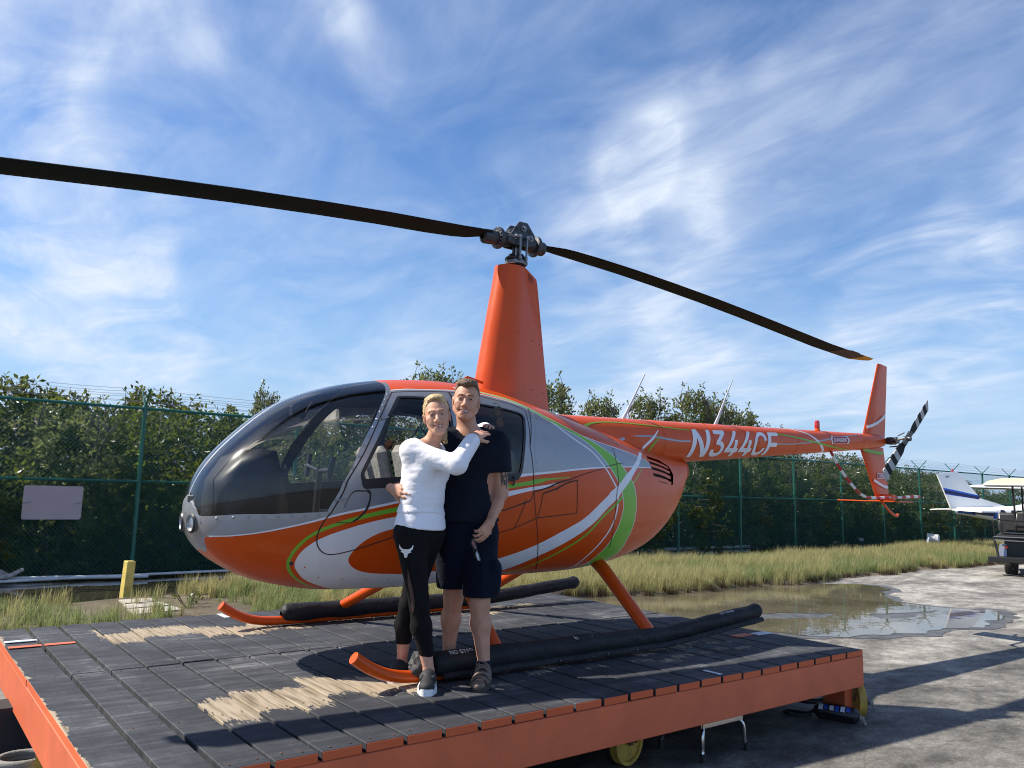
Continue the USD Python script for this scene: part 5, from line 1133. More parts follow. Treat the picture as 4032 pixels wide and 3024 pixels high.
# ================================================================ things round the platform and along the fence
def small_mats():
    plain('bollard_yellow', (.55, .43, .10), rough=.7, vary=.25, vscale=9); plain('concrete', (.42, .38, .32), rough=.9, vary=.25, vscale=9, bump=.4)
    plain('pipe_white', (.55, .55, .53), rough=.55, vary=.2, vscale=5); plain('driftwood', (.34, .31, .28), rough=.85, vary=.35, vscale=14, bump=.6, bscale=30)
    plain('plastic_white', (.72, .72, .70), rough=.4); plain('chrome', (.62, .62, .64), rough=.16, metal=1.0, bump=.05); plain('mat_black', (.012, .012, .014), rough=.75, bump=.5, bscale=200)
    plain('bottle_black', (.010, .010, .012), rough=.35); plain('label_blue', (.02, .07, .40), rough=.5); plain('label_white', (.62, .64, .68), rough=.5); plain('rope_grey', (.25, .24, .22), rough=.9, bump=.8, bscale=120); plain('rope_dark', (.03, .03, .03), rough=.9)
    plain('aeroplane_white', (.78, .78, .76), rough=.35, coat=.3); plain('aeroplane_blue', (.02, .12, .55), rough=.35); plain('aeroplane_navy', (.012, .015, .075), rough=.35)
    plain('cart_black', (.012, .012, .013), rough=.45); plain('cart_vinyl', (.035, .035, .035), rough=.4, bump=.1); plain('cart_beige', (.62, .50, .33), rough=.5); plain('cart_white', (.72, .71, .68), rough=.45); plain('cart_silver', (.30, .32, .35), rough=.3, metal=.6); plain('tyre', (.022, .021, .02), rough=.85); plain('debris_rust', (.22, .08, .03), rough=.9)
small_mats()
L_ = '/World/Looks/'
def build_bollard():
    B = thing('bollard', 'short square yellow post standing in the grass by the concrete slabs', 'post', (-1.24, 6.85, 0))
    obj('shaft', xf(bx(-.058, .058, -.058, .058, -.1, .51, .008), rot(math.radians(2.5), [0, 1, 0]) @ rot(.25, [0, 0, 1])), L_ + 'bollard_yellow', B)
build_bollard()
for nm, pts, lab in (('a', [(-1.44, 6.32), (-1.05, 6.34), (-1.03, 6.02), (-1.43, 5.98)], 'weathered concrete slab nearest the yellow post'), ('b', [(-1.47, 5.88), (-1.02, 5.93), (-1.0, 5.60), (-1.48, 5.54)], 'middle one of three weathered concrete slabs in the grass'), ('c', [(-1.52, 5.46), (-.99, 5.50), (-.97, 5.16), (-1.53, 5.02)], 'weathered concrete slab nearest the platform')):
    g = Polygon(pts).buffer(-.012).buffer(.012); obj('concrete_slab', xf(mv(prism(g, .07), z=.0), rot(.0, [1, 0, 0])), L_ + 'concrete', label=lab, cat='slab', smooth=20)
for pts, r_, lab in (([(-3.6, 10.02, -.03), (-1.6, 10.15, -.03), (-.6, 9.95, -.03), (-.2, 9.93, -.035)], .035, 'thick pale pole lying in the flooded grass left of the yellow post'),
                     ([(-3.2, 9.75, -.03), (-1.4, 10.0, -.03), (.8, 10.2, -.03), (3.6, 10.25, -.03)], .024, 'long thin pale pole lying in the flooded grass behind the yellow post'),
                     ([(-2.0, 12.4, -.03), (.2, 12.5, -.02), (3.2, 12.3, -.02)], .03, 'pale pole lying at the mud edge behind the fence'),
                     ([(12.4, 11.6, -.03), (15.5, 11.3, -.02), (18.9, 11.4, -.02)], .05, 'long grey pole lying below the tail boom at the foot of the fence')):
    p = thing('fallen_pole', lab, 'pole'); obj('shaft', tube(spline(pts, 14), r_, 9), L_ + 'pipe_white', p, smooth=60)
def build_drift():
    D = thing('driftwood', 'bleached forked driftwood log at the left edge of the picture', 'driftwood')
    obj('log', tube(spline([(-2.75, 10.1, .0), (-2.5, 10.2, .08), (-2.35, 10.3, .05), (-2.2, 10.35, -.05)], 14), np.linspace(.10, .05, 14), 9), L_ + 'driftwood', D, smooth=60)
    obj('branch', tube(spline([(-2.45, 10.2, .05), (-2.25, 10.15, .02), (-2.12, 10.2, .08), (-2.05, 10.25, .11)], 10), np.linspace(.05, .03, 10), 8), L_ + 'driftwood', D, smooth=60)
    obj('branch', tube(spline([(-2.55, 10.2, .05), (-2.5, 10.15, .2), (-2.52, 10.2, .33)], 8), np.linspace(.06, .02, 8), 8), L_ + 'driftwood', D, smooth=60)
build_drift()
def build_bucket():
    B = thing('bucket', 'white plastic bucket lying on its side at the foot of the fence', 'bucket', (29.2, 10.15, .16), 105)
    m = lathe([(.0, -.20), (.155, -.20), (.165, -.19), (.185, .17), (.20, .175), (.20, .20), (.19, .20), (.15, -.17), (0, -.17)], sides=20); m = xf(m, rot(PI / 2, [0, 1, 0]))
    b = obj('body', m, L_ + 'plastic_white', B); obj('rim_rib', xf(lathe([(.178, .11), (.19, .115), (.19, .125), (.18, .13)], sides=20), rot(PI / 2, [0, 1, 0])), L_ + 'plastic_white', b)
    obj('handle', tube(spline([(.17, -.19, 0), (.26, -.1, -.10), (.27, .1, -.10), (.17, .19, 0)], 14), .006, 5), L_ + 'galvanised', B)
build_bucket()
def debris():
    r = np.random.default_rng(12)
    spots = [(14.6, 11.7, 'plastic_white', 'crumpled white bottle on the mud right of the cowling'), (15.6, 11.8, 'plastic_white', 'second white scrap on the mud right of the cowling'), (13.0, 11.6, 'concrete', 'grey lump on the mud below the boom root'), (16.4, 12.4, 'debris_rust', 'rusty scrap under the registration letters'), (26.5, 11.7, 'label_white', 'pale scrap on the mud behind the tail fin'), (24.4, 11.5, 'concrete', 'flat grey scrap by the fence left of the tail fin'), (31.5, 12.0, 'plastic_white', 'white scrap behind the bucket'), (33.2, 12.1, 'label_white', 'broken pale panel below the aeroplane tail'), (35.0, 12.2, 'debris_rust', 'reddish scrap below the aeroplane tail'), (37.0, 12.1, 'plastic_white', 'white scrap left of the golf cart'), (.35, 11.9, 'plastic_white', 'white bag in the shade left of the first fence post'), (-.9, 11.9, 'label_white', 'pale scrap in the shade under the sign panel'), (19.2, 12.2, 'plastic_white', 'white cup caught in the twigs below the boom')]
    for x, y, m, lab in spots:
        s = r.uniform(.10, .17) * (1 + x * .012); pts = r.normal(0, 1, (14, 3)); pts /= np.linalg.norm(pts, axis=1, keepdims=True); pts *= r.uniform(.6, 1, (14, 1)) * np.array([s, s * .7, s * .55])
        obj('scrap', mv(trimesh.convex.convex_hull(pts), x, y, .07 if y > 11.65 else .0) if 'cup' not in lab else mv(trimesh.convex.convex_hull(pts), x, y, 1.05), L_ + m, label=lab, cat='scrap', smooth=20)
    for pts, lab in (([(25.4, 8.6, .05), (25.7, 8.75, .22), (25.9, 8.8, .30)], 'short white stake leaning in the grass below the fin'),):
        obj('stake', tube(np.array(pts), .045, 7), L_ + 'plastic_white', label=lab, cat='stake')
    r2 = np.random.default_rng(31)
    for k, (x, y) in enumerate([(16.3, 12.0), (17.6, 12.2), (20.5, 12.1), (22.6, 12.2), (11.0, 12.0), (18.4, 12.3)]):
        T = thing('dead_shrub', 'leafless whitish dead shrub behind the fence, ' + ['below the letters', 'below the rotating beacon', 'left of the lower fin', 'right of the tail fin', 'beside the cowling grille', 'below the tail rotor guard'][k], 'shrub', (x, y, -.05), group='dead shrubs behind the fence'); ms = []
        for q in range(9):
            a = r2.uniform(0, 2 * PI); t = np.array([math.cos(a) * .5, math.sin(a) * .3, r2.uniform(.5, 1.1)]); m_ = t * .5 + r2.normal(0, .08, 3); ms.append(tube(np.array([[0, 0, 0], m_, t]), [.016, .011, .005], 4, caps=False)); e = t + r2.normal(0, .16, 3); ms.append(tube(np.array([m_, e]), [.008, .004], 4, caps=False))
        obj('branches', cat(*ms), L_ + 'driftwood', T, smooth=60)
debris()
def build_weed(loc, lab, seed, n=60, h=.35):
    r = np.random.default_rng(seed); T = thing('weed', lab, 'weed', loc); V, F, ms = [], [], []
    for q in range(9):
        a = r.uniform(0, 2 * PI); t = np.array([math.cos(a) * .3, math.sin(a) * .2, h * r.uniform(.5, 1)]); ms.append(tube(np.array([[0, 0, -.05], t * .6 + [0, 0, .05], t]), [.007, .005, .003], 4, caps=False))
        for i in range(n // 9):
            o = t * r.uniform(.4, 1.0); d = unit_(r.normal(0, 1, 3) + [0, 0, .6]); s = unit_(np.cross(d, r.normal(0, 1, 3))); b = len(V); l = r.uniform(.04, .07); V += [o, o + d * l * .5 + s * l * .25, o + d * l, o + d * l * .5 - s * l * .25]; F += [(b, b + 1, b + 2), (b, b + 2, b + 3)]
    obj('stem', cat(*ms), L_ + 'bark_grey', T); obj('leaves', (np.array(V), np.array(F)), L_ + 'leaf_mangrove', T, smooth=False)
def unit_(v): v = np.asarray(v, float); return v / np.linalg.norm(v)
build_weed((24.9, 7.6, .05), 'small dark-leaved weed in the grass below the tail fin', 3)
build_weed((-.80, 5.55, .05), 'small green weed beside the concrete slabs', 5, 40, .2)
# dark clod at the puddle's edge under the tail
def build_clod():
    r = np.random.default_rng(4); pts = r.normal(0, 1, (30, 3)) * [.12, .08, .09]; obj('clod', mv(trimesh.convex.convex_hull(pts), 3.55, 3.75, .12), L_ + 'soil', label='dark clump of dead seaweed at the grass edge behind the rear skid strut', cat='clump', smooth=10)
build_clod()
def build_stool():
    S = thing('step_stool', 'low chrome step stool with black tread under the front of the platform', 'stool', (.335, -1.665, 0))
    obj('tread', bx(-.185, .185, -.145, .145, .205, .222, .004), L_ + 'mat_black', S)
    fr = bx(-.195, .195, -.155, .155, .185, .212, .004); hole = bx(-.185, .185, -.145, .145, .18, .22)
    ring = [bx(-.198, .198, -.158, -.147, .186, .219, .003), bx(-.198, .198, .147, .158, .186, .219, .003), bx(-.198, -.187, -.146, .146, .186, .219, .003), bx(.187, .198, -.146, .146, .186, .219, .003)]
    obj('rim', cat(*ring), L_ + 'chrome', S)
    for sx in (-1, 1):
        for sy in (-1, 1):
            l = obj('leg', tube(spline([(sx * .17, sy * .13, .19), (sx * .192, sy * .148, .175), (sx * .205, sy * .158, .13), (sx * .215, sy * .168, .03)], 14), .0125, 10), L_ + 'chrome', S, smooth=60)
            obj('rubber_foot', lathe([(.0125, .05), (.017, .045), (.019, .0), (0, 0)], (sx * .216, sy * .169, 0), sides=12), L_ + 'black_rubber', l)
build_stool()
def build_chock(loc, rz, lab, lidside=1):
    C = thing('fender_float', lab, 'boat fender', loc, rz)
    b = obj('body', lathe([(.0, -.155), (.03, -.155), (.052, -.13), (.056, -.12), (.056, .12), (.050, .135), (.03, .155), (0, .155)], (0, 0, .056), 'x', 12), L_ + 'bottle_black', C)
    r = np.random.default_rng(3)
    g = []
    for i in range(6):
        x0 = -.115 + .038 * i; a0, a1 = math.radians(25 + r.uniform(-6, 6)), math.radians(70 + r.uniform(-8, 8)); n = 5; t = np.linspace(a0, a1, n); x1 = x0 + r.uniform(.020, .034)
        V = np.vstack([np.c_[np.full(n, x0), -.0572 * np.cos(t), .056 + .0572 * np.sin(t)], np.c_[np.full(n, x1), -.0572 * np.cos(t), .056 + .0572 * np.sin(t)]]); q = np.arange(n - 1)
        obj('label_patch', (V, tri(np.stack([q, q + n, q + n + 1, q + 1], 1))), L_ + ('label_white' if i % 2 == 0 else 'label_blue'), b, smooth=True)
    obj('knot', cat(lathe([(0, .02), (.018, .012), (.02, -.01), (0, -.02)], (.172, 0, .045), 'x', 8), tube([(.165, 0, .05), (.19, -.012, .03), (.2, -.02, .008)], .010, 6)), L_ + 'rope_grey', C, smooth=60)
    obj('rope', tube(spline([(-.155, 0, .05), (-.22, .015, .015), (-.30, .03, .010), (-.37, .0, .010), (-.34, -.06, .010), (-.26, -.06, .010), (-.17, -.03, .02)], 30), .011, 7), L_ + 'rope_dark', C, smooth=60)
build_chock((1.70, -1.78, 0), -72, 'black boat fender with torn blue and white label left of the platform leg')
build_chock((2.16, -1.60, 0), -62, 'black boat fender half hidden behind the yellow wheel right of the platform leg')
def build_hose():
    H = thing('hose_reel', 'black box and coiled hose on the ground below the front left platform corner', 'hose', (-3.30, .62, 0))
    obj('box', trimesh.convex.convex_hull([(-.16, -.16, 0), (.2, -.16, 0), (.2, .2, 0), (-.16, .2, 0), (-.10, -.10, .26), (.14, -.10, .26), (.14, .14, .26), (-.10, .14, .26)]), L_ + 'mat_black', H)
    t = np.linspace(0, 4 * PI, 60); obj('hose', tube(np.c_[.10 + .13 * np.cos(t), -.42 + .13 * np.sin(t), .02 + .004 * t], .018, 8), L_ + 'rope_grey', H, smooth=60)
build_hose()

def build_aeroplane():
    A = thing('aeroplane', 'parked white high-wing light aeroplane with blue stripes, tail towards the fence', 'aeroplane', (22.81, 7.05, 0), math.degrees(math.atan2(-.611, .792)))
    # local x: towards the nose; the near side faces -y
    def lens(pts, th, name, m, parent, smooth=30):
        p = np.array(pts, float); P3 = []
        g = Polygon(p); c = prism(g, th); c = xf(mv(c, z=-th / 2), basis((0, 0, 0), (1, 0, 0), (0, 0, 1), (0, -1, 0))); return obj(name, c, L_ + m, parent, smooth=smooth)
    fin = lens([(.05, 2.44), (0, 2.50), (.62, 2.60), (.68, 2.60), (1.40, 1.76), (2.30, 1.50), (.62, 1.32), (.44, 1.40)], .07, 'fin', 'aeroplane_white', A)
    lens([(.30, 2.455), (.45, 2.465), (.40, 2.40), (.30, 2.37)], .074, 'balance_gap', 'cart_silver', fin)
    for w, m, zo in ((.055, 'aeroplane_blue', .035), (.11, 'aeroplane_navy', -.05), (.022, 'aeroplane_blue', -.125)):
        g = LineString([(.22 - zo * .3, 2.00 + zo), (.55, 1.945 + zo * .9), (1.36 + zo * -.2, 1.80 + zo * .55)]).buffer(w / 2, cap_style='flat').intersection(Polygon([(.05, 2.44), (.62, 2.60), (.68, 2.60), (1.40, 1.76), (.8, 1.5), (.44, 1.40)]))
        obj('fin_stripe', xf(mv(prism(g, .006), z=.033), basis((0, 0, 0), (1, 0, 0), (0, 0, 1), (0, -1, 0))), L_ + m, A)
    # fuselage: tail cone growing to a cabin
    xs = np.array([.55, .62, .8, 1.2, 1.8, 2.5, 3.4, 4.0, 4.6, 5.4, 6.2, 7.0, 7.4, 7.6]); zt = np.array([1.40, 1.46, 1.47, 1.48, 1.50, 1.55, 1.72, 2.02, 2.10, 2.02, 1.62, 1.50, 1.40, 1.25]); zb = np.array([1.30, 1.24, 1.22, 1.16, 1.06, .97, .86, .82, .80, .78, .76, .80, .9, 1.1]); hw = np.array([.03, .07, .10, .16, .24, .33, .44, .52, .55, .55, .5, .45, .4, .2])
    k = 24; t = np.arange(k) * 2 * PI / k; lv = []
    for x, a, b, w in zip(xs, zt, zb, hw):
        c, s = np.cos(t), np.sin(t); lv.append(np.c_[np.full(k, x), -w * np.sign(c) * np.abs(c) ** .75, (a + b) / 2 + (a - b) / 2 * np.sign(s) * np.abs(s) ** .75])
    n_ = len(xs); i, j = np.meshgrid(np.arange(n_ - 1), np.arange(k), indexing='ij'); V = np.vstack(lv); F = tri(np.stack([i * k + j, (i + 1) * k + j, (i + 1) * k + (j + 1) % k, i * k + (j + 1) % k], -1).reshape(-1, 4))
    mb = trimesh.Trimesh(V, F, process=False); fz = obj('fuselage', mb, L_ + 'aeroplane_white', A, smooth=50)
    wid = lambda x: np.interp(x, xs, hw); top_ = lambda x: np.interp(x, xs, zt); bot_ = lambda x: np.interp(x, xs, zb)
    def side_band(x0, x1, f0, f1, m, name, off=.006):
        X = np.linspace(x0, x1, 24); V = []
        for f in np.linspace(0, 1, 5):
            fr = f0 + (f1 - f0) * f; s = (fr - .5) * 2; al = np.arcsin(np.sign(s) * np.abs(s) ** (1 / .75)); V.append(np.c_[X, -(wid(X) * np.cos(al) ** .75) - off, bot_(X) + (top_(X) - bot_(X)) * fr])
        V = np.stack(V, 1).reshape(-1, 3); i, j = np.meshgrid(np.arange(23), np.arange(4), indexing='ij'); b = i * 5 + j
        obj(name, (V, tri(np.stack([b, b + 5, b + 6, b + 1], -1).reshape(-1, 4))), L_ + m, fz, smooth=True)
    side_band(.62, 1.15, .16, .62, 'aeroplane_blue', 'side_stripe'); side_band(1.02, 1.72, .28, .66, 'aeroplane_navy', 'side_stripe', .010); side_band(1.68, 1.80, .12, .70, 'aeroplane_blue', 'side_stripe', .009); side_band(.60, 1.8, .72, .78, 'aeroplane_blue', 'side_stripe', .008)
    tm = meshkit.text_mesh('N5', .27, .004, bold=True); V = np.array(tm.vertices); V[:, 0] *= 1.75
    x = 1.80 + V[:, 0] + V[:, 1] * .12; obj('registration', (np.c_[x, -(wid(x) * .985) - .010 - V[:, 2], 1.13 + V[:, 1]], tm.faces), L_ + 'aeroplane_navy', fz, smooth=False)
    for s in (-1, 1):
        P = [(.55, s * 1.5, 1.345), (1.05, s * 1.5, 1.355), (1.75, s * .18, 1.40), (.60, s * .08, 1.40), (.25, s * .4, 1.38)]
        m = trimesh.convex.convex_hull(np.vstack([np.array(P) + [0, 0, .02], np.array(P) - [0, 0, .02]])); obj('tailplane', m, L_ + 'aeroplane_white', A, smooth=20)
    obj('beacon', lathe([(0, .08), (.03, .06), (.04, 0)], (.55, 0, 2.60), sides=10), L_ + 'beacon_red', A)
    wg = Polygon([(0, 0), (.06, .09), (.35, .14), (.8, .12), (1.55, .03), (1.5, .0), (.6, -.03)])
    for s in (-1, 1):
        obj('wing', xf(mv(prism(affinity.scale(wg, -1, 1, origin=(.77, 0)), 5.0), z=.3), basis((3.55, 0, 2.08), (1, 0, 0), (0, -.03 * 0, 1), (0, s, .02)) if s < 0 else basis((3.55, 0, 2.08), (1, 0, 0), (0, 0, 1), (0, s, .02))), L_ + 'aeroplane_white', A, smooth=30)
        obj('main_wheel', lathe([(0, .07), (.12, .07), (.2, .05), (.21, 0), (.2, -.05), (.12, -.07), (0, -.07)], (4.7, s * 1.25, .21), 'y', 18), L_ + 'tyre', A); obj('gear_leg', cyl((4.6, s * .4, .9), (4.7, s * 1.2, .22), .04, 8), L_ + 'aeroplane_white', A)
    obj('nose_wheel', lathe([(0, .06), (.1, .06), (.17, .04), (.18, 0), (.17, -.04), (.1, -.06), (0, -.06)], (6.9, 0, .18), 'y', 18), L_ + 'tyre', A); obj('gear_leg', cyl((6.85, 0, .85), (6.9, 0, .2), .035, 8), L_ + 'aeroplane_white', A)
    for x in (2.9, ): pass
build_aeroplane()

def build_cart():
    # local x: right across the back, y: forward, origin at the left rear corner
    C = thing('golf_cart', 'black golf cart with beige roof and rear-facing seat at the right edge of the picture', 'golf cart', (16.33, 2.88, 0), math.degrees(math.atan2(-.94, .34)))
    r = obj('roof', trimesh.convex.convex_hull([(-.14, -.05, 2.04), (1.34, -.05, 2.04), (1.34, 1.9, 2.04), (-.14, 1.9, 2.04), (-.06, .05, 2.12), (1.26, .05, 2.12), (1.26, 1.8, 2.12), (-.06, 1.8, 2.12), (.25, .2, 2.20), (.95, .2, 2.20), (.95, 1.6, 2.2), (.25, 1.6, 2.2)]), L_ + 'cart_beige', C, smooth=25)
    obj('roof_rim', bx(-.15, 1.35, -.06, 1.91, 2.02, 2.055, .012), L_ + 'cart_white', r)
    for x in (.44, .92): obj('roof_post', tube([(x, .02, 2.03), (x + .01, .10, 1.75), (x + .03, .28, .95)], .022, 8), L_ + 'cart_black', C, smooth=60)
    for x in (.62, 1.16): obj('roof_post', tube([(x, 1.75, 2.03), (x, 2.0, 1.1)], .02, 8), L_ + 'cart_black', C)
    sb = obj('rear_seat_back', bx(.44, 1.16, .16, .30, 1.06, 1.46, .06), L_ + 'cart_vinyl', C, smooth=40); obj('seat_seam', bx(.62, .63, .155, .165, 1.1, 1.44), L_ + 'cart_black', sb)
    obj('rear_seat', bx(.06, 1.16, -.10, .30, .80, .90, .03), L_ + 'cart_black', C, smooth=40)
    for z0 in (.845, .765): obj('seat_trim', bx(.02, 1.2, -.125, -.103, z0, z0 + .018, .004), L_ + 'cart_silver', C)
    obj('grab_rail', tube(spline([(.03, -.02, .84), (.03, -.04, 1.15), (.07, -.06, 1.235), (.18, -.06, 1.245), (1.05, -.06, 1.245), (1.15, -.06, 1.235), (1.19, -.04, 1.15), (1.19, -.02, .84)], 60), .020, 8), L_ + 'cart_black', C, smooth=60)
    obj('side_panel', bx(.16, .22, .10, .14, .92, 1.18, .01), L_ + 'cart_black', C)
    obj('frame_strut', tube([(.02, -.10, .84), (.05, -.10, .70), (.10, -.12, .40), (.08, -.20, .33)], .026, 8), L_ + 'cart_black', C, smooth=60); obj('frame_strut', tube([(1.2, -.10, .84), (1.17, -.10, .70), (1.12, -.12, .40), (1.14, -.20, .33)], .026, 8), L_ + 'cart_black', C, smooth=60)
    obj('foot_step', bx(-.10, 1.32, -.42, -.08, .30, .415, .012), L_ + 'cart_black', C)
    obj('body_tub', trimesh.convex.convex_hull([(.22, .1, .34), (1.0, .1, .34), (1.0, 2.0, .3), (.22, 2.0, .3), (.22, .1, .78), (1.0, .1, .78), (1.0, .9, .78), (.22, .9, .78), (.22, 2.1, .55), (1.0, 2.1, .55)]), L_ + 'cart_black', C)
    fd = obj('fender', trimesh.convex.convex_hull([(.10, .0, .42), (.26, .0, .42), (.26, .75, .42), (.10, .75, .42), (.12, .08, .66), (.26, .08, .70), (.26, .65, .70), (.12, .65, .66)]), L_ + 'cart_silver', C); obj('tail_light', bx(.22, .28, -.012, -.001, .60, .66, .004), L_ + 'beacon_red', fd)
    for x, y in ((.33, .33), (.98, .33), (.33, 1.95), (.98, 1.95)):
        w = thing('wheel', None, None, (x, y, .265), parent=C); T = obj('tyre', lathe([(.14, .12), (.20, .135), (.25, .12), (.262, .09), (.264, 0), (.262, -.09), (.25, -.12), (.20, -.135), (.14, -.12)], (0, 0, 0), 'x', 28), L_ + 'tyre', w, smooth=40); tr = []
        for q in range(26):
            a = 2 * PI * q / 26
            for o, dx in ((0, .055), (.12, -.055)): tr.append(xf(bx(dx - .04, dx + .04, -.012, .012, .258, .272, .003), rot(a + o, [1, 0, 0]) @ rot(.5 if dx > 0 else -.5, [0, 0, 1])))
        obj('tread', cat(*tr), L_ + 'tyre', T, kind='stuff'); obj('rim', lathe([(0, .06), (.10, .06), (.14, .10), (.15, .115), (.14, .12), (.14, -.12), (0, -.12)], (0, 0, 0), 'x', 20), L_ + 'cart_black', w)
    obj('front_seat', cat(bx(.1, 1.12, .75, 1.2, .82, .92, .03)), L_ + 'cart_vinyl', C, smooth=40); obj('front_seat_back', bx(.1, 1.12, .62, .74, .95, 1.4, .05), L_ + 'cart_vinyl', C, smooth=40)
build_cart()
# ================================================================ people
def people_mats():
    def skin(name, a, b):
        n = {'tc': ('texture_coordinate', {}), 'n': ('noise_texture', {'scale': 9.0, 'detail': 6.0, 'roughness': .65}), 'r': ('rgb_ramp', {'ramp': [(.3, a), (.7, b)]}),
             'f': ('noise_texture', {'scale': 260.0, 'detail': 2.0}), 'bm': ('bump', {'strength': .12, 'distance': .002}),
             'p': ('principled_bsdf', {'roughness': .55, 'specular_ior_level': .32, 'subsurface_weight': .06, 'subsurface_radius': (1.0, .35, .2), 'subsurface_scale': .006})}
        mat(name, n, [('tc.object', 'n.vector'), ('n.fac', 'r.fac'), ('r.color', 'p.base_color'), ('tc.object', 'f.vector'), ('f.fac', 'bm.height'), ('bm.normal', 'p.normal')], surface='p.BSDF')
    skin('skin_man', (.40, .20, .125), (.52, .275, .185)); skin('skin_woman', (.46, .235, .15), (.58, .32, .22))
    def cloth(name, col, weave=420., rough=.9, sheen=.02, vary=.08, wr=.35):
        n = {'tc': ('texture_coordinate', {}), 'n': ('noise_texture', {'scale': 5.0, 'detail': 5.0}), 'r': ('rgb_ramp', {'ramp': [(.3, tuple(np.array(col) * (1 - vary))), (.7, tuple(np.minimum(np.array(col) * (1 + vary), .9)))]}),
             'f': ('noise_texture', {'scale': weave, 'detail': 2.0}), 'mw': ('mapping', {'scale': (1.0, 1.0, 2.2)}), 'w': ('noise_texture', {'scale': 11.0, 'detail': 3.0, 'distortion': 1.2}),
             'bw': ('bump', {'strength': wr, 'distance': .015}), 'bm': ('bump', {'strength': .25, 'distance': .001}), 'p': ('principled_bsdf', {'roughness': rough, 'sheen_weight': sheen, 'specular_ior_level': .14})}
        mat(name, n, [('tc.object', 'n.vector'), ('n.fac', 'r.fac'), ('r.color', 'p.base_color'), ('tc.object', 'mw.vector'), ('mw.vector', 'w.vector'), ('w.fac', 'bw.height'), ('tc.object', 'f.vector'), ('f.fac', 'bm.height'), ('bw.normal', 'bm.normal'), ('bm.normal', 'p.normal')], surface='p.BSDF')
    cloth('navy_tee', (.006, .008, .016)); cloth('navy_shorts', (.004, .006, .016), wr=.5); cloth('white_knit', (.74, .74, .77), weave=300, wr=.16); cloth('white_jersey', (.76, .76, .80), wr=.2)
    cloth('black_leggings', (.0035, .0035, .0045), rough=.7, wr=.15); cloth('sheer_panel', (.085, .05, .042), rough=.6, wr=.1); cloth('sock_navy', (.012, .012, .022)); cloth('sock_grey', (.2, .2, .22))
    plain('hair_brown', (.115, .065, .032), rough=.5, vary=.5, vscale=60, bump=.9, bscale=160); plain('hair_blonde', (.52, .37, .175), rough=.42, vary=.3, vscale=45, bump=.9, bscale=130)
    plain('eye_white', (.62, .60, .57), rough=.2); plain('iris', (.02, .018, .015), rough=.1); plain('tooth', (.66, .62, .55), rough=.25); plain('lip', (.40, .135, .105), rough=.4); plain('mouth_dark', (.05, .012, .01), rough=.6)
    plain('lip_pink', (.45, .14, .12), rough=.4); plain('brow_hair', (.10, .06, .035), rough=.7); plain('brow_fair', (.26, .16, .08), rough=.7); plain('tattoo_ink', (.06, .04, .034), rough=.55)
    plain('sandal_leather', (.13, .09, .062), rough=.6, vary=.3, vscale=30, bump=.3); plain('sandal_sole', (.035, .027, .022), rough=.7); plain('shoe_black', (.014, .014, .016), rough=.7, bump=.3, bscale=200); plain('shoe_white', (.72, .72, .72), rough=.55, vary=.08)
    plain('emblem_white', (.72, .72, .70), rough=.5); plain('glasses_frame', (.014, .012, .012), rough=.25); plain('glasses_lens', (.02, .02, .024), rough=.06, coat=1.0)
people_mats()

# ---- signed distance modelling
def rc(a, b, ra, rb):
    a, b = np.array(a, float), np.array(b, float); d = b - a; L2 = d @ d
    lo, hi = np.minimum(a - ra, b - rb), np.maximum(a + ra, b + rb)
    def f(P):
        q = P - a; h = np.clip(q @ d / L2, 0, 1); return np.linalg.norm(q - h[:, None] * d, axis=1) - (ra + (rb - ra) * h)
    f.box = (lo, hi); return f
def el(c, r, ax=None):
    c, r = np.array(c, float), np.array(r, float); A = np.eye(3) if ax is None else np.array(ax, float)
    def f(P):
        q = (P - c) @ A.T; k0 = np.linalg.norm(q / r, axis=1); k1 = np.linalg.norm(q / r ** 2, axis=1); return k0 * (k0 - 1) / np.maximum(k1, 1e-9)
    m = r.max(); f.box = (c - m, c + m); return f
def smin(a, b, k): h = np.clip(.5 + .5 * (b - a) / k, 0, 1); return b + (a - b) * h - k * h * (1 - h)
def smax(a, b, k): return -smin(-a, -b, k)
def union(fs, k):
    def g(P):
        d = None
        for f in fs: kk = k; v = f[0](P) if isinstance(f, tuple) else f(P); kk = f[1] if isinstance(f, tuple) else k; d = v if d is None else smin(d, v, kk)
        return d
    los = [(f[0] if isinstance(f, tuple) else f).box[0] for f in fs]; his = [(f[0] if isinstance(f, tuple) else f).box[1] for f in fs]
    g.box = (np.min(los, 0), np.max(his, 0)); return g
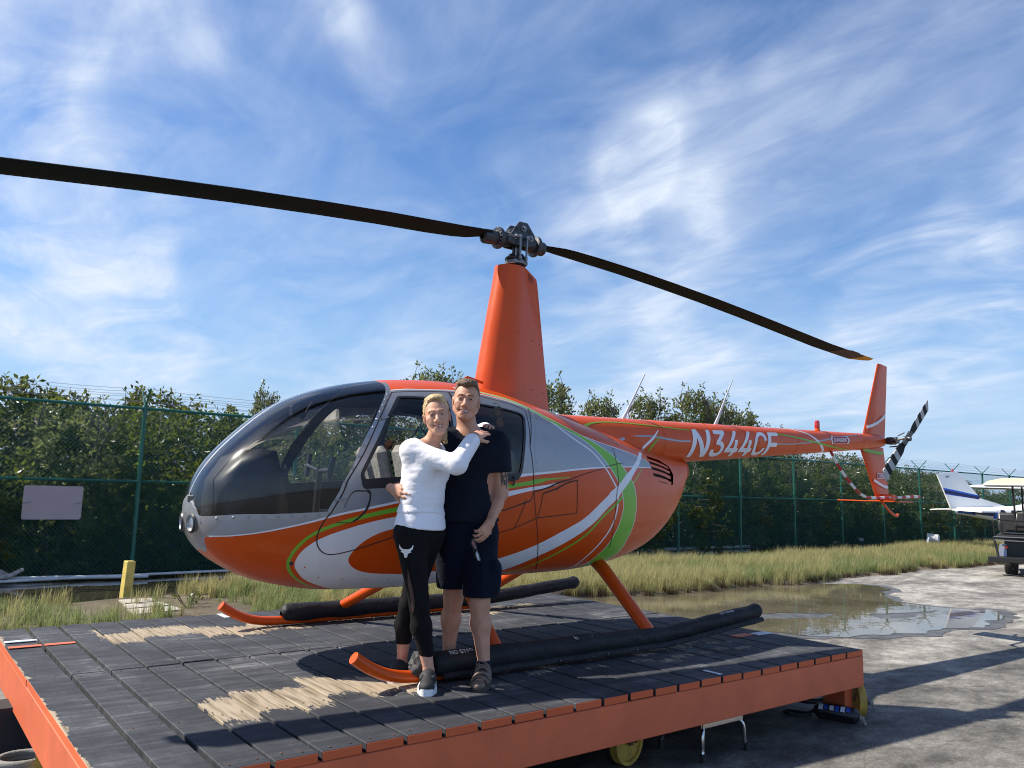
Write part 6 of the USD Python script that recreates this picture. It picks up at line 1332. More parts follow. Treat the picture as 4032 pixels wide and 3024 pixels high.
def surface(f, h, pad=.03, lo=None, hi=None, pull=2):
    """naive surface nets of f < 0"""
    l0, h0 = f.box; lo = l0 - pad if lo is None else np.array(lo, float); hi = h0 + pad if hi is None else np.array(hi, float)
    n = np.ceil((hi - lo) / h).astype(int) + 1
    ax = [lo[i] + h * np.arange(n[i]) for i in range(3)]
    G = np.stack(np.meshgrid(*ax, indexing='ij'), -1).reshape(-1, 3)
    D = np.concatenate([f(G[i:i + 400000]) for i in range(0, len(G), 400000)]).reshape(n)
    c = np.zeros(n - 1, int); corners = [(i, j, k) for i in (0, 1) for j in (0, 1) for k in (0, 1)]
    for i, j, k in corners: c += (D[i:n[0] - 1 + i, j:n[1] - 1 + j, k:n[2] - 1 + k] < 0)
    act = (c > 0) & (c < 8); idx = -np.ones(n - 1, int); idx[act] = np.arange(act.sum()); A = np.argwhere(act)
    S = np.zeros((len(A), 3)); W = np.zeros(len(A))
    for a in corners:
        for x in range(3):
            if a[x] == 1: continue
            b = list(a); b[x] = 1
            da = D[A[:, 0] + a[0], A[:, 1] + a[1], A[:, 2] + a[2]]; db = D[A[:, 0] + b[0], A[:, 1] + b[1], A[:, 2] + b[2]]
            m = (da < 0) != (db < 0); t = np.where(m, da / np.where(m, da - db, 1), 0); p = np.array(a, float) + np.zeros((len(A), 3)); p[:, x] += t
            S += p * m[:, None]; W += m
    V = lo + h * (A + S / W[:, None]); Fs = []
    for x in range(3):
        y, z_ = (x + 1) % 3, (x + 2) % 3
        sl0 = [slice(1, n[i] - 1) for i in range(3)]; sl0[x] = slice(0, n[x] - 1); sl1 = list(sl0); sl1[x] = slice(1, n[x])
        d0, d1 = D[tuple(sl0)], D[tuple(sl1)]; E = np.argwhere((d0 < 0) != (d1 < 0)); fl = d0[tuple(E.T)] < 0
        E = E + np.array([1 if i != x else 0 for i in range(3)])
        def cell(oy, oz): q = E.copy(); q[:, y] -= oy; q[:, z_] -= oz; return idx[tuple(q.T)]
        Q = np.stack([cell(0, 0), cell(1, 0), cell(1, 1), cell(0, 1)], 1); Q[~fl] = Q[~fl][:, ::-1]; Fs.append(Q)
    F = tri(np.vstack(Fs)[(np.vstack(Fs) >= 0).all(1)])
    lab = trimesh.graph.connected_component_labels(trimesh.graph.edges_unique if False else np.vstack([F[:, :2], F[:, 1:]]), node_count=len(V))
    cnt = np.bincount(lab); ok = cnt[lab] > .06 * len(V); new = np.cumsum(ok) - 1
    return V[ok], new[F[ok[F].all(1)]]
def normals_of(V, F):
    n = np.zeros_like(V); c = np.cross(V[F[:, 1]] - V[F[:, 0]], V[F[:, 2]] - V[F[:, 0]])
    for k in range(3): np.add.at(n, F[:, k], c)
    return n / (np.linalg.norm(n, axis=1, keepdims=True) + 1e-12)
def wrinkle(m, amp, sc, seed, stretch=(1, 1, 1)):
    V, F = m; N = normals_of(V, F); w = meshkit.fbm(V * sc * np.array(stretch), 3, seed); r = 1 - np.abs(w - .5) * 4
    return relax((V + N * (amp * np.clip(r, -1, 1))[:, None], F), 3)
def relax(m, it=2):
    V, F = np.array(m[0], float), np.asarray(m[1]); E = np.vstack([F[:, [0, 1]], F[:, [1, 2]], F[:, [2, 0]]]); E = np.vstack([E, E[:, ::-1]])
    n = np.maximum(np.bincount(E[:, 0], minlength=len(V)), 1)[:, None]
    for k in range(2 * it):
        S = np.stack([np.bincount(E[:, 0], V[E[:, 1], c], len(V)) for c in range(3)], 1) / n; d = S - V
        V = V + (.5 if k % 2 == 0 else -.53) * d * (np.linalg.norm(d, axis=1, keepdims=True) < .02)
    return V, F
def join(*ms):
    V, F, k = [], [], 0
    for v, f in ms: V.append(v); F.append(np.asarray(f) + k); k += len(v)
    return np.vstack(V), np.vstack(F)
def decal(poly, o, ex, ez, base, off, size=.006):
    """a flat figure (drawn in ex, ez about o) laid on the surface BASE, thrown along ey"""
    ex, ez = np.array(ex, float), np.array(ez, float); ey = np.cross(ez, ex); t = trimesh.Trimesh(*base, process=False)
    out_v, out_f, k = [], [], 0
    for g in getattr(poly, 'geoms', [poly]):
        v, f = trimesh.creation.triangulate_polygon(g, engine='earcut'); v, f = trimesh.remesh.subdivide_to_size(np.c_[v, 0 * v[:, 0]], f, size, max_iter=12)
        P = np.array(o) + v[:, :1] * ex + v[:, 1:2] * ez
        loc, ri, ti = t.ray.intersects_location(P - ey * .5, np.repeat(ey[None], len(P), 0), multiple_hits=True)
        best = np.full(len(P), 1e9); hit = np.full((len(P), 3), np.nan); nn = np.zeros((len(P), 3))
        for l_, r_, t_ in zip(loc, ri, ti):
            d = (l_ - P[r_]) @ ey
            if d < best[r_]: best[r_] = d; hit[r_] = l_; nn[r_] = t.face_normals[t_]
        ok = ~np.isnan(hit[:, 0]); f = f[ok[f].all(1)]
        out_v.append(np.where(ok[:, None], hit - ey * off, P)); out_f.append(f + k); k += len(P)
    F = np.vstack(out_f); V = np.vstack(out_v)
    if len(F):
        c = np.cross(V[F[:, 1]] - V[F[:, 0]], V[F[:, 2]] - V[F[:, 0]]) @ ey; F = np.where((c > 0)[:, None], F[:, ::-1], F)
    return V, F
def unit(v): v = np.array(v, float); return v / np.linalg.norm(v)

def hand(wrist, d, back, thumb_side, curl, scale=1.0, spread=.0, thumb_in=.3, h=.0026):
    """palm, four unequal bent fingers and a thumb. d: along the hand; back: out of its back; thumb_side: +1 when the thumb lies towards cross(d, back)"""
    y = unit(d); z_ = unit(np.array(back) - y * (np.array(back) @ y)); x = np.cross(y, z_) * thumb_side
    W = lambda p: np.array(wrist) + scale * (p[0] * x + p[1] * y + p[2] * z_); s = scale
    fs = [(rc(W((-.004, -.03, 0)), W((.004, .01, 0)), .026 * s, .026 * s), .012)]
    mc = [(.028, .085, 0), (.008, .091, .002), (-.013, .086, 0), (-.031, .076, -.003)]
    for q in mc: fs.append((rc(W((q[0] * .45, .012, 0)), W(q), .017 * s, .0115 * s), .014))
    ln = [.072, .080, .074, .058]
    for i, (q, L_) in enumerate(zip(mc, ln)):
        a, p = 0.0, np.array(q, float); dx = (1.5 - i) * spread
        c = curl[i] if np.ndim(curl) else curl
        for j, (fr, r0, r1) in enumerate(((.46, .0098, .0088), (.31, .0088, .0080), (.23, .0080, .0066))):
            a += c * (.8 if j == 0 else 1.0); q2 = p + L_ * fr * np.array([dx * math.cos(a), math.cos(a), -math.sin(a)]); fs.append((rc(W(p), W(q2), r0 * s, r1 * s), .004)); p = q2
    t0, t1, t2, t3 = np.array([.020, .018, -.006]), np.array([.047, .046, -.014]), None, None
    t2 = t1 + .034 * unit([.55 - thumb_in * .9, .8, -.25 - thumb_in * .6]); t3 = t2 + .028 * unit([.2 - thumb_in * 1.1, .9, -.2 - thumb_in * .7])
    fs += [(rc(W(t0), W(t1), .0155 * s, .0125 * s), .010), (rc(W(t1), W(t2), .0118 * s, .0105 * s), .004), (rc(W(t2), W(t3), .0105 * s, .0078 * s), .004)]
    return surface(union(fs, .004), h, pad=.008)

def head_parts(c, R, fem):
    """c: between the eyes' depth centre; R: columns right, back, up of the head. Returns dict of meshes"""
    Wd = lambda p: np.array(c) + R @ np.array(p, float)
    A = R.T; k = .93 if fem else 1.0
    E = lambda p, r: el(Wd(np.array(p) * k), np.array(r) * k, A)
    C = lambda a, b, ra, rb: rc(Wd(np.array(a) * k), Wd(np.array(b) * k), ra * k, rb * k)
    jw = .040 if fem else .054
    fs = [(E((0, .018, .034), (.076, .094, .088)), .02), (E((0, -.022, -.022), (.063, .068, .088)), .03), (C((0, -.03, -.062), (0, -.064, -.101), .050, .024 if fem else .027), .03)]
    for s in (-1, 1):
        fs += [(C((s * jw, .0, -.055), (s * .018, -.060, -.100), .024, .021), .022), (E((s * .041, -.058, -.028), (.026, .022, .022)), .022), (C((s * .043, -.068, .020), (s * .012, -.083, .019), .010, .010), .012 if fem else .010)]
    fs += [(C((0, -.083, .004), (0, -.107, -.036), .0085, .0125), .014), (E((-.013, -.094, -.042), (.009, .011, .008)), .007), (E((.013, -.094, -.042), (.009, .011, .008)), .007)]
    fs += [(C((-.020, -.085, -.064), (.020, -.085, -.064), .0075, .0075), .010), (C((-.018, -.084, -.086), (.018, -.084, -.086), .0085, .0085), .010), (E((0, -.074, -.110), (.020, .016, .014)), .014)]
    for s in (-1, 1):   # smile folds push the cheeks
        fs += [(E((s * .036, -.070, -.052), (.017, .015, .018)), .014)]
        fs += [(E((s * .078, .012, -.012), (.0085, .019, .032)), .008), (E((s * .081, .016, .006), (.007, .015, .015)), .006)]
    base = union(fs, .012)
    cut = [(E((s * .031, -.0985, .001), (.0175, .0145, .0085)), .010) for s in (-1, 1)]
    mouth = E((0, -.095, -.0735), (.031, .016, .0090))
    corners = [E((s * .031, -.090, -.0650), (.008, .012, .0050)) for s in (-1, 1)]
    earh = [E((s * .084, .008, -.010), (.005, .010, .016)) for s in (-1, 1)]
    def f(P):
        d = base(P)
        for q, kk in cut: d = smax(d, -q(P), kk)
        for q in [mouth] + corners: d = smax(d, -q(P), .004)
        for q in earh: d = smax(d, -q(P), .006)
        return d
    f.box = base.box
    out = {'sdf': f}
    tt = lambda m: m
    out['eye'] = [surface(E((s * .031, -.0772, .0), (.0122, .0122, .0062)), .0020, .004) for s in (-1, 1)]
    out['iris'] = [surface(E((s * .031 + .001, -.0872, -.0004), (.0064, .0042, .0056)), .0014, .003) for s in (-1, 1)]
    out['eyelid'] = [surface(union([C((s * .019, -.0880, .0045), (s * .031, -.0905, .0068), .0034, .0036), C((s * .031, -.0905, .0068), (s * .045, -.0815, .0035), .0036, .003), C((s * .020, -.0865, -.0062), (s * .043, -.0815, -.0052), .0030, .0030)], .004), .0016, .004) for s in (-1, 1)]
    out['eyebrow'] = [surface(union([C((s * .014, -.0940, .0225), (s * .032, -.0905, .0255), .0026 if fem else .0032, .0024 if fem else .0030), C((s * .032, -.0905, .0255), (s * .048, -.0785, .0210), .0024 if fem else .0030, .0016)], .003), .0016, .004) for s in (-1, 1)]
    arc = lambda w, y0, z0, lift, n=7: [(w * q, y0 + .0135 * q * q, z0 + lift * q * q) for q in np.linspace(-1, 1, n)]
    chain = lambda pts, r0, r1: union([C(a, b, r0 + (r1 - r0) * abs(2 * i / (len(pts) - 2) - 1), r0 + (r1 - r0) * abs(2 * (i + 1) / (len(pts) - 2) - 1)) for i, (a, b) in enumerate(zip(pts[:-1], pts[1:]))], .002)
    out['teeth'] = [surface(union([E((0, -.0850, -.0745), (.022, .0085, .0064)), chain(arc(.0290, -.0893, -.0740, .0105), .0050, .0024)], .003), .0016, .003)]
    out['mouth'] = [surface(chain(arc(.033, -.0870, -.0760, .0130), .0078, .0034), .0018, .003)]
    out['lip'] = [surface(chain(arc(.034, -.0945, -.0670, .0075), .0028, .0016), .0015, .003), surface(chain(arc(.033, -.0935, -.0850, .0220), .0038, .0016), .0015, .003)]
    return out, E, C, Wd, A, k

def add_face(fp, parent, who):
    L = '/World/Looks/'
    for n_, m in (('eye', 'eye_white'), ('iris', 'iris'), ('eyebrow', 'brow_fair' if who == 'w' else 'brow_hair'), ('teeth', 'tooth'), ('mouth', 'mouth_dark'), ('lip', 'lip_pink' if who == 'w' else 'lip')):
        for q in fp[n_]: obj(n_, q, L + m, parent, smooth=True)
    for q in fp['eyelid']: obj('eyelid', q, L + ('skin_woman' if who == 'w' else 'skin_man'), parent, smooth=True)

def glasses(name, label, o, ex, ez, fold, cat_='sunglasses'):
    """dark sunglasses; o: bridge; ex across, ez up"""
    ex, ez = unit(ex), unit(ez); ey = np.cross(ez, ex); B = basis(o, ex, ey, ez); G = thing(name, label, cat_)
    g = Polygon([(.006, .012), (.03, .019), (.058, .016), (.064, .004), (.055, -.020), (.035, -.026), (.014, -.018)]).buffer(.003)
    for s in (-1, 1):
        gg = affinity.scale(g, s, 1, origin=(0, 0))
        obj('lens', xf(xf(prism(gg.buffer(-.003), .002), basis((0, 0, 0), (1, 0, 0), (0, 0, 1), (0, -1, 0))), B), '/World/Looks/glasses_lens', G)
        obj('rim', xf(xf(mv(prism(gg.difference(gg.buffer(-.0035)), .005), z=-.001), basis((0, 0, 0), (1, 0, 0), (0, 0, 1), (0, -1, 0))), B), '/World/Looks/glasses_frame', G)
        t = [(s * .066, 0, .010), (s * .066, .045, .012), (s * .066, .10, .008), (s * .063, .135, -.012)] if not fold else [(s * .066, 0, .010), (s * .062, .008, .010), (s * .0, .013 + .003 * s, .008), (s * -.055, .012 + .003 * s, -.006)]
        obj('temple', xf(tube(spline(t, 14), .0028, 6), B), '/World/Looks/glasses_frame', G)
    obj('bridge', xf(tube([(-.009, -.001, .010), (0, -.002, .013), (.009, -.001, .010)], .0025, 6), B), '/World/Looks/glasses_frame', G)
    return G

CAMR, CAMF = np.array([.792, -.611, 0.0]), np.array([.611, .792, 0.0])

def build_man():
    P = thing('person', 'smiling short-haired person in navy T-shirt and navy shorts, arm round the person in white', 'person', (0, 0, 0))
    Lk = '/World/Looks/'
    sh = {'R': (-1.345, -1.085, 1.875), 'L': (-1.035, -1.195, 1.885)}; neck = np.array([-1.192, -1.118, 1.96])
    el_ = {'R': (-1.46, -.955, 1.61), 'L': (-1.012, -1.215, 1.585)}; wr = {'R': (-1.655, -1.045, 1.595), 'L': (-1.150, -1.312, 1.418)}
    hip = {'R': (-1.255, -1.075, 1.38), 'L': (-1.105, -1.145, 1.38)}; kn = {'R': (-1.172, -.985, .955), 'L': (-1.148, -1.225, .955)}; an = {'R': (-1.152, -.925, .60), 'L': (-1.118, -1.245, .615)}
    lat = unit(np.array(sh['L']) - np.array(sh['R'])); lat[2] = 0; lat = unit(lat); bk = np.array([-lat[1], lat[0], 0]); ax = np.array([lat, bk, [0, 0, 1]])
    T = lambda l, b, z_: np.array([-1.183, -1.126, 0]) + lat * l + bk * b + np.array([0, 0, z_])
    torso = [(el(T(0, .0, 1.80), (.165, .108, .165), ax), .05), (el(T(-.02, .0, 1.62), (.158, .108, .20), ax), .06), (el(T(0, .0, 1.40), (.160, .110, .125), ax), .05), (el(T(0, -.035, 1.52), (.125, .085, .12), ax), .05),
             (rc(neck - [0, 0, .03], T(-.13, .01, 1.885), .055, .055), .04), (rc(neck - [0, 0, .03], T(.13, .01, 1.890), .055, .055), .04), (rc(T(-.08, -.06, 1.80), T(.08, -.06, 1.80), .055, .055), .05)]
    hc = np.array([-1.232, -1.138, 2.135]); yaw = unit([-.60, -.80, 0.0]); rt = np.cross(yaw, [0, 0, 1.0]); 
    up = unit([.0, .0, 1.0] + -rt * .06 + yaw * -.02); back = -unit(yaw - up * (yaw @ up)); right = np.cross(back, up)
    R = np.stack([right, back, up], 1); fp, E, C, Wd, A, k = head_parts(hc, R, False)
    limbs = []
    for s in 'RL':
        limbs += [(rc(sh[s], el_[s], .056, .043), .03), (rc(np.array(sh[s]) * .6 + np.array(el_[s]) * .4, np.array(el_[s]), .050, .042), .03), (rc(el_[s], np.array(el_[s]) * .55 + np.array(wr[s]) * .45, .043, .040), .02), (rc(np.array(el_[s]) * .6 + np.array(wr[s]) * .4, wr[s], .040, .026), .02)]
        calf = np.array(kn[s]) * .62 + np.array(an[s]) * .38 + bk * .010
        limbs += [(rc(hip[s], kn[s], .092, .056), .04), (rc(kn[s], calf, .053, .055), .03), (rc(calf, an[s], .055, .036), .04), (rc(np.array(kn[s]) - bk * .010, np.array(kn[s]) - bk * .008 - [0, 0, .05], .046, .042), .03)]
    def foot(a, toe, w=.036): return [(rc(np.array(a) - [0, 0, .02], (toe[0] * .25 + a[0] * .75, toe[1] * .25 + a[1] * .75, .545), .036, .036), .02), (rc((a[0] * .9 + toe[0] * .1, a[1] * .9 + toe[1] * .1, .543), (toe[0], toe[1], .533), .036, .026), .02), (rc((a[0] * 1.15 - toe[0] * .15, a[1] * 1.15 - toe[1] * .15, .54), (a[0], a[1], .56), .034, .034), .02)]
    toeL, toeR = (-1.262, -1.40), (-1.25, -1.03)
    limbs += foot(an['L'], toeL) + foot(an['R'], toeR)
    nk = [(rc(neck - [0, 0, .04], Wd((0, .022, -.075)), .060, .058), .03)]
    body = surface(union(torso + limbs + nk, .03), .0085)
    head = surface(fp['sdf'], .0036, pad=.012)
    dL = unit(np.array([-1.262, -1.345, 1.29]) - np.array(wr['L'])); hL = hand(wr['L'], dL, np.array([.55, -.70, .45]), -1, [.55, .62, .68, .75], .98, thumb_in=.75)
    dR = unit([.10, -.97, -.10]); hR = hand((-1.662, -1.055, 1.592), dR, (-.97, -.12, .15), 1, [.30, .28, .28, .30], .98, spread=.10, thumb_in=.0)
    body = relax(body, 4); head = relax(head, 2)
    obj('body', join(body, head, hL, hR), Lk + 'skin_man', P, smooth=True)
    add_face(fp, P, 'm')
    # hair: short, swept up at the front
    shell = union([(E((0, .022, .042), (.0785, .098, .089)), .02), (E((.0, -.035, .100), (.052, .050, .024)), .03), (E((-.003, .02, .108), (.058, .07, .020)), .03)], .02)
    def hair(Q):
        q = (Q - hc) @ R / k; line = .082 - .010 * np.cos(q[:, 0] * 55) - np.clip((q[:, 1] + .045) * 1.7, 0, .055) - np.clip((q[:, 1] - .015) * 1.1, 0, .09)
        return smax(shell(Q), -(q[:, 2] - line), .006)
    hair.box = shell.box; m = surface(hair, .0045, pad=.02); V, F = m; N = normals_of(V, F); q = (V - hc) @ R
    V = V + up * (np.clip(q[:, 2] - .10, 0, 1) * 6 * (meshkit.fbm(np.c_[q[:, 0] * 70, q[:, 1] * 25, q[:, 2] * 10], 3, 8) - .45) * .06)[:, None]
    V = V + N * ((meshkit.fbm(np.c_[q[:, 0] * 120, q[:, 1] * 40, q[:, 2] * 60], 3, 2) - .5) * .007)[:, None]
    obj('hair', (V, F), Lk + 'hair_brown', P, smooth=True)
    # T-shirt
    t0 = union([(f if isinstance(f, tuple) else (f, .05)) for f in torso] + [(rc(sh['L'], np.array(sh['L']) * .38 + np.array(el_['L']) * .62, .066, .064), .05), (rc(sh['R'], np.array(sh['R']) * .4 + np.array(el_['R']) * .6, .064, .062), .05)], .05)
    low = el(T(-.005, 0, 1.44), (.178, .128, .20), ax)
    pl = [(np.array(sh[s]) * .42 + np.array(el_[s]) * .58, unit(np.array(el_[s]) - np.array(sh[s])), np.array(sh[s])) for s in 'LR']
    nh = rc(neck + [-.012, -.030, -.018], neck + [-.02, -.02, .12], .078, .12)
    def tee(Q):
        d = smin(t0(Q), low(Q), .05) - .014
        d = np.maximum(d, (1.408 + .008 * np.sin(Q[:, 0] * 23)) - Q[:, 2])
        for o, n_, s0 in pl:
            near = np.linalg.norm(Q - (o + n_ * .12), axis=1) < .16; d = np.where(near & (np.linalg.norm(np.cross(Q - s0, n_), axis=1) < .12) , np.maximum(d, (Q - o) @ n_), d)
        return np.maximum(d, -nh(Q))
    tee.box = (np.minimum(t0.box[0], low.box[0]) + [0, 0, .12], np.maximum(t0.box[1], low.box[1]))
    m = relax(surface(tee, .0075), 2); m = wrinkle(m, .0045, 8.0, 3, (1, 1, .7)); tees = m
    obj('t_shirt', m, Lk + 'navy_tee', P, smooth=True)
    # shorts
    hemz = {'L': .985, 'R': 1.012}
    lg = [(rc(np.array(hip[s]) - [0, 0, .05], np.array(kn[s]) * 1.0, .104, .088), .045) for s in 'LR'] + [(el(T(0, .0, 1.40), (.172, .122, .14), ax), .05)]
    s0 = union(lg, .05)
    pk = [rc(np.array(kn['L']) * .55 + np.array(hip['L']) * .45 + lat * .060 - bk * .045, np.array(kn['L']) * .82 + np.array(hip['L']) * .18 + lat * .055 - bk * .04, .052, .05)]
    def shorts(Q):
        d = smin(s0(Q), pk[0](Q) , .012) - .006; d = np.maximum(d, Q[:, 2] - 1.44)
        near = (np.linalg.norm((Q - np.array(kn['L']))[:, :2], axis=1) < np.linalg.norm((Q - np.array(kn['R']))[:, :2], axis=1))
        return np.maximum(d, np.where(near, hemz['L'], hemz['R']) + .010 * (Q[:, 1] + 1.1) - Q[:, 2])
    shorts.box = (s0.box[0] + [0, 0, .02], s0.box[1]); m = relax(surface(shorts, .0075), 2); m = wrinkle(m, .005, 7.0, 5, (1.2, 1.2, .6)); obj('shorts', m, Lk + 'navy_shorts', P, smooth=True)
    fl = decal(sbox(-.075, -.022, .075, .022), np.array(kn['L']) * .52 + np.array(hip['L']) * .48 + lat * .015 - bk * .0 - np.array([.6, .8, 0]) * .3, unit(np.cross([-.45, -.88, 0], [0, 0, 1.0])) * 1.0, (0, 0, 1), m, .006, .012)
    if len(fl[1]): obj('pocket_flap', fl, Lk + 'navy_shorts', P, smooth=True)
    # tattoo on the upper arm
    tp = Polygon([(-.024, .085), (.034, .088), (.034, .02), (.026, -.01), (.022, -.055), (.012, -.02), (.004, -.03), (-.002, .0), (-.010, -.04), (-.016, .01)]).difference(Polygon([(-.008, .05), (.006, .055), (.008, .035), (-.006, .032)])).difference(Polygon([(.012, .06), (.022, .06), (.02, .045), (.012, .045)])).difference(Polygon([(0, .02), (.014, .022), (.012, .008), (.002, .006)]))
    o = np.array(sh['L']) * .36 + np.array(el_['L']) * .64 + np.array([.022, -.02, -.035])
    dc = decal(tp, o - CAMF * .3, CAMR, (0, 0, 1), body, .0012, .007)
    if len(dc[1]): obj('tattoo', dc, Lk + 'tattoo_ink', P, smooth=True)
    # sock and sandals
    for s, toe in (('L', toeL), ('R', toeR)):
        a = np.array(an[s]); f = unit([toe[0] - a[0], toe[1] - a[1], 0]); sd = np.array([-f[1], f[0], 0]); heel = a - f * .045
        obj('sock', surface(union([(rc(a - [0, 0, .012], a - [0, 0, .04], .043, .044), .02), (rc((*a[:2], .55), (*(a + f * .1)[:2], .545), .043, .040), .02)], .02), .006), Lk + 'sock_navy', P, smooth=True)
        g = Polygon([tuple(heel[:2] - f[:2] * .025 + sd[:2] * .028), tuple(a[:2] + sd[:2] * .036), tuple(a[:2] + f[:2] * .13 + sd[:2] * .047), tuple(np.array(toe) + f[:2] * .035 + sd[:2] * .022), tuple(np.array(toe) + f[:2] * .038 - sd[:2] * .018), tuple(a[:2] + f[:2] * .13 - sd[:2] * .045), tuple(a[:2] - sd[:2] * .036), tuple(heel[:2] - f[:2] * .025 - sd[:2] * .028)]).buffer(-.016).buffer(.028)
        sdl = obj('sandal', mv(prism(g, .026), z=.5), Lk + 'sandal_sole', P, smooth=40)
        # straps: bands over the foot
        ups = []
        for t, w_, hh, r_ in ((.165, .042, .540, .030), (.115, .046, .552, .036), (.07, .046, .572, .040), (.03, .046, .592, .042)):
            c = a + f * t; pts = [np.array([*(c + sd * w_ * math.cos(q))[:2], .520 + (hh - .492) * math.sin(q)]) + f * (.012 * math.sin(q * 2 + t * 30)) for q in np.linspace(0, PI, 11)]
            for q0, q1 in zip(pts[:-1], pts[1:]): ups.append((rc(q0 - f * .010, q1 - f * .010, .0075, .0075), .008)); ups.append((rc(q0 + f * .010, q1 + f * .010, .0075, .0075), .008))
        ups += [(el((*(np.array(toe) + f[:2] * .012), .533), (.048, .040, .026), np.array([f, sd, [0, 0, 1]])), .012), (rc((*(heel - sd * .03)[:2], .55), (*(heel - f * .018)[:2], .565), .012, .012), .01), (rc((*(heel + sd * .03)[:2], .55), (*(heel - f * .018)[:2], .565), .012, .012), .01)]
        u0 = union(ups, .006)
        obj('strap', surface(u0, .0048), Lk + 'sandal_leather', sdl, smooth=True)
    # sunglasses in the hand
    glasses('sunglasses', 'dark folded sunglasses hanging from the lowered hand of the person in navy', (-1.285, -1.362, 1.262), (.30, -.15, -.94), (.75, .55, .15), True)
build_man()

def build_woman():
    P = thing('person', 'smiling blonde person in white long-sleeved top and black leggings, hugging the person in navy', 'person', (0, 0, 0))
    Lk = '/World/Looks/'
    sh = {'R': (-1.598, -1.150, 1.805), 'L': (-1.355, -1.085, 1.825)}; neck = np.array([-1.480, -1.135, 1.865])
    el_ = {'R': (-1.452, -1.388, 1.737), 'L': (-1.15, -.97, 1.90)}; wr = {'R': (-1.312, -1.345, 1.893), 'L': (-1.015, -1.075, 1.985)}
    hip = {'R': (-1.590, -1.145, 1.345), 'L': (-1.440, -1.108, 1.345)}; kn = {'R': (-1.535, -1.190, .955), 'L': (-1.505, -1.025, .93)}; an = {'R': (-1.463, -1.198, .60), 'L': (-1.470, -.915, .60)}
    lat = unit([.965, .26, 0]); bk = np.array([-lat[1], lat[0], 0]); ax = np.array([lat, bk, [0, 0, 1]])
    T = lambda l, b, z_: np.array([-1.512, -1.130, 0]) + lat * l + bk * b + np.array([0, 0, z_])
    torso = [(el(T(.0, .0, 1.74), (.130, .088, .14), ax), .05), (el(T(0, .0, 1.55), (.118, .085, .17), ax), .06), (el(T(0, .005, 1.36), (.140, .105, .12), ax), .05),
             (rc(neck - [0, 0, .03], T(-.10, .01, 1.815), .042, .045), .04), (rc(neck - [0, 0, .03], T(.11, .01, 1.83), .042, .045), .04)]
    bust = [(el(T(s * .058, -.070, 1.695), (.056, .050, .058), ax), .04) for s in (-1, 1)]
    hc = np.array([-1.484, -1.210, 2.020]); yaw = unit([-.52, -.855, 0]); rt = np.cross(yaw, [0, 0, 1.0])
    up = unit(np.array([0, 0, 1.0]) - rt * -.16 + yaw * -.02); back = -unit(yaw - up * (yaw @ up)); right = np.cross(back, up)
    R = np.stack([right, back, up], 1); fp, E, C, Wd, A, k = head_parts(hc, R, True)
    limbs = []
    for s in 'RL':
        limbs += [(rc(sh[s], el_[s], .043, .034), .03), (rc(el_[s], np.array(el_[s]) * .6 + np.array(wr[s]) * .4, .034, .032), .02), (rc(np.array(el_[s]) * .6 + np.array(wr[s]) * .4, wr[s], .032, .021), .02)]
        calf = np.array(kn[s]) * .65 + np.array(an[s]) * .35 + bk * .012
        limbs += [(rc(hip[s], kn[s], .083, .050), .04), (rc(kn[s], calf, .048, .050), .02), (rc(calf, an[s], .049, .030), .03)]
    toes = {'R': (-1.548, -1.318), 'L': (-1.545, -.965)}
    for s in 'RL':
        a, t = an[s], toes[s]; limbs += [(rc(np.array(a) - [0, 0, .02], (a[0] * .8 + t[0] * .2, a[1] * .8 + t[1] * .2, .55), .030, .03), .02), (rc((a[0], a[1], .54), (t[0], t[1], .535), .030, .024), .02)]
    nk = [(rc(neck - [0, 0, .04], Wd((0, .020, -.070)), .046, .046), .03)]
    body = relax(surface(union(torso + bust + limbs + nk, .03), .0085), 4); head = relax(surface(fp['sdf'], .0034, pad=.012), 2)
    hR = hand(wr['R'], unit(np.array([-1.13, -1.275, 1.985]) - np.array(wr['R'])), (-.30, -.62, .75), 1, [.16, .18, .2, .22], .90, spread=.06, thumb_in=.2)
    hL = hand(wr['L'], unit([-.52, -.80, .10]), (.10, -.30, .95), -1, [.34, .36, .36, .36], .88, spread=.05, thumb_in=.5)
    obj('body', join(body, head, hR, hL), Lk + 'skin_woman', P, smooth=True)
    add_face(fp, P, 'w')
    shell = union([(E((0, .024, .040), (.0815, .100, .090)), .02), (E((.0, .0, .105), (.060, .065, .028)), .03)], .03)
    tail = union([(rc(Wd((.0, .11, .0)), Wd((.02, .115, -.09)), .030, .03), .02), (rc(Wd((.02, .115, -.09)), Wd((.035, .095, -.15)), .03, .014), .02)], .02)
    def hair(Q):
        q = (Q - hc) @ R / k; line = .098 - .55 * q[:, 0] ** 2 * 10 - np.clip((q[:, 1] + .050) * 1.9, 0, .17)
        return smin(smax(shell(Q), -(q[:, 2] - line), .010), tail(Q), .02)
    hair.box = (np.minimum(shell.box[0], tail.box[0]), np.maximum(shell.box[1], tail.box[1])); V, F = surface(hair, .0045, pad=.02); N = normals_of(V, F); q = (V - hc) @ R
    V = V + N * ((meshkit.fbm(np.c_[q[:, 0] * 30 + q[:, 2] * 10, q[:, 1] * 22, q[:, 2] * 60], 3, 4) - .5) * .009)[:, None]
    obj('hair', (V, F), Lk + 'hair_blonde', P, smooth=True)
    r = np.random.default_rng(2); st = []
    for i in range(10):
        a0 = Wd((r.uniform(-.075, .075), r.uniform(-.05, .06), .115 + r.uniform(-.03, .02))); b0 = a0 + up * r.uniform(-.004, .008) + right * r.normal(0, .014) + back * r.uniform(0, .03); st.append(tube(np.array([a0 - up * .02, (a0 + b0) / 2 + right * .004, b0]), [.0012, .001, .0006], 3, caps=False))
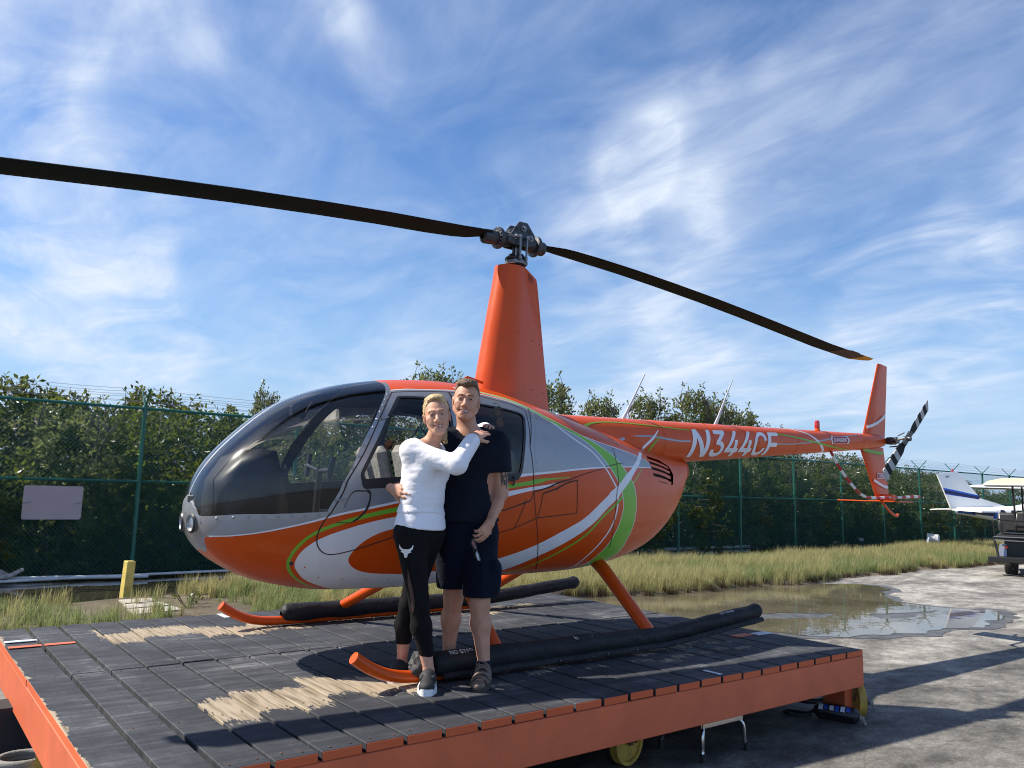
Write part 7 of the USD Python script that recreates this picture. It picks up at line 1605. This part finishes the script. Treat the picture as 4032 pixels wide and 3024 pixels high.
    for s in (-1, 1):
        for i in range(3): a0 = Wd((s * .070, -.02 + .01 * i, .0)); st.append(tube(np.array([a0 + up * .03, a0 + right * s * .006, a0 - up * r.uniform(.0, .03) + right * s * r.uniform(.0, .012)]), [.0016, .0014, .0007], 3, caps=False))
    obj('loose_hair', cat(*st), Lk + 'hair_blonde', P, smooth=False, kind='stuff')
    # leggings
    lg = [(rc(np.array(hip[s]), kn[s], .089, .054), .045) for s in 'RL']
    for s in 'RL':
        calf = np.array(kn[s]) * .65 + np.array(an[s]) * .35 + bk * .012; lg += [(rc(kn[s], calf, .053, .055), .02), (rc(calf, np.array(an[s]) + [0, 0, .03], .054, .037), .03)]
    lg += [(el(T(0, .005, 1.36), (.146, .110, .13), ax), .05)]; l0 = union(lg, .04)
    cutz = {'R': .675, 'L': .70}
    def legg(Q):
        near = np.linalg.norm((Q - np.array(an['R'])), axis=1) < np.linalg.norm((Q - np.array(an['L'])), axis=1)
        return np.maximum(np.maximum(l0(Q), Q[:, 2] - 1.45), np.where(near, cutz['R'], cutz['L']) - Q[:, 2])
    legg.box = l0.box; m = relax(surface(legg, .0072), 3); m = wrinkle(m, .0022, 14, 8, (.6, .6, 1.6)); lm = m; obj('leggings', m, Lk + 'black_leggings', P, smooth=True)
    # pale bull-head emblem on the thigh and the sheer panel beside the knee
    bull = Polygon([(-.040, .036), (-.038, .016), (-.026, .006), (-.020, .003), (-.030, -.001), (-.017, -.007), (-.011, -.012), (-.007, -.030), (0, -.034), (.007, -.030), (.011, -.012), (.017, -.007), (.030, -.001), (.020, .003), (.026, .006), (.038, .016), (.040, .036), (.030, .020), (.018, .013), (.0, .012), (-.018, .013), (-.030, .020)]).buffer(.0012)
    dc = decal(bull, np.array([-1.598, -1.140, 1.250]) - CAMF * .3, CAMR, (0, 0, 1), lm, .0015, .004)
    if len(dc[1]): obj('bull_head_emblem', dc, Lk + 'emblem_white', P, smooth=True)
    sp_ = Polygon([(-.036, .14), (-.024, .10), (-.005, .03), (.008, -.03), (.010, -.07), (.002, -.105), (-.006, -.09), (-.010, -.05), (-.022, .0), (-.034, .06)])
    dc = decal(sp_, np.array([-1.575, -1.19, 1.02]) - CAMF * .3, CAMR, (0, 0, 1), lm, .0012, .008)
    if len(dc[1]): obj('sheer_panel', dc, Lk + 'sheer_panel', P, smooth=True)
    # undershirt and white knit top
    t0 = union(torso + bust, .05)
    hipe = el(T(0, .004, 1.39), (.138, .108, .16), ax)
    def under(Q): return np.maximum(np.maximum(smin(t0(Q), hipe(Q), .05) - .012, Q[:, 2] - 1.50), 1.372 + .006 * np.sin(Q[:, 0] * 14) - Q[:, 2])
    under.box = (np.array([*t0.box[0][:2] - .04, 1.34]), np.array([*t0.box[1][:2] + .04, 1.52])); obj('undershirt', wrinkle(relax(surface(under, .0072), 2), .0016, 9, 4, (.5, .5, 2)), Lk + 'white_jersey', P, smooth=True)
    slv = []
    for s in 'RL':
        slv += [(rc(sh[s], el_[s], .050, .042), .04), (rc(el_[s], np.array(el_[s]) * .12 + np.array(wr[s]) * .88, .042, .035), .03)]
    t1 = union([(f[0], f[1]) for f in torso + bust] + slv, .045)
    loose = el(T(.0, -.003, 1.57), (.122, .098, .18), ax)
    nh = rc(neck + [-.008, -.028, -.012], neck + np.array([-.01, -.02, .10]), .080, .12)
    ends = [(np.array(el_[s]) * .14 + np.array(wr[s]) * .86, unit(np.array(wr[s]) - np.array(el_[s])), wr[s]) for s in 'RL']
    def top(Q):
        d = smin(t1(Q), loose(Q), .05) - .010; hem = 1.462 - .03 * (Q[:, 0] + 1.51) + .008 * np.sin(Q[:, 0] * 16 + 1)
        body_ = np.linalg.norm((Q - T(0, 0, 0))[:, :2], axis=1) < .24
        d = np.where(body_ & (Q[:, 2] < 1.6), np.maximum(d, hem - Q[:, 2]), d)
        for o, n_, w_ in ends: d = np.where(np.linalg.norm(Q - np.array(w_), axis=1) < .11, np.maximum(d, (Q - o) @ n_), d)
        return np.maximum(d, -nh(Q))
    top.box = (np.minimum(t1.box[0], loose.box[0]), np.maximum(t1.box[1], loose.box[1])); m = relax(surface(top, .0068), 2); m = wrinkle(m, .0026, 13.0, 6, (.8, .8, 1.6)); m = wrinkle(m, .0013, 34.0, 9, (.8, .8, 1.8)); obj('knit_top', m, Lk + 'white_knit', P, smooth=True)
    for s in 'RL':
        o, n_, w_ = ends['RL'.index(s)]; c0 = o - n_ * .085
        obj('cuff', surface(union([(rc(c0, o + n_ * .004,   .051, .0475), .01)], .01), .006), Lk + 'white_jersey', P, smooth=True)
    band = union([(el(T(0, .0, 1.443), (.146, .112, .10), ax), .01)], .01)
    def bnd(Q): hem = 1.458 - .03 * (Q[:, 0] + 1.51) + .008 * np.sin(Q[:, 0] * 16 + 1); return np.maximum(np.maximum(smin(t0(Q), hipe(Q), .05) - .0175, Q[:, 2] - hem - .052), hem - Q[:, 2])
    bnd.box = (np.array([*t0.box[0][:2] - .05, 1.40]), np.array([*t0.box[1][:2] + .05, 1.57])); obj('waistband', wrinkle(relax(surface(bnd, .007), 2), .0015, 18, 4), Lk + 'white_knit', P, smooth=True)
    # shoes, anklet
    for s in 'RL':
        a, t = np.array(an[s]), np.array(toes[s]); f = unit([t[0] - a[0], t[1] - a[1], 0]); sd = np.array([-f[1], f[0], 0]); L_ = np.linalg.norm(t - a[:2])
        ctr = a[:2] + f[:2] * (L_ * .42); g = Polygon([tuple(a[:2] - f[:2] * .055 + sd[:2] * .026), tuple(a[:2] + sd[:2] * .036), tuple(a[:2] + f[:2] * L_ * .75 + sd[:2] * .044), tuple(t + f[:2] * .035 + sd[:2] * .022), tuple(t + f[:2] * .035 - sd[:2] * .020), tuple(a[:2] + f[:2] * L_ * .75 - sd[:2] * .042), tuple(a[:2] - sd[:2] * .036), tuple(a[:2] - f[:2] * .055 - sd[:2] * .026)]).buffer(-.018).buffer(.028)
        sh_ = obj('shoe', surface(union([(rc((*(a - f * .03)[:2], .55), (*(a + f * .04)[:2], .57), .040, .042), .02), (rc((*(a + f * .05)[:2], .555), (*t, .54), .042, .034), .025), (el((*(t + f[:2] * .004), .54), (.040, .042, .028), np.array([f, sd, [0, 0, 1]])), .02), (rc((*(a - f * .034)[:2], .58), (*(a - f * .02)[:2], .60), .026, .028), .02)], .02), .006), Lk + 'shoe_black', P, smooth=True)
        obj('sole', mv(prism(g, .036), z=.5), Lk + 'shoe_white', sh_, smooth=40)
        bands = []
        for tt in (.35, .55): c = a + f * (L_ * tt); bands += [rc((*(c + sd * .03)[:2], .578 - tt * .015), (*(c - sd * .03)[:2], .578 - tt * .015), .018, .018)]
        obj('elastic', surface(union(bands, .004), .005), Lk + 'shoe_black', sh_, smooth=True)
    a = np.array(an['L']) + [0, 0, .045]; obj('anklet', tube(np.array([a + [.037 * math.cos(q), .037 * math.sin(q), .004 * math.sin(3 * q)] for q in np.linspace(0, 2 * PI, 20)]), .0045, 6), Lk + 'shoe_black', P)
    glasses('sunglasses', 'dark sunglasses held behind the shoulder of the person in navy', (-1.078, -1.275, 2.040), (.35, .1, -.9), (.80, -.55, .25), False)
build_woman()
